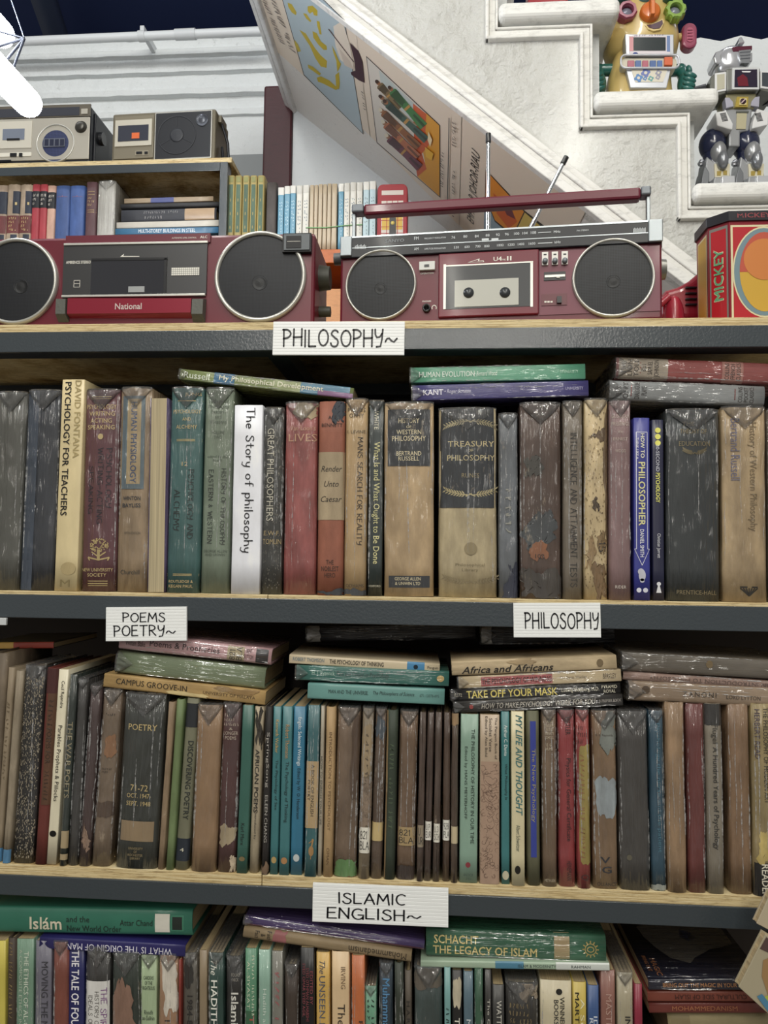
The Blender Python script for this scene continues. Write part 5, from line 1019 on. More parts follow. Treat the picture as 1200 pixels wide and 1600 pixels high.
# ------------------------------------------------------------------ books on the lowest shelf in view
G4 = 'books standing on the lowest shelf'
row4 = [
 (-16,1470,9,-19,6,1800,'paper','#c9b92a',0,'bright yellow spine at the left end of the lowest shelf',(),(),{'hard':False}),
 (11,1466,24,8,21,1800,'cloth','#43362a',0,'dark brown spine with dim gilt lettering beside the yellow one',[('ISMM MMMMM MMMM MMMM','v',0,.80,.36,.4,'#8a7444','z')],(),{}),
 (25,1467,53,22,50,1800,'paper','#6a8f76',1,'sea green spine lettered THE ETHICS OF AL-GHAZALI',[('THE ETHICS OF AL-GHAZALI','v',.1,.69,.5,.26,'#d2dcc6'),('A COMPOSITE ETHICS IN ISLAM','v',-.22,.72,.46,.18,'#b4c4ae')],(),{'nofold':1}),
 (55,1470,81,52,78,1800,'paper','#6a6876',1,'grey lilac spine lettered MOVING THE MOUNTAIN',[('MOVING THE MOUNTAIN','v',.1,.64,.52,.40,'#2c2b33')],(),{'nofold':1}),
 (82,1473,106,79,103,1800,'cloth','#7a3a28',1,'plain rust brown spine in plastic on the lowest shelf',(),(),{}),
 (107,1475,132,104,129,1800,'paper','#20245e',0,'navy spine lettered THE TALE OF FOUR in heavy white capitals',[('THE TALE OF FOUR DERVISHES','v',-.05,.66,.62,.50,'#e6e4ea','b')],(),{'hard':False}),
 (133,1480,171,130,169,1800,'cloth','#2e2d2b',1,'black spine with a white paper sheet handwritten THE SPIRIT',[('THE SPIRIT','v',.28,.69,.23,.26,'#7b3b86','s'),('HISTORY OF THE','v',.0,.66,.25,.2,'#55524c','s'),('IDEALS OF ISLAM','v',-.27,.64,.25,.2,'#55524c','s')],[(.40,.835,-.48,.48,'#d9d7d2','paper')],{}),
 (174,1490,218,172,217,1800,'worn','#253028',1,'dark green spine worn through to pinkish brown board',(),[(.55,.86,-.45,.3,'#8a6652','worn',.15),(.3,.6,-.3,.48,'#8a6652','worn',.15)],{}),
 (220,1492,245,218,244,1800,'paper','#9fb58a',1,'pale green spine lettered GARDENS OF THE RIGHTEOUS',[('GARDENS\nOF THE\nRIGHTEOUS','h',.0,.86,.76,.07,'#2c3a2a'),('Riyadh\nas-Salihin','h',0,.70,.76,.05,'#2c3a2a')],(),{}),
 (247,1492,278,245,277,1800,'worn','#a27a58',1,'tan spine with a torn white patch marked 1982',[('1982-83','v',.0,.60,.16,.3,'#2f2620','b')],[(.72,.98,-.25,.45,'#cfc6b6','worn',.12)],{}),
 (279,1500,283,278,282,1800,'paper','#8a2f22',0,'sliver of a thin red booklet, left of the 1984-85 spine',(),(),{'hard':False}),
 (284,1490,309,283,308,1800,'worn','#565148',1,'grey spine numbered 1984-85',[('1984-85','v',.02,.71,.17,.36,'#231f1c','b')],[(.84,.97,-.3,.2,'#2a2825','worn',.1)],{}),
 (311,1485,324,310,323,1800,'paper','#8a775a',0,'plain brown page edged booklet left of the HADITH spine',(),(),{'hard':False}),
 (326,1489,349,325,349,1800,'paper','#1e3f38',1,'dark green spine lettered HADITH in white capitals',[('The','v',-.15,.93,.07,.42,'#dfe0d2','i'),('HADITH','v',-.12,.76,.22,.42,'#e6e6da','b'),('For Beginners','v',-.12,.55,.15,.36,'#c8d0c0','i')],(),{'dp':.16}),
 (352,1495,379,351,379,1800,'cloth','#201e1d',1,'black spine lettered Islamic in white',[('FOUAD\nNICK','h',.1,.90,.5,.04,'#9a958a'),('Islamic','v',.05,.73,.19,.42,'#dddad0','b'),('Thought','v',.05,.5,.2,.42,'#dddad0','b')],(),{}),
 (383,1482,401,382,401,1800,'paper','#4f8a68',1,'mid green spine with a darker green block below, left of the mint one',[('MMMMMMM MMMMMMMMM','v',.2,.83,.28,.22,'#c8d4b4','z'),('AL-SIYASAT','v',-.2,.83,.22,.26,'#c8d4b4'),('The','v',.1,.64,.1,.4,'#b04a34','b')],[(.0,.71,-.5,.5,'#2d6240','paper')],{'nofold':1}),
 (404,1484,422,403,422,1800,'paper','#86ae9a',1,'pale mint spine with faint white lettering',[('Hadith as Scripture','v',0,.64,.36,.40,'#cfe0d2')],(),{'nofold':1}),
 (424,1486,442,424,442,1800,'paper','#7c7a70',1,'grey spine with faint red lettering, right of the mint one',[('Smmmm mm mmm','v',0,.7,.4,.4,'#a2575a','z')],(),{'nofold':1}),
 (444,1508,467,444,468,1800,'cloth','#3a2c22',1,'short dark brown spine in crinkled plastic, set among taller books',(),(),{}),
 (469,1481,491,469,492,1800,'paper','#161416',0,'black spine with small red capitals, left of the yellow UNSEEN spine',[('EDITED BY','v',.3,.82,.15,.2,'#8e4048'),('SYED OTHMAN ALHABSHI','v',.02,.79,.24,.2,'#8e4048'),('SYED OMAR SYED AGIL','v',-.24,.81,.24,.2,'#8e4048')],[(.56,.6,-.5,.5,'#a8934a','paper')],{'hard':False}),
 (494,1488,515,494,516,1800,'paper','#d3a63a',1,'yellow spine lettered The UNSEEN FACE',[('The','v',-.05,.93,.06,.42,'#4a5160','i'),('UNSEEN FACE','v',-.05,.72,.34,.46,'#4a5160')],(),{'nofold':1}),
 (518,1487,546,519,547,1800,'paper','#d9b887',0,'peach cream spine lettered The Quran',[('IRVING','v',.15,.88,.1,.26,'#7d6346'),('The Quran','v',.0,.62,.28,.5,'#2c2119')],(),{'hard':False}),
 (549,1493,570,550,571,1800,'paper','#c2631f',1,'orange spine with a yellow foot',[('Religion','v',.15,.60,.2,.4,'#2a1c10')],[(.0,.68,-.5,.5,'#cf9a2c','paper')],{'nofold':1}),
 (570,1541,588,571,590,1800,'paper','#5f9c7c',1,'short light green spine squeezed in below the orange one',[('MU EI MY\nMMMM MM MM','v',.0,.78,.3,.6,'#1f2f28','z')],(),{}),
 (592,1506,614,593,616,1800,'cloth','#20303c',1,'dark blue spine lettered in brighter blue',[('Muhammad','v',.0,.80,.26,.52,'#3f7fae','b'),('in','v',0,.62,.06,.5,'#3f7fae','b')],(),{}),
 (616,1505,630,617,632,1800,'cloth','#2c3528',1,'dark olive spine right of the dark blue one',(),(),{'nofold':1}),
 (632,1517,643,633,645,1800,'cloth','#5a5044',0,'thin grey brown spine with faint small lettering',[('H.A.R. Gibb','v',0,.74,.22,.5,'#2c2722')],(),{}),
 (647,1512,691,648,693,1800,'worn','#33413f',1,'wide dark teal spine with a rubbed brown head',(),[(.9,1,-.5,.5,'#5d5448','worn',.06)],{}),
 (694,1512,704,695,706,1800,'paper','#6fa3a0',0,'thin light teal spine right of the wide dark teal one',[('DMMMMMM MM ISLAM','v',0,.64,.34,.5,'#1d3234','z')],(),{'hard':False}),
 (706,1516,722,707,724,1800,'paper','#211f1e',0,'black and cream spine lettered THE PROPHET',[('THE PROPHET','v',.0,.60,.34,.5,'#e0dccb','b')],[(.82,.96,-.4,.4,'#b9ae92','worn',.05)],{'hard':False}),
 (724,1518,739,726,742,1800,'paper','#4f6a78',1,'slate blue spine lettered Muslim Institutions',[('Muslim Institutions','v',0,.58,.38,.44,'#d3dade')],(),{'nofold':1}),
 (741,1514,755,743,757,1800,'cloth','#2e5a40',1,'deep green spine left of the thin charcoal one',[('One Islam','v',0,.55,.2,.42,'#b9c49a')],(),{'nofold':1}),
 (757,1515,768,759,770,1800,'paper','#3c3a38',1,'thin charcoal spine lettered The Caliphate',[('The Caliphate','v',0,.72,.28,.5,'#d2cec2')],(),{'nofold':1}),
 (769,1539,788,771,790,1800,'paper','#3b3a38',0,'dark grey spine lettered WATT with a teal block',[('WATT','v',.05,.86,.12,.42,'#d0ccc0')],[(.55,.74,-.3,.3,'#3f8a88','paper')],{'hard':False}),
 (790,1537,841,791,843,1800,'worn','#26231f',1,'wide black brown spine with a torn pale head, right of the WATT spine',[('EMMMMM\nMMMMMM\nMM MMMM','h',-.05,.85,.7,.1,'#7d6b45','z')],[(.93,1,.0,.5,'#a5937c','worn',.12)],{}),
 (844,1532,893,845,896,1800,'paper','#c2b694',1,'broad cream spine reading WINNER BOOKS',[('WINNER\nBOOKS','v',.1,.845,.15,.34,'#2b2a27','b'),('THE','v',-.1,.6,.2,.3,'#2f6a6a','b')],(),{'nofold':1,'art':[emblem(.1,.945,.1,.02,'#2b2a27','disc')]}),
 (895,1535,916,897,919,1800,'paper','#c3a92c',0,'mustard yellow spine with two lines of lettering beside the cream one',[('A Sufi Saint','v',.2,.74,.36,.3,'#e8dfae'),('MARTIN LINGS','v',-.2,.76,.38,.32,'#2b2614','b')],(),{'hard':False}),
 (918,1540,936,920,938,1800,'paper','#33548a',0,'mid blue spine lettered IDEALS AND REALITIES',[('IDEALS','v',.18,.75,.2,.34,'#d5dbe6'),('REALITIES','v',-.2,.72,.24,.34,'#d5dbe6')],(),{'hard':False}),
 (938,1516,961,940,964,1800,'paper','#8c5a4c',1,'dusty rose spine lettered MASTERPIECES',[('MASTERPIECES','v',.05,.72,.34,.4,'#b98f80')],(),{'nofold':1}),
 (964,1520,989,967,992,1800,'paper','#a59a7c',1,'beige spine with large dark letters, left of the thin crimson spine',[('INTRODUCTION','v',.15,.6,.40,.36,'#23221f','b'),('OUTLINES','v',-.22,.6,.3,.3,'#23221f','b')],(),{}),
 (991,1538,1004,994,1007,1800,'paper','#8e1c38',0,'thin crimson spine lettered ISLAM, last before the pile at the right',[('ISLAM','v',0,.74,.14,.42,'#d9b9b4')],(),{'hard':False}),
]
stand_books(row4, ZS[3], G4, (.006, .004, .008), (.13, .15))
G4L = 'books lying on top of the lowest row'
lay_book((63,1464),(60,1483),(291,1477),(288,1496),.006,.12,'paper','#262263',0,'indigo paperback lettered WHAT IS THE ORIGIN upside down, lying under the green hardback',[('WHAT IS THE ORIGIN OF MAN','v',.1,.55,.72,.56,'#dcdae8')],(),{'hard':False},flip=True,group=G4L)
lay_book((-60,1414),(-60,1460),(301,1424),(299,1463),.010,.14,'paper','#1f7059',0,'green hardback with white gothic lettering Islam lying at the far left',
  [('Isl\u00e1m','v',-.08,.63,.14,.48,'#d7cfb2','b'),('and the','v',.10,.49,.10,.22,'#1a2a24'),('New World Order','v',-.25,.42,.235,.24,'#1a2a24'),('Attar Chand','v',.0,.238,.14,.22,'#16241e'),
   ],[(.035,.090,-.30,.30,'#2c7a5e','paper'),(.042,.084,-.24,.24,'#1c2622','paper'),(.095,.158,-.34,.34,'#d6d2c4','paper')],{'hard':True},group=G4L)
lay_book((380,1448),(380,1467),(643,1487),(643,1506),.006,.12,'cloth','#8a7552',0,'buff hardback lettered Mohammedanism upside down, lying aslant under the purple one',[('Mohammedanism','v',.0,.80,.34,.56,'#3c2f20'),('Faith\n&\nFact','h',-.05,.12,.72,.10,'#2f261c'),],[(.18,.26,-.5,.5,'#9a5a5a','worn',.04)],{},flip=True,group=G4L)
lay_book((382,1430),(382,1447),(663,1470),(663,1486),.010,.13,'paper','#4b3a6c',1,'purple backed book with shining plastic lying aslant below the ISLAMIC ENGLISH card',(),[(.0,1,-.5,-.2,'#5b3048','paper')],{'hard':True},flip=False,group=G4L)
lay_book((657,1500),(657,1513),(952,1506),(953,1517),.006,.11,'paper','#9db59a',0,'thin pale green booklet under the dark green SCHACHT book',[('ISLAM & MODERNITY','v',0,.38,.2,.4,'#2a3a3a'),('RAHMAN','v',0,.15,.1,.4,'#2a3a3a')],[(.45,.60,-.5,.5,'#3f7f9c','paper'),(.0,.28,-.5,.5,'#c9cfc8','paper')],{'hard':False},group=G4L)
lay_book((665,1452),(666,1496),(947,1462),(947,1507),.010,.13,'cloth','#1d5a3e',1,'dark green hardback lettered THE LEGACY OF ISLAM with a tan shelf label',[('SCHACHT','v',.18,.83,.25,.30,'#cfb968','b'),('THE LEGACY OF ISLAM','v',-.2,.67,.58,.32,'#cfb968','b')],(),{'stickers':[(.20,.285,'#a08a5e','')],'art':[emblem(.0,.085,.30,.05,'#b9a04c','sun')],'nofold':1},group=G4L)
# pile at the right end
G5 = 'books piled at the right end of the lowest shelf'
zz = P(1100, 1586, .01).z
MBk = [((1046,1586),(1046,1660),(1240,1586),(1240,1660),.012,.15,'cloth','#8f8156',0,'wide beige hardback at the bottom of the right end pile',(),[(.82,.97,-.5,.5,'#7f7048')],False),
 ((1014,1567),(1014,1584),(1200,1567),(1200,1584),.010,.14,'paper','#6c2b22',0,'brick red paperback lettered MOHAMMEDANISM in dull orange',[('MOHAMMEDANISM','v',0,.53,.55,.46,'#9a5a32','b')],(),False),
 ((1012,1549),(1012,1566),(1192,1549),(1192,1566),.008,.14,'paper','#7d3a28',0,'rust red paperback lettered CULTURAL SIDE OF ISLAM upside down',[('CULTURAL SIDE OF ISLAM','v',0,.55,.62,.46,'#3a1a14')],(),True),
 ((1013,1530),(1013,1548),(1196,1530),(1196,1548),.006,.145,'paper','#191a2c',1,'midnight blue book lettered BRING OUT THE MAGIC on top of the right end pile',[('BRING OUT THE MAGIC IN YOUR MIND','v',0,.50,.75,.40,'#a8703a','b')],(),False)]
MAGIC = [('#48443f', [(.30,.70),(.22,.55),(.30,.48),(.34,.42),(.42,.30),(.50,.05),(.85,.05),(.92,.30),(.88,.62),(.80,.86),(.62,.84),(.45,.78)]), ('#2a3560', [(.62,.50),(.55,.44),(.60,.36),(.70,.36),(.74,.46)]), ('#8a5228', ('MAGIC', .17, .875, .24, .05)), ('#8a5228', ('BRING OUT', .22, .94, .22, .035))]
for a, b, c, d, Y, dp, kd, hx, wr, lab, tx, bd, fl in MBk: lay_book(a, b, c, d, Y, dp, kd, hx, wr, lab, tx, bd, dict({'nofold': 1}, **({'side_art': MAGIC} if lab.startswith('midnight') else {})), flip=fl, group=G5)
# more of the pile below the frame, so that it rests on the board
lay_book((1030,1662),(1030,1770),(1236,1662),(1236,1770),.014,.15,'cloth','#4a4640',0,'thick grey volume below the wide beige hardback of the right end pile',(),(),{},group=G5)
lb_ = P(1030, 1771, .014).z
lay_book((1030,1772),(1030,1842),(1236,1772),(1236,1842),.014,.15,'cloth','#5a4a3c',0,'brown volume standing under the right end pile',(),(),{},group=G5)
# two books shown face out at the right edge, nearer than the shelf
def face_book(label, corners, Y, tilt, th, paper, art):
    pts = [P(x, y, Y) for x, y in corners]; o = pts[0]
    mb = MB(); mb.prism([(p.x, p.z) for p in pts], Y, Y+.0015, 0)
    root = thing('book', label, 'book', o, (0, 0, 0), 'books facing out at the right edge', True)
    cols = [plain(paper, .4, coat=.3)]
    off = .0004
    for hx, a in art:
        cols.append(plain(hx, .4)); q = [P(x, y, Y) for x, y in a]
        mb.add([(p.x, Y-off, p.z) for p in q], [tuple(range(len(q)))], len(cols)-1); off += .0002
    mb.build('cover', cols, root, .0006)
    c = sum((p for p in pts), Vector())/len(pts)
    MB().prism([((p.x-c.x)*.975+c.x, (p.z-c.z)*.975+c.z) for p in pts], Y+.0016, Y+th).build('page_block', page_mat('#c9b48c'), root)
    MB().prism([(p.x, p.z) for p in pts], Y+th+.0001, Y+th+.0016).build('back_cover', plain(paper, .4), root)
face_book('tilted book with a pale cover held face out at the lower right edge', [(1154,1542),(1196,1460),(1310,1530),(1262,1640)], -.062, 0, .009, '#a79d84',
  [('#54423f', [(1187,1482),(1197,1464),(1260,1500),(1235,1505)]), ('#9b7a52', [(1192,1500),(1215,1490),(1240,1530),(1225,1560),(1200,1555),(1190,1525)]), ('#a7b04a', [(1186,1560),(1205,1552),(1240,1580),(1220,1590)]), ('#4f7f9c', [(1182,1556),(1190,1552),(1225,1595),(1214,1600)])])
face_book('beige book corner jutting in at the right edge above the tilted one', [(1182,1443),(1204,1395),(1300,1420),(1290,1500)], -.050, 0, .008, '#b3a78e', [])
# ------------------------------------------------------------------ radios on top of the front shelf
class Face:
    """front of a box standing on a shelf: turns a point of the photo into local x, z of that front"""
    def __init__(s, TL, TR, BR, BL, Yl, Yr, z):
        s.c = (TL, TR, BR, BL); bl = P(*BL, Yl); tl = P(*TL, Yl); br = P(*BR, Yr)
        s.W = math.hypot(br.x-bl.x, Yr-Yl); s.H = tl.z-bl.z; s.rz = math.atan2(Yr-Yl, br.x-bl.x); s.loc = Vector((bl.x, Yl, z))
        tr = P(*TR, Yr); s.H = (tl.z+tr.z)/2-z
        s.c = (TL, TR, proj((br.x, Yr, z)), proj((bl.x, Yl, z)))
    def __call__(s, px, py):
        TL, TR, BR, BL = s.c; u = (px-BL[0])/(BR[0]-BL[0]); v = .5
        for _ in range(4):
            xl = BL[0]+(TL[0]-BL[0])*v; xr = BR[0]+(TR[0]-BR[0])*v; u = (px-xl)/(xr-xl)
            yt = TL[1]+(TR[1]-TL[1])*u; yb = BL[1]+(BR[1]-BL[1])*u; v = (yb-py)/(yb-yt)
        return u*s.W, v*s.H
    def at(s, px, py, yl):
        """local x, z of a photo point at local depth yl"""
        ca, sa = math.cos(s.rz), math.sin(s.rz); X_, Z_ = s(px, py)
        for _ in range(4):
            q = P(px, py, s.loc.y+X_*sa+yl*ca)-s.loc; X_ = q.x*ca+q.y*sa
        return X_, q.z
    def box(s, mb, x0, y0, x1, y1, ya, yb, m=0):
        a, b = s(x0, y0); c, d = s(x1, y1)
        e, f = s(x1, y0); g, h = s(x0, y1)
        return mb.box((a+g)/2, (c+e)/2, ya, yb, (d+h)/2, (b+f)/2, m)
    def txt(s, mb, body, st, cx, cy, pw, ph, m, y):
        x, z = s(cx, cy); k = s.W/(s.c[1][0]-s.c[0][0]); return flat_text(mb, body, st, x, z, pw*k, ph*k, m, y)
wine, chrome, blk = plain('#621023', .38, 0, .12, 'wine_plastic'), plain('#8e9498', .35, .7, 0, 'chrome', .25, 200), plain('#121317', .3, 0, .3, 'black_plastic')
alu = plain('#c3c2bb', .35, .6, 0, 'aluminium'); cream = plain('#e3e0d6', .5); gold_ = plain('#cdbf95', .5)
wornch = plain('#70757a', .45, .5, 0, 'worn_chrome', .5, 150)
def speaker(root, f, cx, cy, rpx, ringw=.07, mesh=None, dome=True, cap=(0, 6)):
    x, z = f(cx, cy); k = f.W/(f.c[1][0]-f.c[0][0]); r = rpx*k
    sp = MB().lathe((x, 0, z), [(r*(1-ringw), .002), (r*(1-ringw), -.0030), (r*(1-ringw*.6), -.0048), (r*(1-ringw*.2), -.0040), (r, -.001), (r, .002)], 0, 64).build('speaker_ring', alu, root)
    g = MB().lathe((x, 0, z), [(r*(1-ringw), -.0014), (r*.6, -.0022), (.0001, -.0026)], 0, 64); 
    o = g.build('speaker_grille', mesh or grille_mat(), root)
    if dome:
        x2, z2 = f(cx+cap[0], cy+cap[1]); d = r*.17
        c2 = MB().lathe((x2, 0, z2), [(d, -.0022), (d*.97, -.0027), (d*.93, -.0027), (d*.90, -.0024), (d*.5, -.0027), (.0001, -.0030)], 0, 40)
        c2.build('dust_cap', plain('#131416', .5, .1, 0, 'cap', .3, 400), root)
f = Face((531,367),(1033,352),(1036,501),(530,506), .040, .008, ZS[0]+.0006)
rd = thing('radio_cassette_player', 'wine red boombox with a carrying handle and two aerials, on the top board', 'radio', f.loc, (0, 0, f.rz), 'radios on the shelf tops')
W, H = f.W, f.H; D_ = .095
MB().box(0, W, .0015, D_, 0, H).build('body', wine, rd, .003)
m = MB(); xa, za = f(532, 398); f.box(m, 532, 367, 1033, 398-12, -.0035, .0014, 0)
o = MB().box(.0005, W-.0005, -.0030, .0014, H*.775, H-.0005).build('dial_panel', plain('#0d1018', .42, 0, .08), rd, .001)
mb = MB(); mb.box(.012, W-.012, -.0034, -.003, H*.873, H*.881, 1); mb.box(.004, W-.004, -.0036, .0, H-.0015, H+.0005, 1)
for body, x, y, w, h in (('SANYO',621,374,31,5.2),('FM',656,371,7,5),('FREQUENCY MODULATION',686,371.5,34,3),('76',715,371,6,4.2),('80',734,370,6,4.2),('84',752,370,6,4.2),('88',769,369,6,4.2),('92',785,368.5,6,4.2),('96',799,368,6,4.2),('100',814,367.5,8,4.2),('104',827,367,8,4.2),('108',840,366.5,8,4.2),('MHz',876,366,10,4),
       ('AM',656,388,7,4.4),('AMPLITUDE MODULATION',686,388,34,2.8),('530',720,387,8,4),('600',737,386.5,8,4),('700',754,386,8,4),('800',768,386,8,4),('1000',789,385,10,4),('1200',806,384.5,10,4),('1400',821,384,10,4),('1600',838,383.5,10,4),('kHz',877,382,9,4),('FM STEREO',915,365,18,2.6)):
    f.txt(mb, body, 'b' if body == 'SANYO' else '', x, y, w, h, 2 if body != 'SANYO' else 3, -.0034)
for x0, x1, y in ((847,867,366.5),(847,869,383)): f.box(mb, x0, y-.5, x1, y+.5, -.0034, -.003, 2)
for x0 in (760, 775): f.box(mb, x0, 374, x0+11, 377, -.0036, -.003, 2)
for i in range(10): f.box(mb, 556+i*1.9, 381-(i % 3), 556.9+i*1.9, 386, -.0034, -.003, 2); f.box(mb, 990+i*1.9, 364-(i % 2), 990.9+i*1.9, 370, -.0034, -.003, 2)
mb.build('scale', [blk, plain('#a9b0b4', .3, .7), plain('#d5dadd', .5), plain('#7c8288', .4)], o)
for x0, y0, x1, y1 in ((532,367,551,398),(1012,352.5,1033,385)):
    m = MB(); f.box(m, x0, y0-1, x1, y1, -.0055, .02); m.build('corner_cap', chrome, rd, .001)
speaker(rd, f, 598.5, 444, 58, .065); speaker(rd, f, 961.5, 437, 62, .075)
m = MB(); f.box(m, 692, 394, 849, 494, -.0028, .0014); dr = m.build('cassette_door', plain('#6c1428', .36, 0, .15), rd, .0012)
m = MB(); f.box(m, 702, 415, 838, 482, -.0034, -.0027); f.box(m, 700, 413.5, 704, 484, -.0038, -.0027, 1); f.box(m, 700, 413, 840, 415, -.0036, -.0027, 1); f.box(m, 836, 412, 840, 481, -.0036, -.0027, 1)
m.build('window', [plain('#23262a', .35, 0, .15), alu], dr)
m = MB(); f.box(m, 718, 438, 818, 479.5, -.0040, -.0033, 0); m.build('cassette', plain('#a5a59d', .4, .2, .1, 'cassette_plate', .2, 120), dr)
for x in (740, 797): a, b = f(x, 459); m = MB().lathe((a, -.004, b), [(.0062, 0), (.0062, -.0006), (.0001, -.0008)], 0, 24); m.build('reel', plain('#3a3d40', .3, .2), dr)
mb = MB(); f.txt(mb, 'U4', 'b', 785, 406, 13, 7, 0, -.0031); f.txt(mb, 'MK', '', 795, 407.5, 6, 3, 0, -.0031); f.txt(mb, 'II', 'b', 803, 405.5, 7, 7, 0, -.0031)
a = [f(*q) for q in ((738,411),(757,405),(756,408.5),(763,408),(764,410.5))]; mb.add([(x, -.0031, z) for x, z in a], [(0, 1, 2, 3, 4)], 0); a2 = [f(*q) for q in ((742,410.3),(755,406.5),(754,409.3),(762,409),(762.5,410))]; mb.add([(x, -.00315, z) for x, z in a2], [(0, 1, 2, 3, 4)], 1)
mb.build('lettering', [cream, plain('#6a1a2c', .3)], dr)
m = MB(); f.box(m, 661, 408, 686, 421, -.003, .0014); f.box(m, 669, 413, 677, 417, -.0034, -.002, 1); f.txt(m, 'OPERATION', 'b', 673, 425, 21, 2.8, 2, .0010); m.build('operation_light', [plain('#cfd0cb', .3), blk, cream], rd, 0)
a, b = f(673, 481); m = MB().lathe((a, 0, b), [(.0048, .002), (.0048, -.0028), (.0030, -.0028), (.0028, .0), (.0001, .001)], 0, 28); f.txt(m, 'PHONES', 'b', 673, 469.5, 14, 2.6, 1, .0010); 
m.add([(f(685, 480)[0]+.003*math.cos(R(t))*q, .0010, f(685, 480)[1]+.0036*math.sin(R(t))*q) for t in range(-30, 211, 24) for q in (1, .72)], [(2*i, 2*i+1, 2*i+3, 2*i+2) for i in range(10)], 1); m.build('headphone_socket', [blk, cream], rd)
m = MB(); f.box(m, 850, 391, 1031, 489, .0004, .0016); o = m.build('control_plate', plain('#6b3c47', .42, .2, .1), rd)
for i in range(3):
    m = MB(); x = 853.5+15*i; f.box(m, x, 396-i*.4, x+9.5, 416-i*.4, -.0016, .0005, 0); a, b = f(x+4.7, 411); m.lathe((a, -.0016, b), [(.0031, .0), (.0031, -.004), (.002, -.005), (.0001, -.005)], 1, 20); f.box(m, x+2.5, 399, x+7, 401, -.0018, -.0015, 2); m.build('switch', [plain('#e8e6e0', .4), wornch, blk], o)
m = MB(); f.box(m, 857, 426, 890, 439, -.0004, .0006, 0); f.box(m, 858, 431, 889, 434.5, -.0014, .0004, 1); f.box(m, 876, 434, 881, 436, -.002, .0, 2); m.build('slider', [blk, alu, cream], o)
m = MB(); f.box(m, 853.5, 460, 892.5, 477.5, -.0004, .0006, 0); f.box(m, 877, 465, 884, 475, -.004, .0, 1); 
for i in range(3): f.box(m, 858+i*4.6, 471, 861.4+i*4.6, 473.5, -.0008, -.0002, 2)
m.build('selector', [plain('#5c1022', .3), blk, cream], o)
# handle
ya = .030
hx0, hz0 = f.at(553, 330, ya); hx1, hz1 = f.at(1011, 312, ya)
m = MB(); a = f.at(570, 318, ya); b = f.at(1000, 303, ya); hb = f.at(570, 334, ya)
zt_ = (a[1]+b[1])/2; hh = a[1]-hb[1]
m.box(a[0], b[0], ya-.008, ya+.008, zt_-hh, zt_+.0006); h_ = m.build('handle', plain('#641a2c', .4, 0, .3, 'handle_paint', .15, 300), rd, .003)
for x0, x1, xs in ((hx0-.0015, a[0], hx0), (b[0], hx1+.0035, hx1)):
    MB().box(min(x0, x1), max(x0, x1), ya-.0085, ya+.0085, zt_-hh+.0035, zt_+.0012).build('end_cap', wornch, h_, .002)
    m = MB(); m.box(xs-.0012, xs+.003, ya-.004, ya+.004, H-.004, zt_-.002); m.build('handle_arm', chrome, h_, .0008)
# aerials
kpx = f.W/503
for lab, tip, foot, yy in (('upright', (763,209), (763,358), .080), ('leaning', (885,245), (806,358), .080)):
    tx, tz = f.at(*tip, yy); fx, fz = f.at(*foot, yy); fz = H-.002
    t_ = Vector((tx, yy, tz)); b_ = Vector((fx, yy, fz)); d = t_-b_
    m = MB().cyl(b_, b_+d*.38, .0031, .0031).cyl(b_+d*.36, b_+d*.92, .0025, .0025).cyl(b_+d*.90, t_-d*.05, .002, .002).ell(b_, (.005, .005, .005))
    an = m.build('aerial', plain('#c9cdd0', .15, .95), rd)
    MB().cyl(t_-d*.07, t_, .0036, .0034).build('tip', blk, an)
m = MB().cyl((-.014, .03, H*.885), (.001, .03, H*.885), .0075, .0078, 0, 24); m.build('tuning_knob', plain('#55585a', .45, .1), rd, .0008)
m = MB().cyl((W-.001, .030, H*.60), (W+.009, .030, H*.60), .0125, .0115, 0, 28); m.build('volume_knob', plain('#8a8a84', .3, .6), rd, .0008)
MB().box(-.004, .001, .020, .05, H*.80, H*.90).build('hinge', blk, rd, .001); MB().box(W-.001, W+.004, .020, .05, H*.80, H*.90).build('hinge', blk, rd, .001)

f = Face((-62,374),(485,361),(490,502),(-62,510), .016, .016, ZS[0]+.0006)
rd = thing('radio_cassette_player', 'long wine red boombox with a black cassette bay, filling the left of the top board', 'radio', f.loc, (0, 0, f.rz), 'radios on the shelf tops')
W, H = f.W, f.H; D_ = .10
MB().box(0, W, .0015, D_, 0, H).build('body', wine, rd, .004)
speaker(rd, f, 405.5, 432.5, 69.5, .095, grille_mat('#0f1116', '#1b1e25', 700), True, (0, 10)); speaker(rd, f, 24, 441, 67.5, .085, grille_mat('#0f1116', '#1b1e25', 700), True, (10, 8))
m = MB(); f.box(m, 101, 367, 326, 381, -.0012, .0016); f.txt(m, 'ALC', 'b', 316, 370.5, 11, 4, 1, -.0014); f.txt(m, 'AUTOMATIC LEVEL CONTROL', '', 286, 372, 38, 2.2, 1, -.0014); m.build('top_strip', [plain('#641a2c', .35, 0, .3), cream], rd)
m = MB(); f.box(m, 99, 382, 323, 461, -.0012, .0016); pn = m.build('front_panel', plain('#454546', .38, .7, .2, 'brushed_panel', .06, 700), rd)
for y0, y1 in ((379.5,383),(461,464.5)): m = MB(); f.box(m, 99, y0, 323, y1, -.0028, .0014); m.build('trim_bar', alu, rd, .0004)
m = MB(); f.box(m, 144, 406, 262, 460.5, -.0020, -.0011, 0); f.box(m, 258, 405, 262, 460, -.0026, -.0011, 1); f.box(m, 144, 404.5, 262, 408, -.0026, -.0011, 1); f.box(m, 204, 449, 229, 458, -.0030, -.0019, 2); dr = m.build('cassette_door', [plain('#33343a', .10, .3, .9, 'door_glass', .12, 60), blk, plain('#a5a8a8', .3, .4)], rd)
m = MB(); f.txt(m, 'AMBIENCE STEREO', 'b', 123, 411, 39, 4.4, 0, -.0015); f.box(m, 269, 419, 312, 431, -.0020, -.0011, 0)
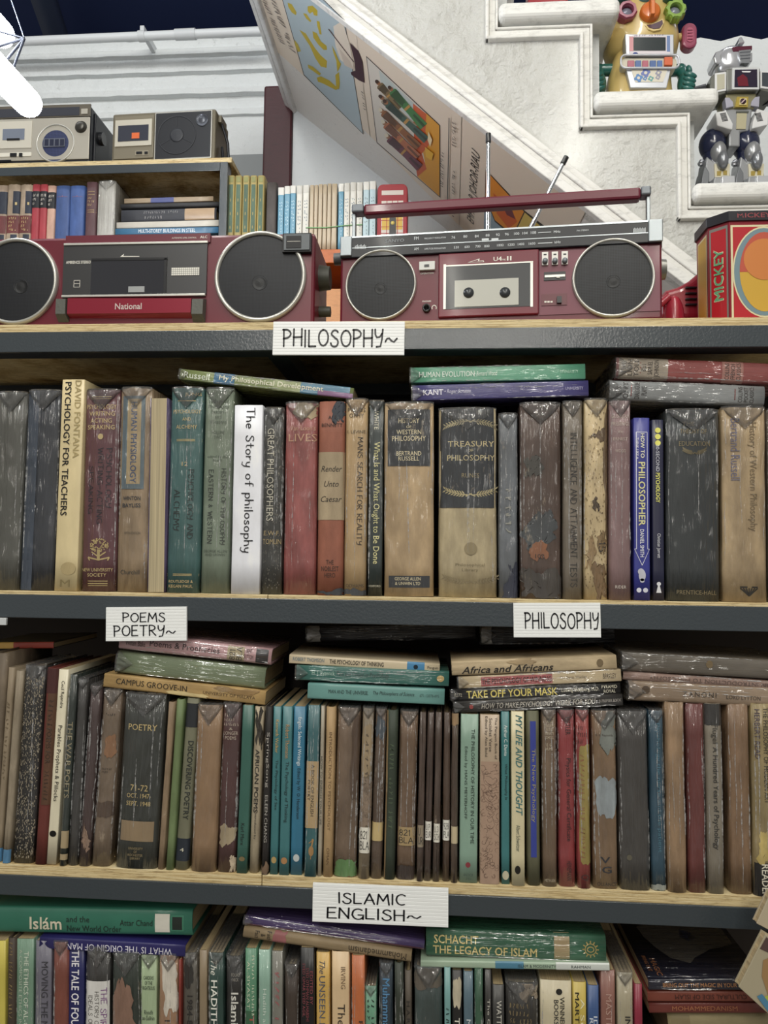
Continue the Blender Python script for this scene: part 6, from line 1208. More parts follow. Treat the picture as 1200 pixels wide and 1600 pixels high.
for i in range(14): f.box(m, 269+i*3.1, 419, 269.5+i*3.1, 431, -.0022, -.0019, 1)
for i in range(1, 4): f.box(m, 269, 419+i*3, 312, 419.4+i*3, -.0022, -.0019, 1)
for x0, y0, x1, y1 in ((117,439,127,439.6),(117,449.4,127,450),(117,439,117.6,450),(126.4,439,127,450),(117,444,127,444.6)): f.box(m, x0, y0, x1, y1, -.0015, -.0011, 0)
a = [f(*q) for q in ((188,402.3),(194,397.5),(193,401),(218,401),(218,402))]; m.add([(x, -.0015, z) for x, z in a], [(0, 1, 2, 3, 4)], 0)
m.build('level_meter', [cream, plain('#8b8c88', .5)], rd)
m = MB(); q0 = [f(112,466), f(304,466), f(304,497), f(112,497)]; q1 = [f(112,469), f(304,469), f(304,491), f(112,493)]
m.frustum([(a, b) for a, b in q1], -.0065, [(a, b) for a, b in q0], .0014, 0); f.txt(m, 'National', 'b', 207.5, 481.5, 41, 9.5, 1, -.0068); m.build('name_bar', [plain('#8a1f33', .28, .3, .3), plain('#c9b9b4', .4)], rd)
for x0, x1 in ((94,111),(305,324)):
    m = MB(); q0 = [f(x0,467), f(x1,467), f(x1,503), f(x0,503)]; q1 = [f(x0+1,471), f(x1-1,471), f(x1-1,494), f(x0+1,494)]; m.frustum(q1, -.0085, q0, .0014, 0); m.build('piano_key', plain('#5d5e58', .55, .3, 0, 'flaked_key', .8, 260), rd)
m = MB(); f.box(m, 438, 366.5, 481, 396, -.0060, .0014, 0); f.box(m, 440.5, 368.5, 479, 393.5, -.0072, -.0058, 1); f.box(m, 444, 371.5, 466.5, 391, -.0078, -.0058, 0); f.box(m, 445.5, 380.2, 465.5, 380.9, -.0080, -.0077, 2); m.build('tuning_meter', [plain('#0b0c10', .55), plain('#5d6164', .5, .4, 0, 'worn_chrome', .5, 150), cream], rd, .0006)
for py, r0, r1, L, z_ in ((415, .0158, .0140, .013, 0), (470, .0066, .0062, .014, 0)):
    a, b = f(488, py); m = MB().cyl((W-.001, .040, b), (W+L, .040, b), r0, r1, 0, 28); m.build('knob', plain('#3c3d34', .5), rd, .001)

# ------------------------------------------------------------------ octagonal tin and red toy at the right end of the top board
zt0 = ZS[0]+.0006; zt1 = P(1140, 331, .03).z
x0, x1 = P(1140, 420, .03).x, P(1248, 420, .03).x; ch = .0175
def octo(g, y_): return [(x0-g*.4, y_-g), (x1+g*.4, y_-g), (x1+ch+g, y_+ch*1.0-g*.4), (x1+ch+g, y_+ch+.040+g*.4), (x1+g*.4, y_+2*ch+.040+g), (x0-g*.4, y_+2*ch+.040+g), (x0-ch-g, y_+ch+.040+g*.4), (x0-ch-g, y_+ch-g*.4)]
tin = thing('tin_box', 'eight sided red tin with a dark lid, cut off by the right edge', 'tin', (x0, .03, zt0), (0, 0, 0), None, True)
def oct_prism(mb, g, za, zb, m=0):
    a = octo(g, .03); n = 8
    mb.add([(x, y, za) for x, y in a]+[(x, y, zb) for x, y in a], [tuple(range(n-1, -1, -1)), tuple(range(n, 2*n))]+[(i, (i+1) % n, n+(i+1) % n, n+i) for i in range(n)], m)
mb = MB(); hl = (zt1-zt0)*.085
oct_prism(mb, 0, zt0, zt1-hl); red_, crm, grey_, dk = 1, 2, 3, 4
def on_face(i, u, v, off=.0005):
    a = octo(0, .03); p, q = Vector((*a[i], 0)), Vector((*a[(i+1) % 8], 0)); d = (q-p).normalized(); nrm = Vector((d.y, -d.x, 0)); w = p+(q-p)*u+nrm*off
    return (w.x, w.y, zt0+(zt1-hl-zt0)*v)
def fpoly(i, pts, m, off): mb.add([on_face(i, u, v, off) for u, v in pts], [tuple(range(len(pts)))], m)
rect = lambda a, b, c, d: [(a, b), (c, b), (c, d), (a, d)]
fpoly(7, rect(.06, .04, .94, .97), grey_, .0004); fpoly(7, rect(.14, .06, .86, .94), red_, .0006)
fpoly(0, rect(.02, .03, .98, .96), crm, .0004); fpoly(0, rect(.05, .05, .95, .94), red_, .0006)
el = lambda cx, cy, rx, ry: [(cx+rx*math.cos(6.283*i/40), cy+ry*math.sin(6.283*i/40)) for i in range(40)]
fpoly(0, el(.5, .50, .46, .44), crm, .0008); fpoly(0, el(.5, .50, .44, .425), 5, .0010); fpoly(0, el(.5, .50, .36, .385), 6, .0012); fpoly(0, [(.5+.36*math.cos(6.283*i/40), .5+.385*math.sin(6.283*i/40)) for i in range(0, 21)], 8, .0014); fpoly(0, [(.5+.30*math.cos(R(t)), .62+.2*math.sin(R(t))) for t in range(0, 361, 12)], 9, .0016)
fpoly(6, rect(.12, .03, .9, .95), crm, .0004); fpoly(6, rect(.18, .05, .84, .93), 6, .0006)
v2, f2 = glyphs('MICKEY', 'b')
for off, k, m_ in ((.0009, 1.10, crm), (.0012, 1.0, 7)):
    vs = [on_face(7, .5-b*.42*(1.15 if m_ == crm else 1), .50+a*.50*(1.03 if m_ == crm else 1), off) for a, b in v2]; mb.add(vs, f2, m_)
mb.build('body', [plain('#8a1a2a', .28, .3, .4), plain('#b01c26', .3, .1, .5), plain('#d8cfa8', .35, .1, .3), plain('#7d7a74', .35, .2, .3), plain('#1c1d22', .3), plain('#6f8790', .35, .1, .4), plain('#c9a03a', .32, .1, .4), plain('#5f9c74', .35), plain('#b8503c', .35, .1, .4), plain('#c77a3c', .35, .1, .4)], tin)
mb = MB(); oct_prism(mb, .0022, zt1-hl, zt1)
a = octo(.0022, .03); fx = [a[0], a[1]]
v2, f2 = glyphs('MICKEY', 'b')
mb.add([(fx[0][0]+(fx[1][0]-fx[0][0])*(.36+q*.48), fx[0][1]-.0004, zt1-hl*.5+b*hl*.5) for q, b in v2], f2, 1)
mb.build('lid', [plain('#26262c', .3, .2, .4), plain('#8a3a40', .4)], tin, .0008)
# red moulded plastic toy
base = P(1068, 497, .108); base.z = ZS[0]+.0006
ty = thing('toy_car', 'red moulded plastic toy with slots, wedged between the boombox and the tin', 'toy', base, (0, 0, 0), None, True)
def Lr(px, py, y): v = P(px, py, y+.02); return (v.x, v.z)
pts = [Lr(1034,500,.09), Lr(1034,462,.09), Lr(1042,452,.09), Lr(1060,447,.09), Lr(1078,437,.09), Lr(1098,420,.09), Lr(1115,404,.09), Lr(1140,404,.09), Lr(1150,500,.09)]
pts = [(x, max(z, base.z)) for x, z in pts]
MB().prism(pts, .110, .175).build('body', plain('#8e1a2c', .3, 0, .4), ty, .008, None, 4)
a = P(1066, 470, .08); m = MB().ell((a.x, .113, a.z-.012), (.013, .011, .030), 0, 24, 14); m.v = [(x, y, max(z, base.z)) for x, y, z in m.v]; m.build('fender', plain('#a32a3c', .28, 0, .4), ty)
a, b = P(1034, 470, .08), P(1056, 451, .08); MB().tube([(a.x-.004, .108, a.z-.004), (b.x, .108, b.z)], .0045, 0, 14).build('bumper', plain('#b23a4a', .3, 0, .3), ty)
for i in range(4): a = P(1085, 440+i*9, .087); MB().box(a.x-.004, a.x+.010, .1065, .112, a.z-.0012, a.z+.0012).build('slot', blk, ty, .0006)

# ------------------------------------------------------------------ rear shelf, its radios and books
YR = .85
def zr_(px, py): return P(px, py, YR).z
pa = P(100, 255, YR); lipz = P(200, 256, YR).z; botz = P(200, 270, YR).z; topz = lipz+.011
base_z = P(300, 389, YR).z
xr_end = P(355, 300, YR).x; xr_in = P(343, 300, YR).x
ru = thing('shelving_unit', 'grey steel bookcase at the back left carrying two silver and brown radios', 'bookshelf', (xr_end, YR, FLOOR_Z), (0, 0, 0), None, True)
MB().box(-1.30, xr_end+.008, YR+.003, YR+.30, lipz-.001, topz).build('shelf_board', ply, ru, .0008)
MB().box(-1.30, xr_in-.0005, YR, YR+.0028, botz, lipz-.001).build('front_rail', rail, ru, .001)
MB().box(xr_in, xr_end, YR-.001, YR+.0024, FLOOR_Z, lipz-.0015).box(xr_end-.003, xr_end, YR+.0024, YR+.03, FLOOR_Z, lipz-.0015).build('upright', rail, ru, .001)
MB().box(xr_end-.003, xr_end, YR+.27, YR+.30, FLOOR_Z, lipz-.0015).build('upright', rail, ru)
MB().box(-1.30, xr_in-.004, YR+.003, YR+.29, base_z-.014, base_z-.0005).build('shelf_board', ply, ru)
MB().box(-1.30, xr_in-.004, YR+.292, YR+.297, base_z-.25, lipz-.002).build('back_panel', plain('#3a302c', .7), ru)
MB().box(-1.30, -1.27, YR, YR+.30, FLOOR_Z, base_z-.0145).build('upright', rail, ru)
def px_books(rows, Y, z0, group, dp=.12):
    for (xa_, xb_, yt, hx, kd, wr, lab, tx, bd, op) in rows:
        a, b = P(xa_, yt, Y), P(xb_, yt, Y); w = b.x-a.x-.0006; h = (a.z+b.z)/2-z0
        make_book(w, h, dp, kd, hx, wr, lab, tx, bd, op, ((a.x+b.x)/2, Y+.012, z0+.0002), (0, 0, 0), group)
GR = 'old books in the bookcase at the back left'
calf = [(.30,.55,-.5,.5,'#6a2e2e'),(.58,.90,.0,.5,'#232a3a'),(.0,.28,-.1,.4,'#2a3040')]
px_books([
 (-15,7,285,'#9a8570','leather',0,'calf spine with a red band cut off at the left edge of the back bookcase',(),calf,{}),
 (7,27,284,'#a08c74','leather',0,'antique calf spine with red band and dark panels, left one of the full pair',[('I','h',.25,.72,.15,.04,GO),('MMMM\nMMM\nMM\nMMMM','h',0,.43,.6,.2,GO,'z')],calf,{}),
 (27,46,284,'#a08c74','leather',0,'antique calf spine with red band and dark panels, touching the first thin red spine',[('I','h',.25,.72,.15,.04,GO),('MMMM\nMMM\nMM\nMMMM','h',0,.43,.6,.2,GO,'z')],calf,{}),
 (46,58.5,284,'#a82f3c','cloth',0,'thin red spine with black title band, next to the calf pair',[('MMM MM\nMMMM\nMM','h',0,.78,.7,.16,'#d8d0c4','z')],[(.66,.90,-.5,.5,'#16181f')],{}),
 (58.5,70,284,'#b03540','cloth',0,'thin red spine with black title band, next to the salmon one',[('MMMM\nMMM\nMM','h',0,.78,.7,.16,'#d8d0c4','z')],[(.66,.90,-.5,.5,'#16181f')],{}),
 (70,83,286,'#c59a84','cloth',0,'salmon spine with a black title band',[('MMMMM\nMMM\nMM','h',0,.78,.7,.16,'#d8d0c4','z')],[(.66,.90,-.5,.5,'#16181f')],{}),
 (83,105.5,286,'#39548c','cloth',0,'blue hardback with a small red ornament, left of its twin',[('\u2014\u2022\u2014','h',0,.84,.7,.02,'#9a6478')],(),{}),
 (105.5,128.5,286,'#3f5fa0','cloth',0,'blue hardback with a small red ornament, left of the gilt ruled brown spine',[('\u2014\u2022\u2014','h',0,.84,.7,.02,'#9a6478')],(),{}),
 (131,148,280,'#5f3f44','leather',0,'brown to violet spine with gilt rules, left of the wrapped grey book',[('MMM\nMM MM\nMMM','h',0,.72,.6,.12,GO,'z')],(),{'rules':[(.86,GO,.001),(.82,GO,.001),(.6,GO,.001),(.57,GO,.001)],'art':[emblem(0,.1,.3,.03,GO,'oval')]}),
 (149,177,279,'#a5a39b','paper',1,'pale grey book in crumpled clear plastic in the back bookcase',(),(),{'hard':True,'dp':.16}),
], YR, base_z, GR)
GR2 = 'books lying in the back bookcase'
z = base_z
zz5 = P(260, 366, YR).z
lay_book((184,368),(184,391),(341,367),(341,390),YR+.02,.16,'cloth','#6a5c4c',0,'brown book at the bottom of the pile in the back bookcase, hidden behind the boombox',(),(),{},group=GR2)
lay_book((180,357),(180,367),(342,354),(342,364),YR+.012,.16,'paper','#2f6f97',0,'blue book lettered BUILDINGS IN STEEL in the back bookcase pile',[('MULTI-STOREY BUILDINGS IN STEEL','v',0,.5,.55,.6,'#dfe8ee','b')],(),{'hard':False},group=GR2)
lay_book((182,347),(182,357),(343,343),(343,353),YR+.014,.16,'paper','#c9c2b4',0,'off white book in the back bookcase pile, above the blue one',(),(),{'hard':False},group=GR2)
lay_book((189,327),(189,347),(338,323),(338,343),YR+.013,.15,'cloth','#3a3c44',0,'charcoal hardback with a tan label at its right end in the back bookcase pile',[('AMMMMMMMMM MMMMM','v',.2,.58,.36,.22,'#8b8a8a','z'),('MMMMMMM','v',-.2,.66,.18,.22,'#8b8a8a','z')],[(.02,.33,-.46,.46,'#b0906a','paper')],{},group=GR2)
lay_book((188,318),(188,326),(342,314),(342,322),YR+.012,.16,'cloth','#2b2b2e',0,'thin black book in the back bookcase pile',(),(),{},group=GR2)
lay_book((194,310),(194,318),(333,306),(333,314),YR+.016,.14,'paper','#a08a6c',0,'thin tan book with a blue middle, topmost of the back bookcase pile',(),[(.44,.70,-.5,.5,'#4a5590','paper')],{'hard':False},group=GR2)
# orange wooden rack to the right of it
xo0, xo1 = xr_end+.0015, P(660, 400, YR).x
zo = [P(518, y, YR).z for y in (389, 411, 451, 506)]
org = gloss_paint('#b0652e', .45)
rk = thing('wooden_rack', 'orange brown wooden rack seen between the two red boomboxes', 'rack', (xo0, YR, FLOOR_Z), (0, 0, 0), None, True)
MB().box(xo0, xo1, YR, YR+.26, zo[1], zo[0]).build('top_board', gloss_paint('#b35c22', .4), rk, .002)
MB().box(xo0, xo1, YR+.24, YR+.26, zo[2], zo[1]-.0005).build('back_panel', plain('#2c2624', .7), rk)
MB().box(xo0, xo1, YR, YR+.26, zo[3], zo[2]).build('drawer_front', gloss_paint('#c08450', .45), rk, .002)
for xx in (xo0, xo1-.018): MB().box(xx, xx+.018, YR, YR+.26, FLOOR_Z, zo[3]-.0005).build('leg', org, rk); MB().box(xx, xx+.018, YR+.002, YR+.238, zo[2]+.0005, zo[1]-.0005).build('side', org, rk)
zk = zo[0]+.0004
GG = 'matching gold and green volumes behind the left boombox'
wh = ('leftmost of the five, beside the steel upright', 'second from the steel upright', 'middle one of the five', 'fourth from the steel upright', 'rightmost of the five, beside the dark brown book')
px_books([(x, x+11.3, 270, '#a8954f', 'cloth', 0, 'gold and green banded volume, '+wh[i], [('\u2022\n\u2022\n\u2022','h',0,.5,.12,.4,'#a8954f')], [(.26,.88,-.28,.30,'#4a6650'),(.03,.22,-.3,.3,'#8a8a48'),(.91,.98,-.3,.3,'#8a8a48')], {}) for i, x in enumerate((353.5, 365, 377, 388.7, 400.4))], YR, zk, GG, .10)
px_books([(414.5,431,281,'#4a423e','cloth',0,'plain dark brown book between the gold and green set and the blue and white series',(),(),{})], YR, zk, 'books on the orange rack', .11)
GS = 'blue and white paperback series on the orange rack'
ser = []
xs_ = [(433,442.5,'b',289),(443,452,'b',287),(452.3,461,'b',286),(462,471.5,'w',286),(472,482,'w',285),(483,489.5,'t',285),(490,496,'t',285),(496.5,503,'t',284),(503.5,510,'t',284),(510.5,517,'t',283),(517.5,526,'t',283),(528,536.5,'b',283),(537,546,'w',282),(546.5,556,'w',281),(556.5,566,'w',281),(567,576.5,'p',280),(577,587,'p',279)]
colr = {'b':'#4f93b0','w':'#d0cdc2','t':'#b7a384','p':'#a9c4cc'}
pos = ['leftmost of the series', 'second from the left', 'third from the left, against the white pair', 'left one of the first white pair', 'right one of the first white pair',
       'first of the thin tan backs', 'second of the thin tan backs', 'third of the thin tan backs', 'fourth of the thin tan backs', 'fifth of the thin tan backs', 'last of the thin tan backs, against a blue spine',
       'single blue spine between tan backs and white spines', 'first of the three white spines', 'middle of the three white spines', 'last of the three white spines', 'first of the two palest blue ones', 'last of the series, beside the red tin']
nm_ = {'b':'blue and white paperback spine','w':'white paperback spine','t':'tan page edged paperback','p':'pale blue and white paperback spine'}
for i, (a, b, c, yt) in enumerate(xs_):
    tx = [] if c == 't' else [('Thm Mmmmmm\nMmmmmmm' if i % 2 else 'Tmm Mmmmmmm\nMmmmmm', 'v', 0, .50, .55, .5, '#6d7f88' if c != 'b' else '#b5d3dd', 'z')]
    bd = [] if c == 't' else [(.88,1,-.5,.5,'#cfcdc4' if c in 'bp' else '#bdbab0','paper')]
    ser.append((a, b, yt, colr[c], 'paper', 0, nm_[c]+', '+pos[i], tx, bd, {'hard': False}))
px_books(ser, YR, zk, GS, .10)
a, b = P(478, 355, YR+.008), P(566, 350, YR+.008)
o = MB().tube([(a.x, YR+.0105, a.z), ((a.x+b.x)/2-.02, YR+.0100, (a.z+b.z)/2-.0035), ((a.x+b.x)/2+.03, YR+.0100, (a.z+b.z)/2+.001), (b.x, YR+.0105, b.z)], .0011).build('string', plain('#7fb07a', .6), None, 0, (a.x, YR+.0105, a.z)); tag(o, 'thin green string stretched across the tan and white paperbacks', 'string')
# red money tin shaped like a call box
a, b = P(590, 288, YR+.01), P(637, 288, YR+.01); xm = (a.x+b.x)/2; w = b.x-a.x; ht = a.z-zk
ct = thing('money_tin', 'red rounded tin printed with a call box and a clock tower, behind the boombox handle', 'tin', (xm, YR+.01, zk), (0, 0, 0), None)
n = 14; pf = [(-w/2, 0), (w/2, 0)]+[(w/2*math.cos(R(t))*1.0 if 0 else w/2-.012+.012*math.cos(R(t)), ht-.014+.014*math.sin(R(t))) for t in range(0, 91, 15)]+[(-w/2+.012+.012*math.cos(R(t)), ht-.014+.014*math.sin(R(t))) for t in range(90, 181, 15)]
MB().prism(pf, 0, .05).build('body', plain('#96202a', .5, .0, .1), ct, .002)
m = MB(); m.box(-w*.36, w*.36, -.0006, .001, ht*.83, ht*.90, 1)
m.box(-w*.36, w*.36, -.0006, .001, ht*.05, ht*.74, 1); m.box(-w*.34, w*.34, -.0009, .001, ht*.3, ht*.55, 2)
for i in range(1, 4): m.box(-w*.36+w*.72*i/4-.0008, -w*.36+w*.72*i/4+.0008, -.0012, .001, ht*.05, ht*.74, 0)
for i in range(1, 7): m.box(-w*.36, w*.36, -.0012, .001, ht*(.05+.098*i)-.0006, ht*(.05+.098*i)+.0006, 0)
m.box(-w*.09, w*.13, -.0016, .001, ht*.05, ht*.47, 3); m.prism([(-w*.09, ht*.47), (w*.13, ht*.47), (w*.02, ht*.62)], -.0016, .001, 3); m.lathe((w*.02, -.0016, ht*.40), [(.0045, 0), (.0045, -.0004), (.0001, -.0004)], 4, 20)
m.build('printed_front', [plain('#a51e2a', .35), plain('#cfc6bc', .5), plain('#c9a43c', .4), plain('#2b2a2c', .4), plain('#cdbb6a', .4)], ct)

# radios on the rear shelf
zr0 = topz+.0005
f = Face((-112,172),(140,166),(139,252),(-112,261), YR+.02, YR+.02, zr0)
r2 = thing('radio_cassette_player', 'silver boombox with one round speaker at the upper left, partly behind the lit tube', 'radio', f.loc, (0, 0, f.rz), 'radios on the shelf tops')
W, H = f.W, f.H; silver = plain('#b3aea2', .38, .35, .1, 'silver_paint', .2, 120)
MB().box(0, W, .0015, .13, 0, H).build('body', plain('#1d1f26', .4, 0, .2), r2, .004)
m = MB(); f.box(m, -110, 187, 139, 252, -.002, .0016); m.build('front_panel', silver, r2, .0012)
m = MB(); f.box(m, -111, 167, 140, 186, -.002, .0016, 0); f.box(m, -60, 171, 123, 184, -.0028, -.0018, 1); f.box(m, 126, 172, 136, 180, -.0035, -.0018, 2); m.build('dial_panel', [plain('#6d675c', .35, .5), plain('#3a3c44', .2, 0, .5), silver], r2)
speaker(r2, f, 87, 225, 30, .08, grille_mat('#1a2038', '#3a4470', 500), False)
m = MB(); f.box(m, 69, 218, 102, 231, -.0045, -.0024, 0)
for i in range(4): f.box(m, 71+i*8, 219.5, 77+i*8, 229.5, -.0050, -.0044, 1)
m.build('emblem_plate', [plain('#7a7f8c', .3, .6), plain('#1a2038', .4)], r2)
a, b = f(126, 200); MB().lathe((a, 0, b), [(.0150, .0), (.0150, -.003), (.012, -.004), (.0118, -.008), (.009, -.010), (.0001, -.010)], 0, 32).build('knob', plain('#4b4944', .3, .6), r2)
m = MB(); f.box(m, -20, 191, 50, 233, -.0035, -.0015, 0); f.box(m, 5, 203, 39, 220, -.0045, -.003, 1); f.box(m, 12, 218, 32, 221, -.0052, -.004, 2); m.build('cassette_door', [plain('#cfcabc', .35, .2), plain('#7d8594', .15, .2, .5), blk], r2)
m = MB(); f.box(m, -30, 240, 50, 246, -.0035, -.0015, 0); f.box(m, 18, 241, 28, 246, -.006, -.003, 1); f.box(m, 32, 241, 37, 246, -.006, -.003, 1); f.box(m, -5, 251, 19, 253.5, -.0035, -.0015, 1); m.build('controls', [plain('#d5d1c4', .4), blk], r2)
m = MB().cyl((W-.001, .05, H*.62), (W+.012, .05, H*.62), .016, .015, 0, 24); m.build('side_knob', blk, r2, .001)
MB().box(W-.0005, W+.004, .02, .10, H*.05, H*.95).build('side_panel', plain('#14161c', .35), r2, .002)
f = Face((174,177),(337,169),(335,249),(173,252), YR+.03, YR+.02, zr0)
r3 = thing('radio_cassette_player', 'brown grey cassette radio with a black speaker panel on the back bookcase', 'radio', f.loc, (0, 0, f.rz), 'radios on the shelf tops')
W, H = f.W, f.H; taupe = plain('#6b6453', .42, .15, .1, 'taupe_plastic')
MB().box(0, W, .002, .10, 0, H).build('body', taupe, r3, .005)
m = MB(); f.box(m, 178, 181, 240, 248, -.001, .0025); m.build('front_panel', plain('#7d7665', .4, .25), r3, .001)
m = MB(); f.box(m, 180, 188, 238, 229, -.0035, .001, 0); f.box(m, 185, 197, 233, 221.5, -.0045, -.003, 1); f.box(m, 207, 209, 219, 218, -.0052, -.004, 2); m.build('cassette_door', [plain('#c6c1b2', .35, .25), plain('#3a3d48', .15, .1, .6), plain('#d2622c', .5)], r3)
m = MB(); f.box(m, 212, 236, 233, 243, -.002, .0, 0); f.box(m, 214, 238, 223, 241.5, -.004, -.001, 1); f.box(m, 227, 238, 232, 241.5, -.004, -.001, 1); m.build('controls', [plain('#8d8675', .4), blk], r3)
m = MB(); f.box(m, 242, 174.5, 331, 248.5, -.001, .0024, 1); f.box(m, 243.5, 176, 329.5, 247, -.0022, .0, 0); o = m.build('speaker_panel', [plain('#23252a', .35, .1, .2, 'grille_paint', .2, 500), alu], r3, .0008)
a, b = f(277, 212); k = W/163
m = MB().lathe((a, -.0022, b), [(30*k, 0), (30*k, -.0012), (29*k, -.0012), (28.6*k, 0)], 0, 56).lathe((a, -.0022, b), [(11*k, 0), (11*k, -.0005), (8*k, -.0007), (.0001, -.0012)], 0, 32)
for t in (90, 210, 330): c_, s_ = math.cos(R(t)), math.sin(R(t)); m.cyl((a+c_*11*k, -.0022, b+s_*11*k), (a+c_*28*k, -.0022, b+s_*28*k), .0009, .0009, 0, 6)
m.build('speaker_grille', plain('#2e3035', .45, .2), r3)
a, b = f(316.5, 189); MB().lathe((a, 0, b), [(9.6*k, .0), (9.6*k, -.004), (8.4*k, -.0045), (8.2*k, -.003), (4*k, -.006), (.0001, -.006)], 0, 32).build('knob', plain('#4d5057', .3, .5), r3)
m = MB().tube([(W+.004, .03, H*.86), (W+.022, .03, H*.45), (W+.025, .03, H*.12), (W+.012, .03, H*.10), (W+.006, .035, H*.4)], .0035, 0, 8); m.build('strap', blk, r3)
MB().box(W-.0005, W+.008, .02, .06, H*.82, H*.95).build('strap_mount', taupe, r3, .001)
# ------------------------------------------------------------------ toys on the stairs
YT = YS+.03
def X(px, py, y=None):
    v = P(px, py, YT if y is None else y); return v
def poly_on(mb, pts, y0, y1, m=0): return mb.prism([(X(*p).x, X(*p).z) for p in pts], y0, y1, m)
def rrect(x0, y0, x1, y1, r, n=5):
    out = []
    for cx, cy, a in ((x1-r, y0+r, -90), (x1-r, y1-r, 0), (x0+r, y1-r, 90), (x0+r, y0+r, 180)):
        out += [(cx+r*math.cos(R(a+90*i/n)), cy+r*math.sin(R(a+90*i/n))) for i in range(n+1)]
    return out
tz = tread_top[2]
K = (X(1060, 100).x-X(960, 100).x)/100                            # metres per photo pixel at the toys
tb = P(1006, 149, YT); tb.z = tz+.0006
t1 = thing('toy_robot', 'cream plastic toy robot with green arms, orange nose and a screen on its belly', 'toy', tb, (0, 0, 0), None, True)
cream_p, teal_p = plain('#c9b06e', .3, 0, .5, 'cream_plastic'), plain('#1f5f58', .28, 0, .5, 'green_plastic')
# body: cross sections lofted upwards
def loft(mb, secs, m=0, seg=28, p=2.6):
    """secs: (z, cx, rx, cy, ry) stacked rounded sections"""
    vs = []
    for z, cx, rx, cy, ry in secs:
        for i in range(seg):
            t = 2*math.pi*i/seg; c, s = math.cos(t), math.sin(t)
            vs.append((cx+rx*math.copysign(abs(c)**(2/p), c), cy+ry*math.copysign(abs(s)**(2/p), s), z))
    fs = [(k*seg+i, k*seg+(i+1) % seg, (k+1)*seg+(i+1) % seg, (k+1)*seg+i) for k in range(len(secs)-1) for i in range(seg)]
    fs += [tuple(range(seg-1, -1, -1)), tuple(range((len(secs)-1)*seg, len(secs)*seg))]
    return mb.add(vs, fs, m, True)
cy = YT+.05; zz = lambda y: X(1006, y).z
cx = X(1007, 110).x
loft(MB(), [(tz+.0006, cx, 52*K, cy, .050), (zz(140), cx, 54*K, cy, .052), (zz(110), cx, 51*K, cy, .050), (zz(85), cx, 46*K, cy, .046), (zz(66), cx, 40*K, cy, .042), (zz(60), cx, 34*K, cy, .036)]).build('body', cream_p, t1)
hcx = X(1012, 30).x
loft(MB(), [(zz(72), hcx, 40*K, cy+.005, .040), (zz(64), hcx, 56*K, cy+.005, .050), (zz(45), hcx, 60*K, cy+.005, .056), (zz(15), hcx, 56*K, cy+.005, .055), (zz(-15), hcx, 52*K, cy+.005, .052), (zz(-40), hcx, 44*K, cy+.005, .046), (zz(-50), hcx, 30*K, cy+.005, .034)]).build('head', cream_p, t1)
yf = cy+.005-.058
def nut(px, py, r, sides, m, name, inner):
    c = X(px, py); mb = MB(); s = MB()
    ro, ri = r*K, r*K*.55
    vs = []; n = sides*4
    for j, (rr, yy) in enumerate(((ro, yf+.012), (ro, yf-.004), (ro*.9, yf-.008), (ri*1.1, yf-.008), (ri, yf-.004), (ri, yf+.006))):
        for i in range(n):
            t = 2*math.pi*i/n; q = 1.0
            if j < 3:
                if sides == 6 or sides == 8: q = math.cos(math.pi/sides)/math.cos(((t+.2) % (2*math.pi/sides))-math.pi/sides)
                else: q = 1+.07*math.copysign(1, math.sin(t*sides))
            vs.append((c.x+rr*q*math.cos(t), yy, c.z+rr*q*math.sin(t)))
    fs = [(j*n+i, j*n+(i+1) % n, (j+1)*n+(i+1) % n, (j+1)*n+i) for j in range(5) for i in range(n)]
    mb.add(vs, fs); o = mb.build(name, m, t1)
    MB().lathe((c.x, yf, c.z), [(ri*1.02, .004), (ri*.6, .0), (.0001, -.002)], 0, 24).build('lens', plain('#8d8fa0', .1, .2, .8), o)
pink = plain('#96405c', .3, 0, .5, 'pink_plastic'); lime = plain('#7fa03a', .3, 0, .5, 'lime_plastic'); orange = plain('#d2702a', .3, 0, .5, 'orange_plastic')
nut(979, 20, 16, 8, pink, 'eye', 0); nut(1054, 18.5, 16, 9, lime, 'eye', 0)
c = X(1015, 21); m = MB().lathe((c.x, yf, c.z), [(16*K, .014), (16*K, -.004), (13*K, -.009), (.0001, -.011)], 0, 32); m.box(c.x-3.2*K, c.x+3.2*K, yf-.022, yf-.006, c.z-15*K, c.z+15.5*K); m.build('nose', orange, t1, .0012)
m = MB(); poly_on(m, [(1010,41), (1018,40), (1028,36), (1034,33), (1035,39), (1030,46), (1021,47), (1014,45)], yf-.0008, yf+.012, 0); m.build('mouth', plain('#4a2a3c', .4), t1)
m = MB(); poly_on(m, [(1007,40), (1018,38.5), (1030,33), (1035,30), (1038,36), (1032,48), (1021,50), (1012,47)], yf+.0002, yf+.010, 0); m.build('lip', plain('#d6be80', .3, 0, .4), t1, .001)
for px, py in ((972,-2), (1050,-2)): c = X(px, py); MB().ell((c.x, yf+.006, c.z), (14*K, .012, 5*K), 0).build('eyebrow', teal_p, t1)
c = X(1012, 1); MB().ell((c.x, yf+.006, c.z+.004), (13*K, .012, 5*K), 0).build('forehead_button', plain('#3f86a4', .3, 0, .5), t1)
ec = X(1085, 40); 
m = MB(); e = [(ec.x+12*K*math.cos(R(t)), ec.z+(13*K if 1 else 0)*math.copysign(1, math.sin(R(t)) or 1)*.75+12*K*math.sin(R(t))) for t in range(0, 360, 15)]
m.prism(e, yf+.030, yf+.052, 0); o = m.build('ear', pink, t1, .004)
m = MB(); e = [(ec.x+5.5*K*math.cos(R(t)), ec.z+(9*K)*math.copysign(1, math.sin(R(t)) or 1)*.75+5.5*K*math.sin(R(t))) for t in range(0, 360, 20)]; m.prism(e, yf+.0288, yf+.032, 0)
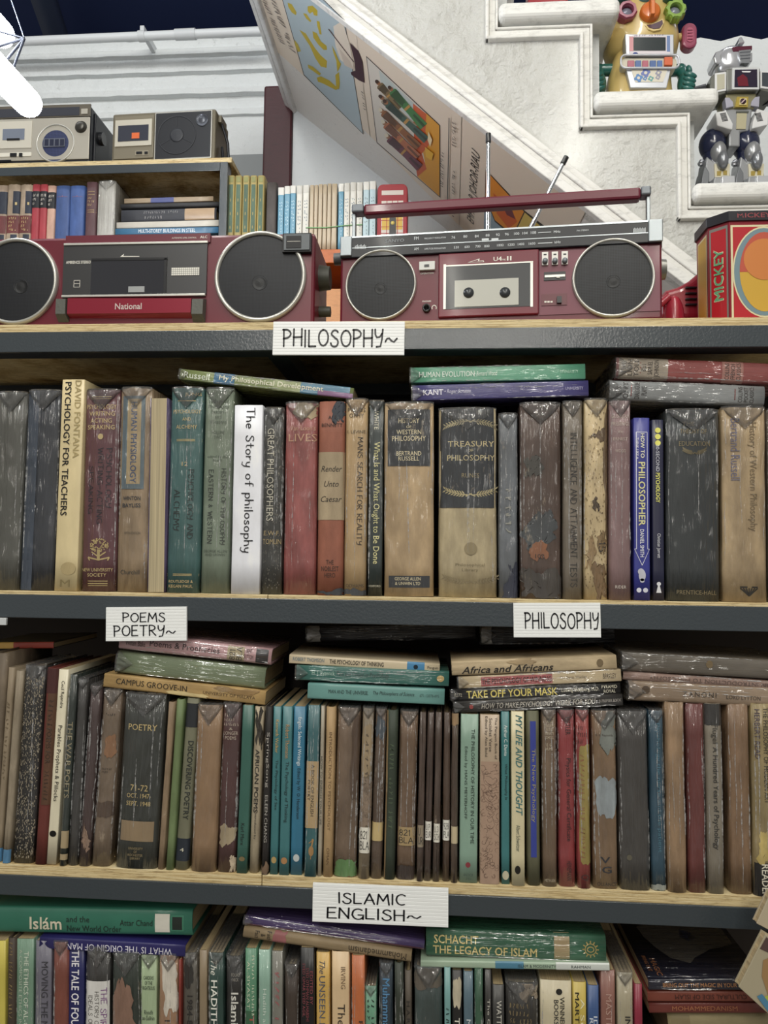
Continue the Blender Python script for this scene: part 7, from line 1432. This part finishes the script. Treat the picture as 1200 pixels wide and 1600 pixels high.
for i in range(4): m.box(ec.x-4*K, ec.x+4*K, yf+.0275, yf+.030, ec.z+(i-1.5)*5*K-.8*K, ec.z+(i-1.5)*5*K+.8*K, 1)
m.build('grip', [plain('#b45a74', .3), plain('#96405c', .3)], o); a = X(1064, 38); MB().cyl((a.x-.01, yf+.042, a.z), (ec.x-8*K, yf+.042, a.z), 7*K, 6*K).build('ear_stalk', cream_p, t1)
# belly panel
yp = cy-.0535
silv, pale = plain('#b9bcc2', .3, .3, .3, 'silver_plastic'), plain('#d3cbd0', .4)
m = MB(); poly_on(m, [(975,57), (1051,57.5), (1051,92), (977,91)], yp-.004, yp+.022, 0); pn = m.build('belly_panel', silv, t1, .0015)
m = MB(); poly_on(m, [(981,60), (1046,60.5), (1045,90), (982,89)], yp-.0046, yp-.003, 0); poly_on(m, [(982,62), (988,62), (988,84), (982,84)], yp-.0050, yp-.004, 1); poly_on(m, [(1040,60.5), (1045,60.5), (1045,85), (1040,85)], yp-.0050, yp-.004, 2)
a, b = X(1011, 60.8), X(991, 88.5); m.lathe((b.x, yp-.0048, b.z), [(4*K, 0), (4*K, -.0004), (.0001, -.0004)], 3, 20, 'y', 1, .6); flat_text(m, 'Mmmmm mmmmmm', 'z', X(1012, 59).x, X(1012, 59.6).z, 46*K, 2.6*K, 4, yp-.0049); m.build('panel_face', [pale, plain('#c98a90', .4), plain('#5f79a8', .4), plain('#27408a', .4), plain('#7b5f80', .4)], pn)
m = MB(); poly_on(m, [(988,63), (1038,63), (1038,83.5), (988,83.5)], yp-.0054, yp-.004, 0); m.build('screen', plain('#2c3436', .15, 0, .6), pn)
m = MB(); a = [X(*q) for q in rrect(968, 92, 1058, 112, 7)]; n = len(a)
m.tube([(v.x, yp-.008, v.z) for v in a]+[(a[0].x, yp-.008, a[0].z)], .0022, 0, 8); m.build('carry_ring', silv, t1)
m = MB(); poly_on(m, rrect(970, 94, 1056, 111, 6), yp-.003, yp+.020, 0); kb = m.build('key_tray', plain('#c9c3b0', .4), t1, .001)
for x0, x1, hx in ((979,989.5,'#a4485e'),(991,1000,'#2f5590'),(1002,1011,'#a4485e'),(1013.5,1023,'#2f5590'),(1025,1033,'#3a62a0'),(1035.5,1048,'#c9561e')):
    m = MB(); poly_on(m, [(x0,99), (x1,99), (x1,109.5), (x0,109.5)] if x0 < 1034 else [(x0,95), (x1,95), (x1,108), (x0,108)], yp-.0060 if x0 < 1034 else yp-.009, yp-.002, 0); m.build('key', plain(hx, .35, 0, .3), kb, .0008)
m = MB(); poly_on(m, [(977,111), (1047,111), (1040,141), (984,141)], yp-.004, yp+.018, 0); lp2 = m.build('lower_panel', silv, t1, .0015)
m = MB(); poly_on(m, [(985,113), (1041,113), (1034,132), (991,132)], yp-.0048, yp-.003, 0)
for px, py, r, hx in ((1007,118,6.5,1), (996,126,6,2), (1027,118,4.5,3), (1015,127,4,4), (1026,125,3.5,3), (1006,127,3,2)):
    a = X(px, py); g = [(a.x+r*K*(1+.14*math.copysign(1, math.sin(t*.5236*2)))*math.cos(t*.2618), a.z+r*K*(1+.14*math.copysign(1, math.sin(t*.5236*2)))*math.sin(t*.2618)) for t in range(24)]; m.prism(g, yp-.0052, yp-.0045, hx); m.lathe((a.x, yp-.0053, a.z), [(r*K*.4, 0), (.0001, -.0002)], 0, 16)
m.build('picture', [plain('#cfc9b8', .4), plain('#5a6aa8', .4), plain('#3f78b4', .4), plain('#8a8a9c', .4), plain('#4f9490', .4)], lp2)
for side, up, hc, hr in ((-1, (950, 88), (940, 119), 13.5), (1, (1068, 88), (1079, 119), 15)):
    u, h = X(*up), X(*hc)
    m = MB().cyl((u.x-side*.020, cy-.006, u.z), (u.x+side*.008, cy-.006, u.z), .0118, .0118, 0, 24).ell((u.x+side*.008, cy-.006, u.z), (.0125, .0125, .0125)).cyl((u.x+side*.008, cy-.006, u.z), (h.x, cy-.02, h.z+.006), .0115, .010)
    o = m.build('arm', teal_p, t1)
    m = MB().ell((h.x, cy-.022, h.z), (hr*K*.92, .014, 22*K), 0)
    hd = m.build('hand', teal_p, o)
    for i in range(4): m = MB().ell((h.x+side*(2-i*.6)*K*2, cy-.034, h.z+(10-i*7.5)*K), (hr*K*.72, .006, 4.6*K), 0, 20, 10, Matrix.Rotation(R(18*side), 3, 'Y')); m.build('finger', teal_p, hd)
    th = X(hc[0]+side*4, hc[1]-22); MB().ell((th.x, cy-.026, th.z), (4.6*K, .006, 8*K), 0, 18, 10, Matrix.Rotation(R(-14*side), 3, 'Y')).build('thumb', teal_p, hd)

# silver robot
tz2 = tread_top[3]
c0 = P(1156, 291, YT); c0.z = tz2+.0006
t2 = thing('toy_robot', 'silver toy robot with navy thighs and a dark red chest window', 'toy', c0, (0, 0, 0), None, True)
sv, chr_, navy = plain('#a3a5a8', .3, .55, .2, 'silver_plastic'), plain('#cfd1d6', .2, .7, .3, 'chrome_plastic', .2, 60), plain('#1c2340', .22, 0, .6, 'navy_plastic')
gun = plain('#5f615c', .35, .4, .2); whp = plain('#d9dadb', .4)
def ppx(mb, pts, y0, y1, m=0): return poly_on(mb, pts, y0, y1, m)
yc = YT+.045
for dx_, nm in ((0, 'left'), (54, 'right')):
    m = MB()
    a = X(1126+dx_, 207); m.ell((a.x, yc, a.z), (21*K, .026, 25*K), 0); m.cyl((a.x, yc, a.z), (X(1128+dx_, 240).x, yc, X(1128+dx_, 240).z), 17*K, 15*K); lg = m.build('leg', navy, t2)
    k1 = X(1131+dx_, 226); MB().ell((k1.x, yc-.014, k1.z), (13*K, .018, 19*K), 0).build('knee_guard', sv, lg)
    k2 = X(1135+dx_, 242); MB().ell((k2.x, yc-.024, k2.z), (9*K, .014, 16*K), 0).build('knee_cap', plain('#8e9196', .28, .6, .2), lg)
    m = MB(); q0 = [(1112,232), (1122,240), (1146,228), (1150,262), (1152,286), (1102,286), (1102,276), (1109,255)]; ppx(m, [(x+dx_, y) for x, y in q0], yc-.018, yc+.030); m.build('shin', sv, lg, .003)
    m = MB(); q0 = [(1107,250), (1114,262), (1114,275), (1107,290), (1101,280), (1103,266)]; ppx(m, [(x+dx_, y) for x, y in q0], yc-.026, yc+.022); m.build('shin_fin', plain('#7f8286', .3, .6), lg, .0015)
    m = MB(); ppx(m, [(x+dx_, y) for x, y in ((1123,246), (1148,246), (1147,268), (1124,268))], yc-.0215, yc-.016, 0); ppx(m, [(x+dx_, y) for x, y in ((1127,258), (1134,258), (1133,265), (1127,265))], yc-.0222, yc-.021, 1); ppx(m, [(x+dx_, y) for x, y in ((1137,257), (1143,257), (1143,264), (1137,264))], yc-.0222, yc-.021, 1); m.build('shin_plate', [plain('#cfc9b0', .4), plain('#a08a3a', .4)], lg)
    m = MB(); z0 = tz2+.0006; fx0, fx1 = X(1107+dx_, 280).x, X(1152+dx_, 280).x
    m.frustum([(fx0+.004, z0), (fx1-.004, z0), (fx1-.008, X(1130, 276).z), (fx0+.012, X(1130, 276).z)], yc-.045, [(fx0, z0), (fx1, z0), (fx1, X(1130, 270).z), (fx0, X(1130, 270).z)], yc+.03); m.build('foot', sv, lg, .002)
    m = MB(); q = X(1137+dx_, 281); m.box(q.x-10*K, q.x+10*K, yc-.050, yc-.040, z0+.001, q.z+5*K); m.build('toe_plate', plain('#c2c4c8', .3, .5), lg, .0015)
    a = X(1108+dx_, 236); MB().lathe((a.x, yc, a.z), [(.006, -.004), (.006, .004), (.0001, .005)], 0, 20).build('knee_bolt', chr_, lg)
m = MB(); ppx(m, [(1138,158), (1184,158), (1178,194), (1164,196), (1164,219), (1146,219), (1146,194), (1143,180)], yc-.022, yc+.026, 0); ab = m.build('abdomen', sv, t2, .003)
m = MB(); ppx(m, [(1158,167), (1174,167), (1172,192), (1157,192)], yc-.024, yc-.021, 0); ppx(m, [(1157,163.5), (1177,163.5), (1176.5,166), (1157,166)], yc-.024, yc-.021, 1); m.build('abdomen_plate', [plain('#b3ac8e', .4, .2), gun], ab)
for q, v in (((1121,170), (1138,167), (1149,188), (1148,198), (1124,191)), 0), (((1206,170), (1187,164), (1180,186), (1179,196), (1204,190)), 0):
    m = MB(); ppx(m, q, yc-.034, yc+.020, 0); sk = m.build('skirt_plate', whp, t2, .002)
    cxm = sum(p[0] for p in q[:3])/3; m = MB()
    for i in range(7): ppx(m, [(cxm-8+i*.6, 172.5+i*1.9), (cxm+1+i*.6, 171+i*1.9), (cxm+1.3+i*.6, 172+i*1.9), (cxm-7.7+i*.6, 173.5+i*1.9)], yc-.0346, yc-.033, 0)
    m.build('vent', blk, sk)
m = MB(); ppx(m, [(1140,135), (1190,135), (1186,160), (1142,160)], yc-.024, yc+.028, 0); wa = m.build('waist', plain('#8b8668', .35, .4), t2, .003)
m = MB(); ppx(m, [(1157,143), (1175,143), (1174,159), (1154,159)], yc-.028, yc-.023, 0); ppx(m, [(1161,146), (1172,146), (1171.5,156.5), (1160,156.5)], yc-.0295, yc-.027, 2); a = X(1166, 151); m.lathe((a.x, yc-.0295, a.z), [(4.6*K, 0), (4.6*K, -.0006), (.0001, -.0006)], 1, 20); ppx(m, [(1162.5,153.5), (1168.5,147.5), (1169.5,148.5), (1163.5,154.5)], yc-.0306, yc-.0300, 3); m.build('belt_badge', [plain('#b59f4a', .3, .4), plain('#3a2030', .4), plain('#cdbf8a', .4), plain('#c9b0b0', .4)], wa)
for pts in ([(1138,144), (1145,144), (1151,151), (1152,158), (1140,161)], [(1193,142), (1186,143), (1180,150), (1179,157), (1192,159)]): m = MB(); ppx(m, pts, yc-.028, yc-.010, 0); m.build('waist_fin', plain('#a6a5b4', .4, .2), wa, .001)
m = MB(); ppx(m, [(1138,101), (1192,100), (1192,134), (1139,137)], yc-.034, yc+.034, 0); cb = m.build('chest', plain('#7c7d78', .35, .5, .2), t2, .003)
m = MB(); o_ = [(1147,101.5), (1189,100.5), (1189,135), (1146.5,135)]; ppx(m, o_, yc-.0365, yc-.033, 0); ppx(m, [(1150.5,105), (1185.5,104.5), (1186,132), (1150,132)], yc-.0375, yc-.036, 1); ppx(m, [(1154,118), (1163,112), (1170,118), (1172,131), (1156,131)], yc-.038, yc-.037, 2); ppx(m, [(1161,107.5), (1176,107.5), (1174,109.5), (1163,109.5)], yc-.038, yc-.037, 3); m.build('chest_window', [plain('#d5d7d8', .3, .3), plain('#241a30', .12, 0, .7), plain('#6a1426', .2, 0, .6), whp], cb)
for pts, w_ in (([(1115,112), (1121,107), (1138,105), (1139,138), (1118,145), (1113,140)], 0), ([(1193,103), (1215,104), (1218,140), (1193,133)], 1)):
    m = MB(); ppx(m, pts, yc-.030, yc+.030, 0); sh_ = m.build('shoulder', plain('#6c6d66', .35, .4, .2), t2, .002)
    m = MB(); q = [(1121,108), (1138.5,105.5), (1138.5,135), (1121,138)] if not w_ else [(1192.5,104), (1212,104.5), (1212,133), (1192.5,131)]; ppx(m, q, yc-.032, yc-.029, 0); q2 = [(1124,110.5), (1136,109), (1136,132), (1124,135)] if not w_ else [(1195,107), (1209,107.5), (1209,130), (1195,128)]; ppx(m, q2, yc-.0328, yc-.031, 1); m.build('shoulder_plate', [whp, plain('#b3b09c' if not w_ else '#3a4048', .4, .2)], sh_)
for sgn, xa_, xb_ in ((-1, 1116, 1085), (1, 1214, 1246)):
    a, b = X(xa_, 126), X(xb_, 128); m = MB().cyl((a.x, yc, a.z), (b.x, yc+.012, b.z), 16*K, 15*K, 0, 16); ar = m.build('arm', plain('#34363a', .35, .3), t2)
    for t, hx in ((.3, '#b3b6ba'), (.62, '#a8904a')):
        m = MB(); q = a.lerp(b, .5); zc = a.z-16*K*(t-.2); m.box(min(a.x, b.x)+.002, max(a.x, b.x)-.004, yc-15.4*K, yc-12*K, zc-2.2*K, zc+1.2*K); m.build('arm_stripe', plain(hx, .25, .7), ar)
    e = X(xb_+sgn*2, 150); MB().cyl((b.x, yc+.012, b.z), (e.x, yc+.012, e.z), 12*K, 11*K).build('forearm', navy, ar)
hc = X(1152, 78)
loft(MB(), [(X(1152, 104).z, hc.x, 21*K, yc-.002, .022), (X(1152, 92).z, hc.x, 25*K, yc-.004, .028), (X(1152, 76).z, hc.x, 26*K, yc-.004, .030), (X(1152, 64).z, hc.x+2*K, 22*K, yc-.002, .026), (X(1152, 56).z, hc.x+3*K, 12*K, yc, .016), (X(1152, 54).z, hc.x+3*K, 5*K, yc, .008)], 0, 24, 2.8).build('head', chr_, t2)
m = MB(); ppx(m, [(1148,67), (1179,65), (1179,72), (1149,75)], yc-.034, yc-.024, 0); m.build('visor', plain('#6a2f44', .2, .5, .5), t2, .001)
m = MB(); ppx(m, [(1157,75), (1176,73), (1174,94), (1160,95)], yc-.038, yc-.026, 0)
for i in range(3): ppx(m, [(1158,78+i*5), (1175,76.5+i*5), (1175,77.7+i*5), (1158,79.2+i*5)], yc-.0386, yc-.037, 1)
m.build('face_plate', [plain('#b6b9be', .15, .8), plain('#5c6068', .3, .6)], t2, .001)
m = MB(); ppx(m, [(1121,80), (1124,70), (1139,66), (1145,74), (1140,88), (1128,90), (1123,89)], yc-.026, yc+.016, 0); m.build('ear_pod', chr_, t2, .003)
m = MB(); ppx(m, [(1177,72), (1183,70), (1183,84), (1177,86)], yc-.024, yc+.010, 0); m.build('ear_pod', chr_, t2, .002)
m = MB(); ppx(m, [(1158,60), (1160,50), (1164,49), (1169,58)], yc-.03, yc+.012, 0); m.build('crest', chr_, t2, .0015)
MB().cyl((hc.x, yc, X(1152, 108).z), (hc.x, yc, X(1152, 98).z), 14*K, 14*K).build('neck', gun, t2)
# something red on the step above, only its feet in view
tz3 = tread_top[1]
a, b = P(826, 4, YT), P(890, 2, YT); c_ = (a+b)/2; c_.z = tz3+.0006
t3 = thing('toy', 'red toy on the topmost step, only its feet in the frame', 'toy', c_, (0, 0, 0), None, True)
m = MB()
for x in (a.x+.014, b.x-.014): m.box(x-.018, x+.015, YT+.004, YT+.07, c_.z, c_.z+.022)
m.build('foot', plain('#b01c28', .25, 0, .5), t3, .004)
MB().box(a.x, b.x, YT+.012, YT+.06, c_.z+.0222, c_.z+.10).build('body', plain('#9c1a26', .3, 0, .5), t3, .006)
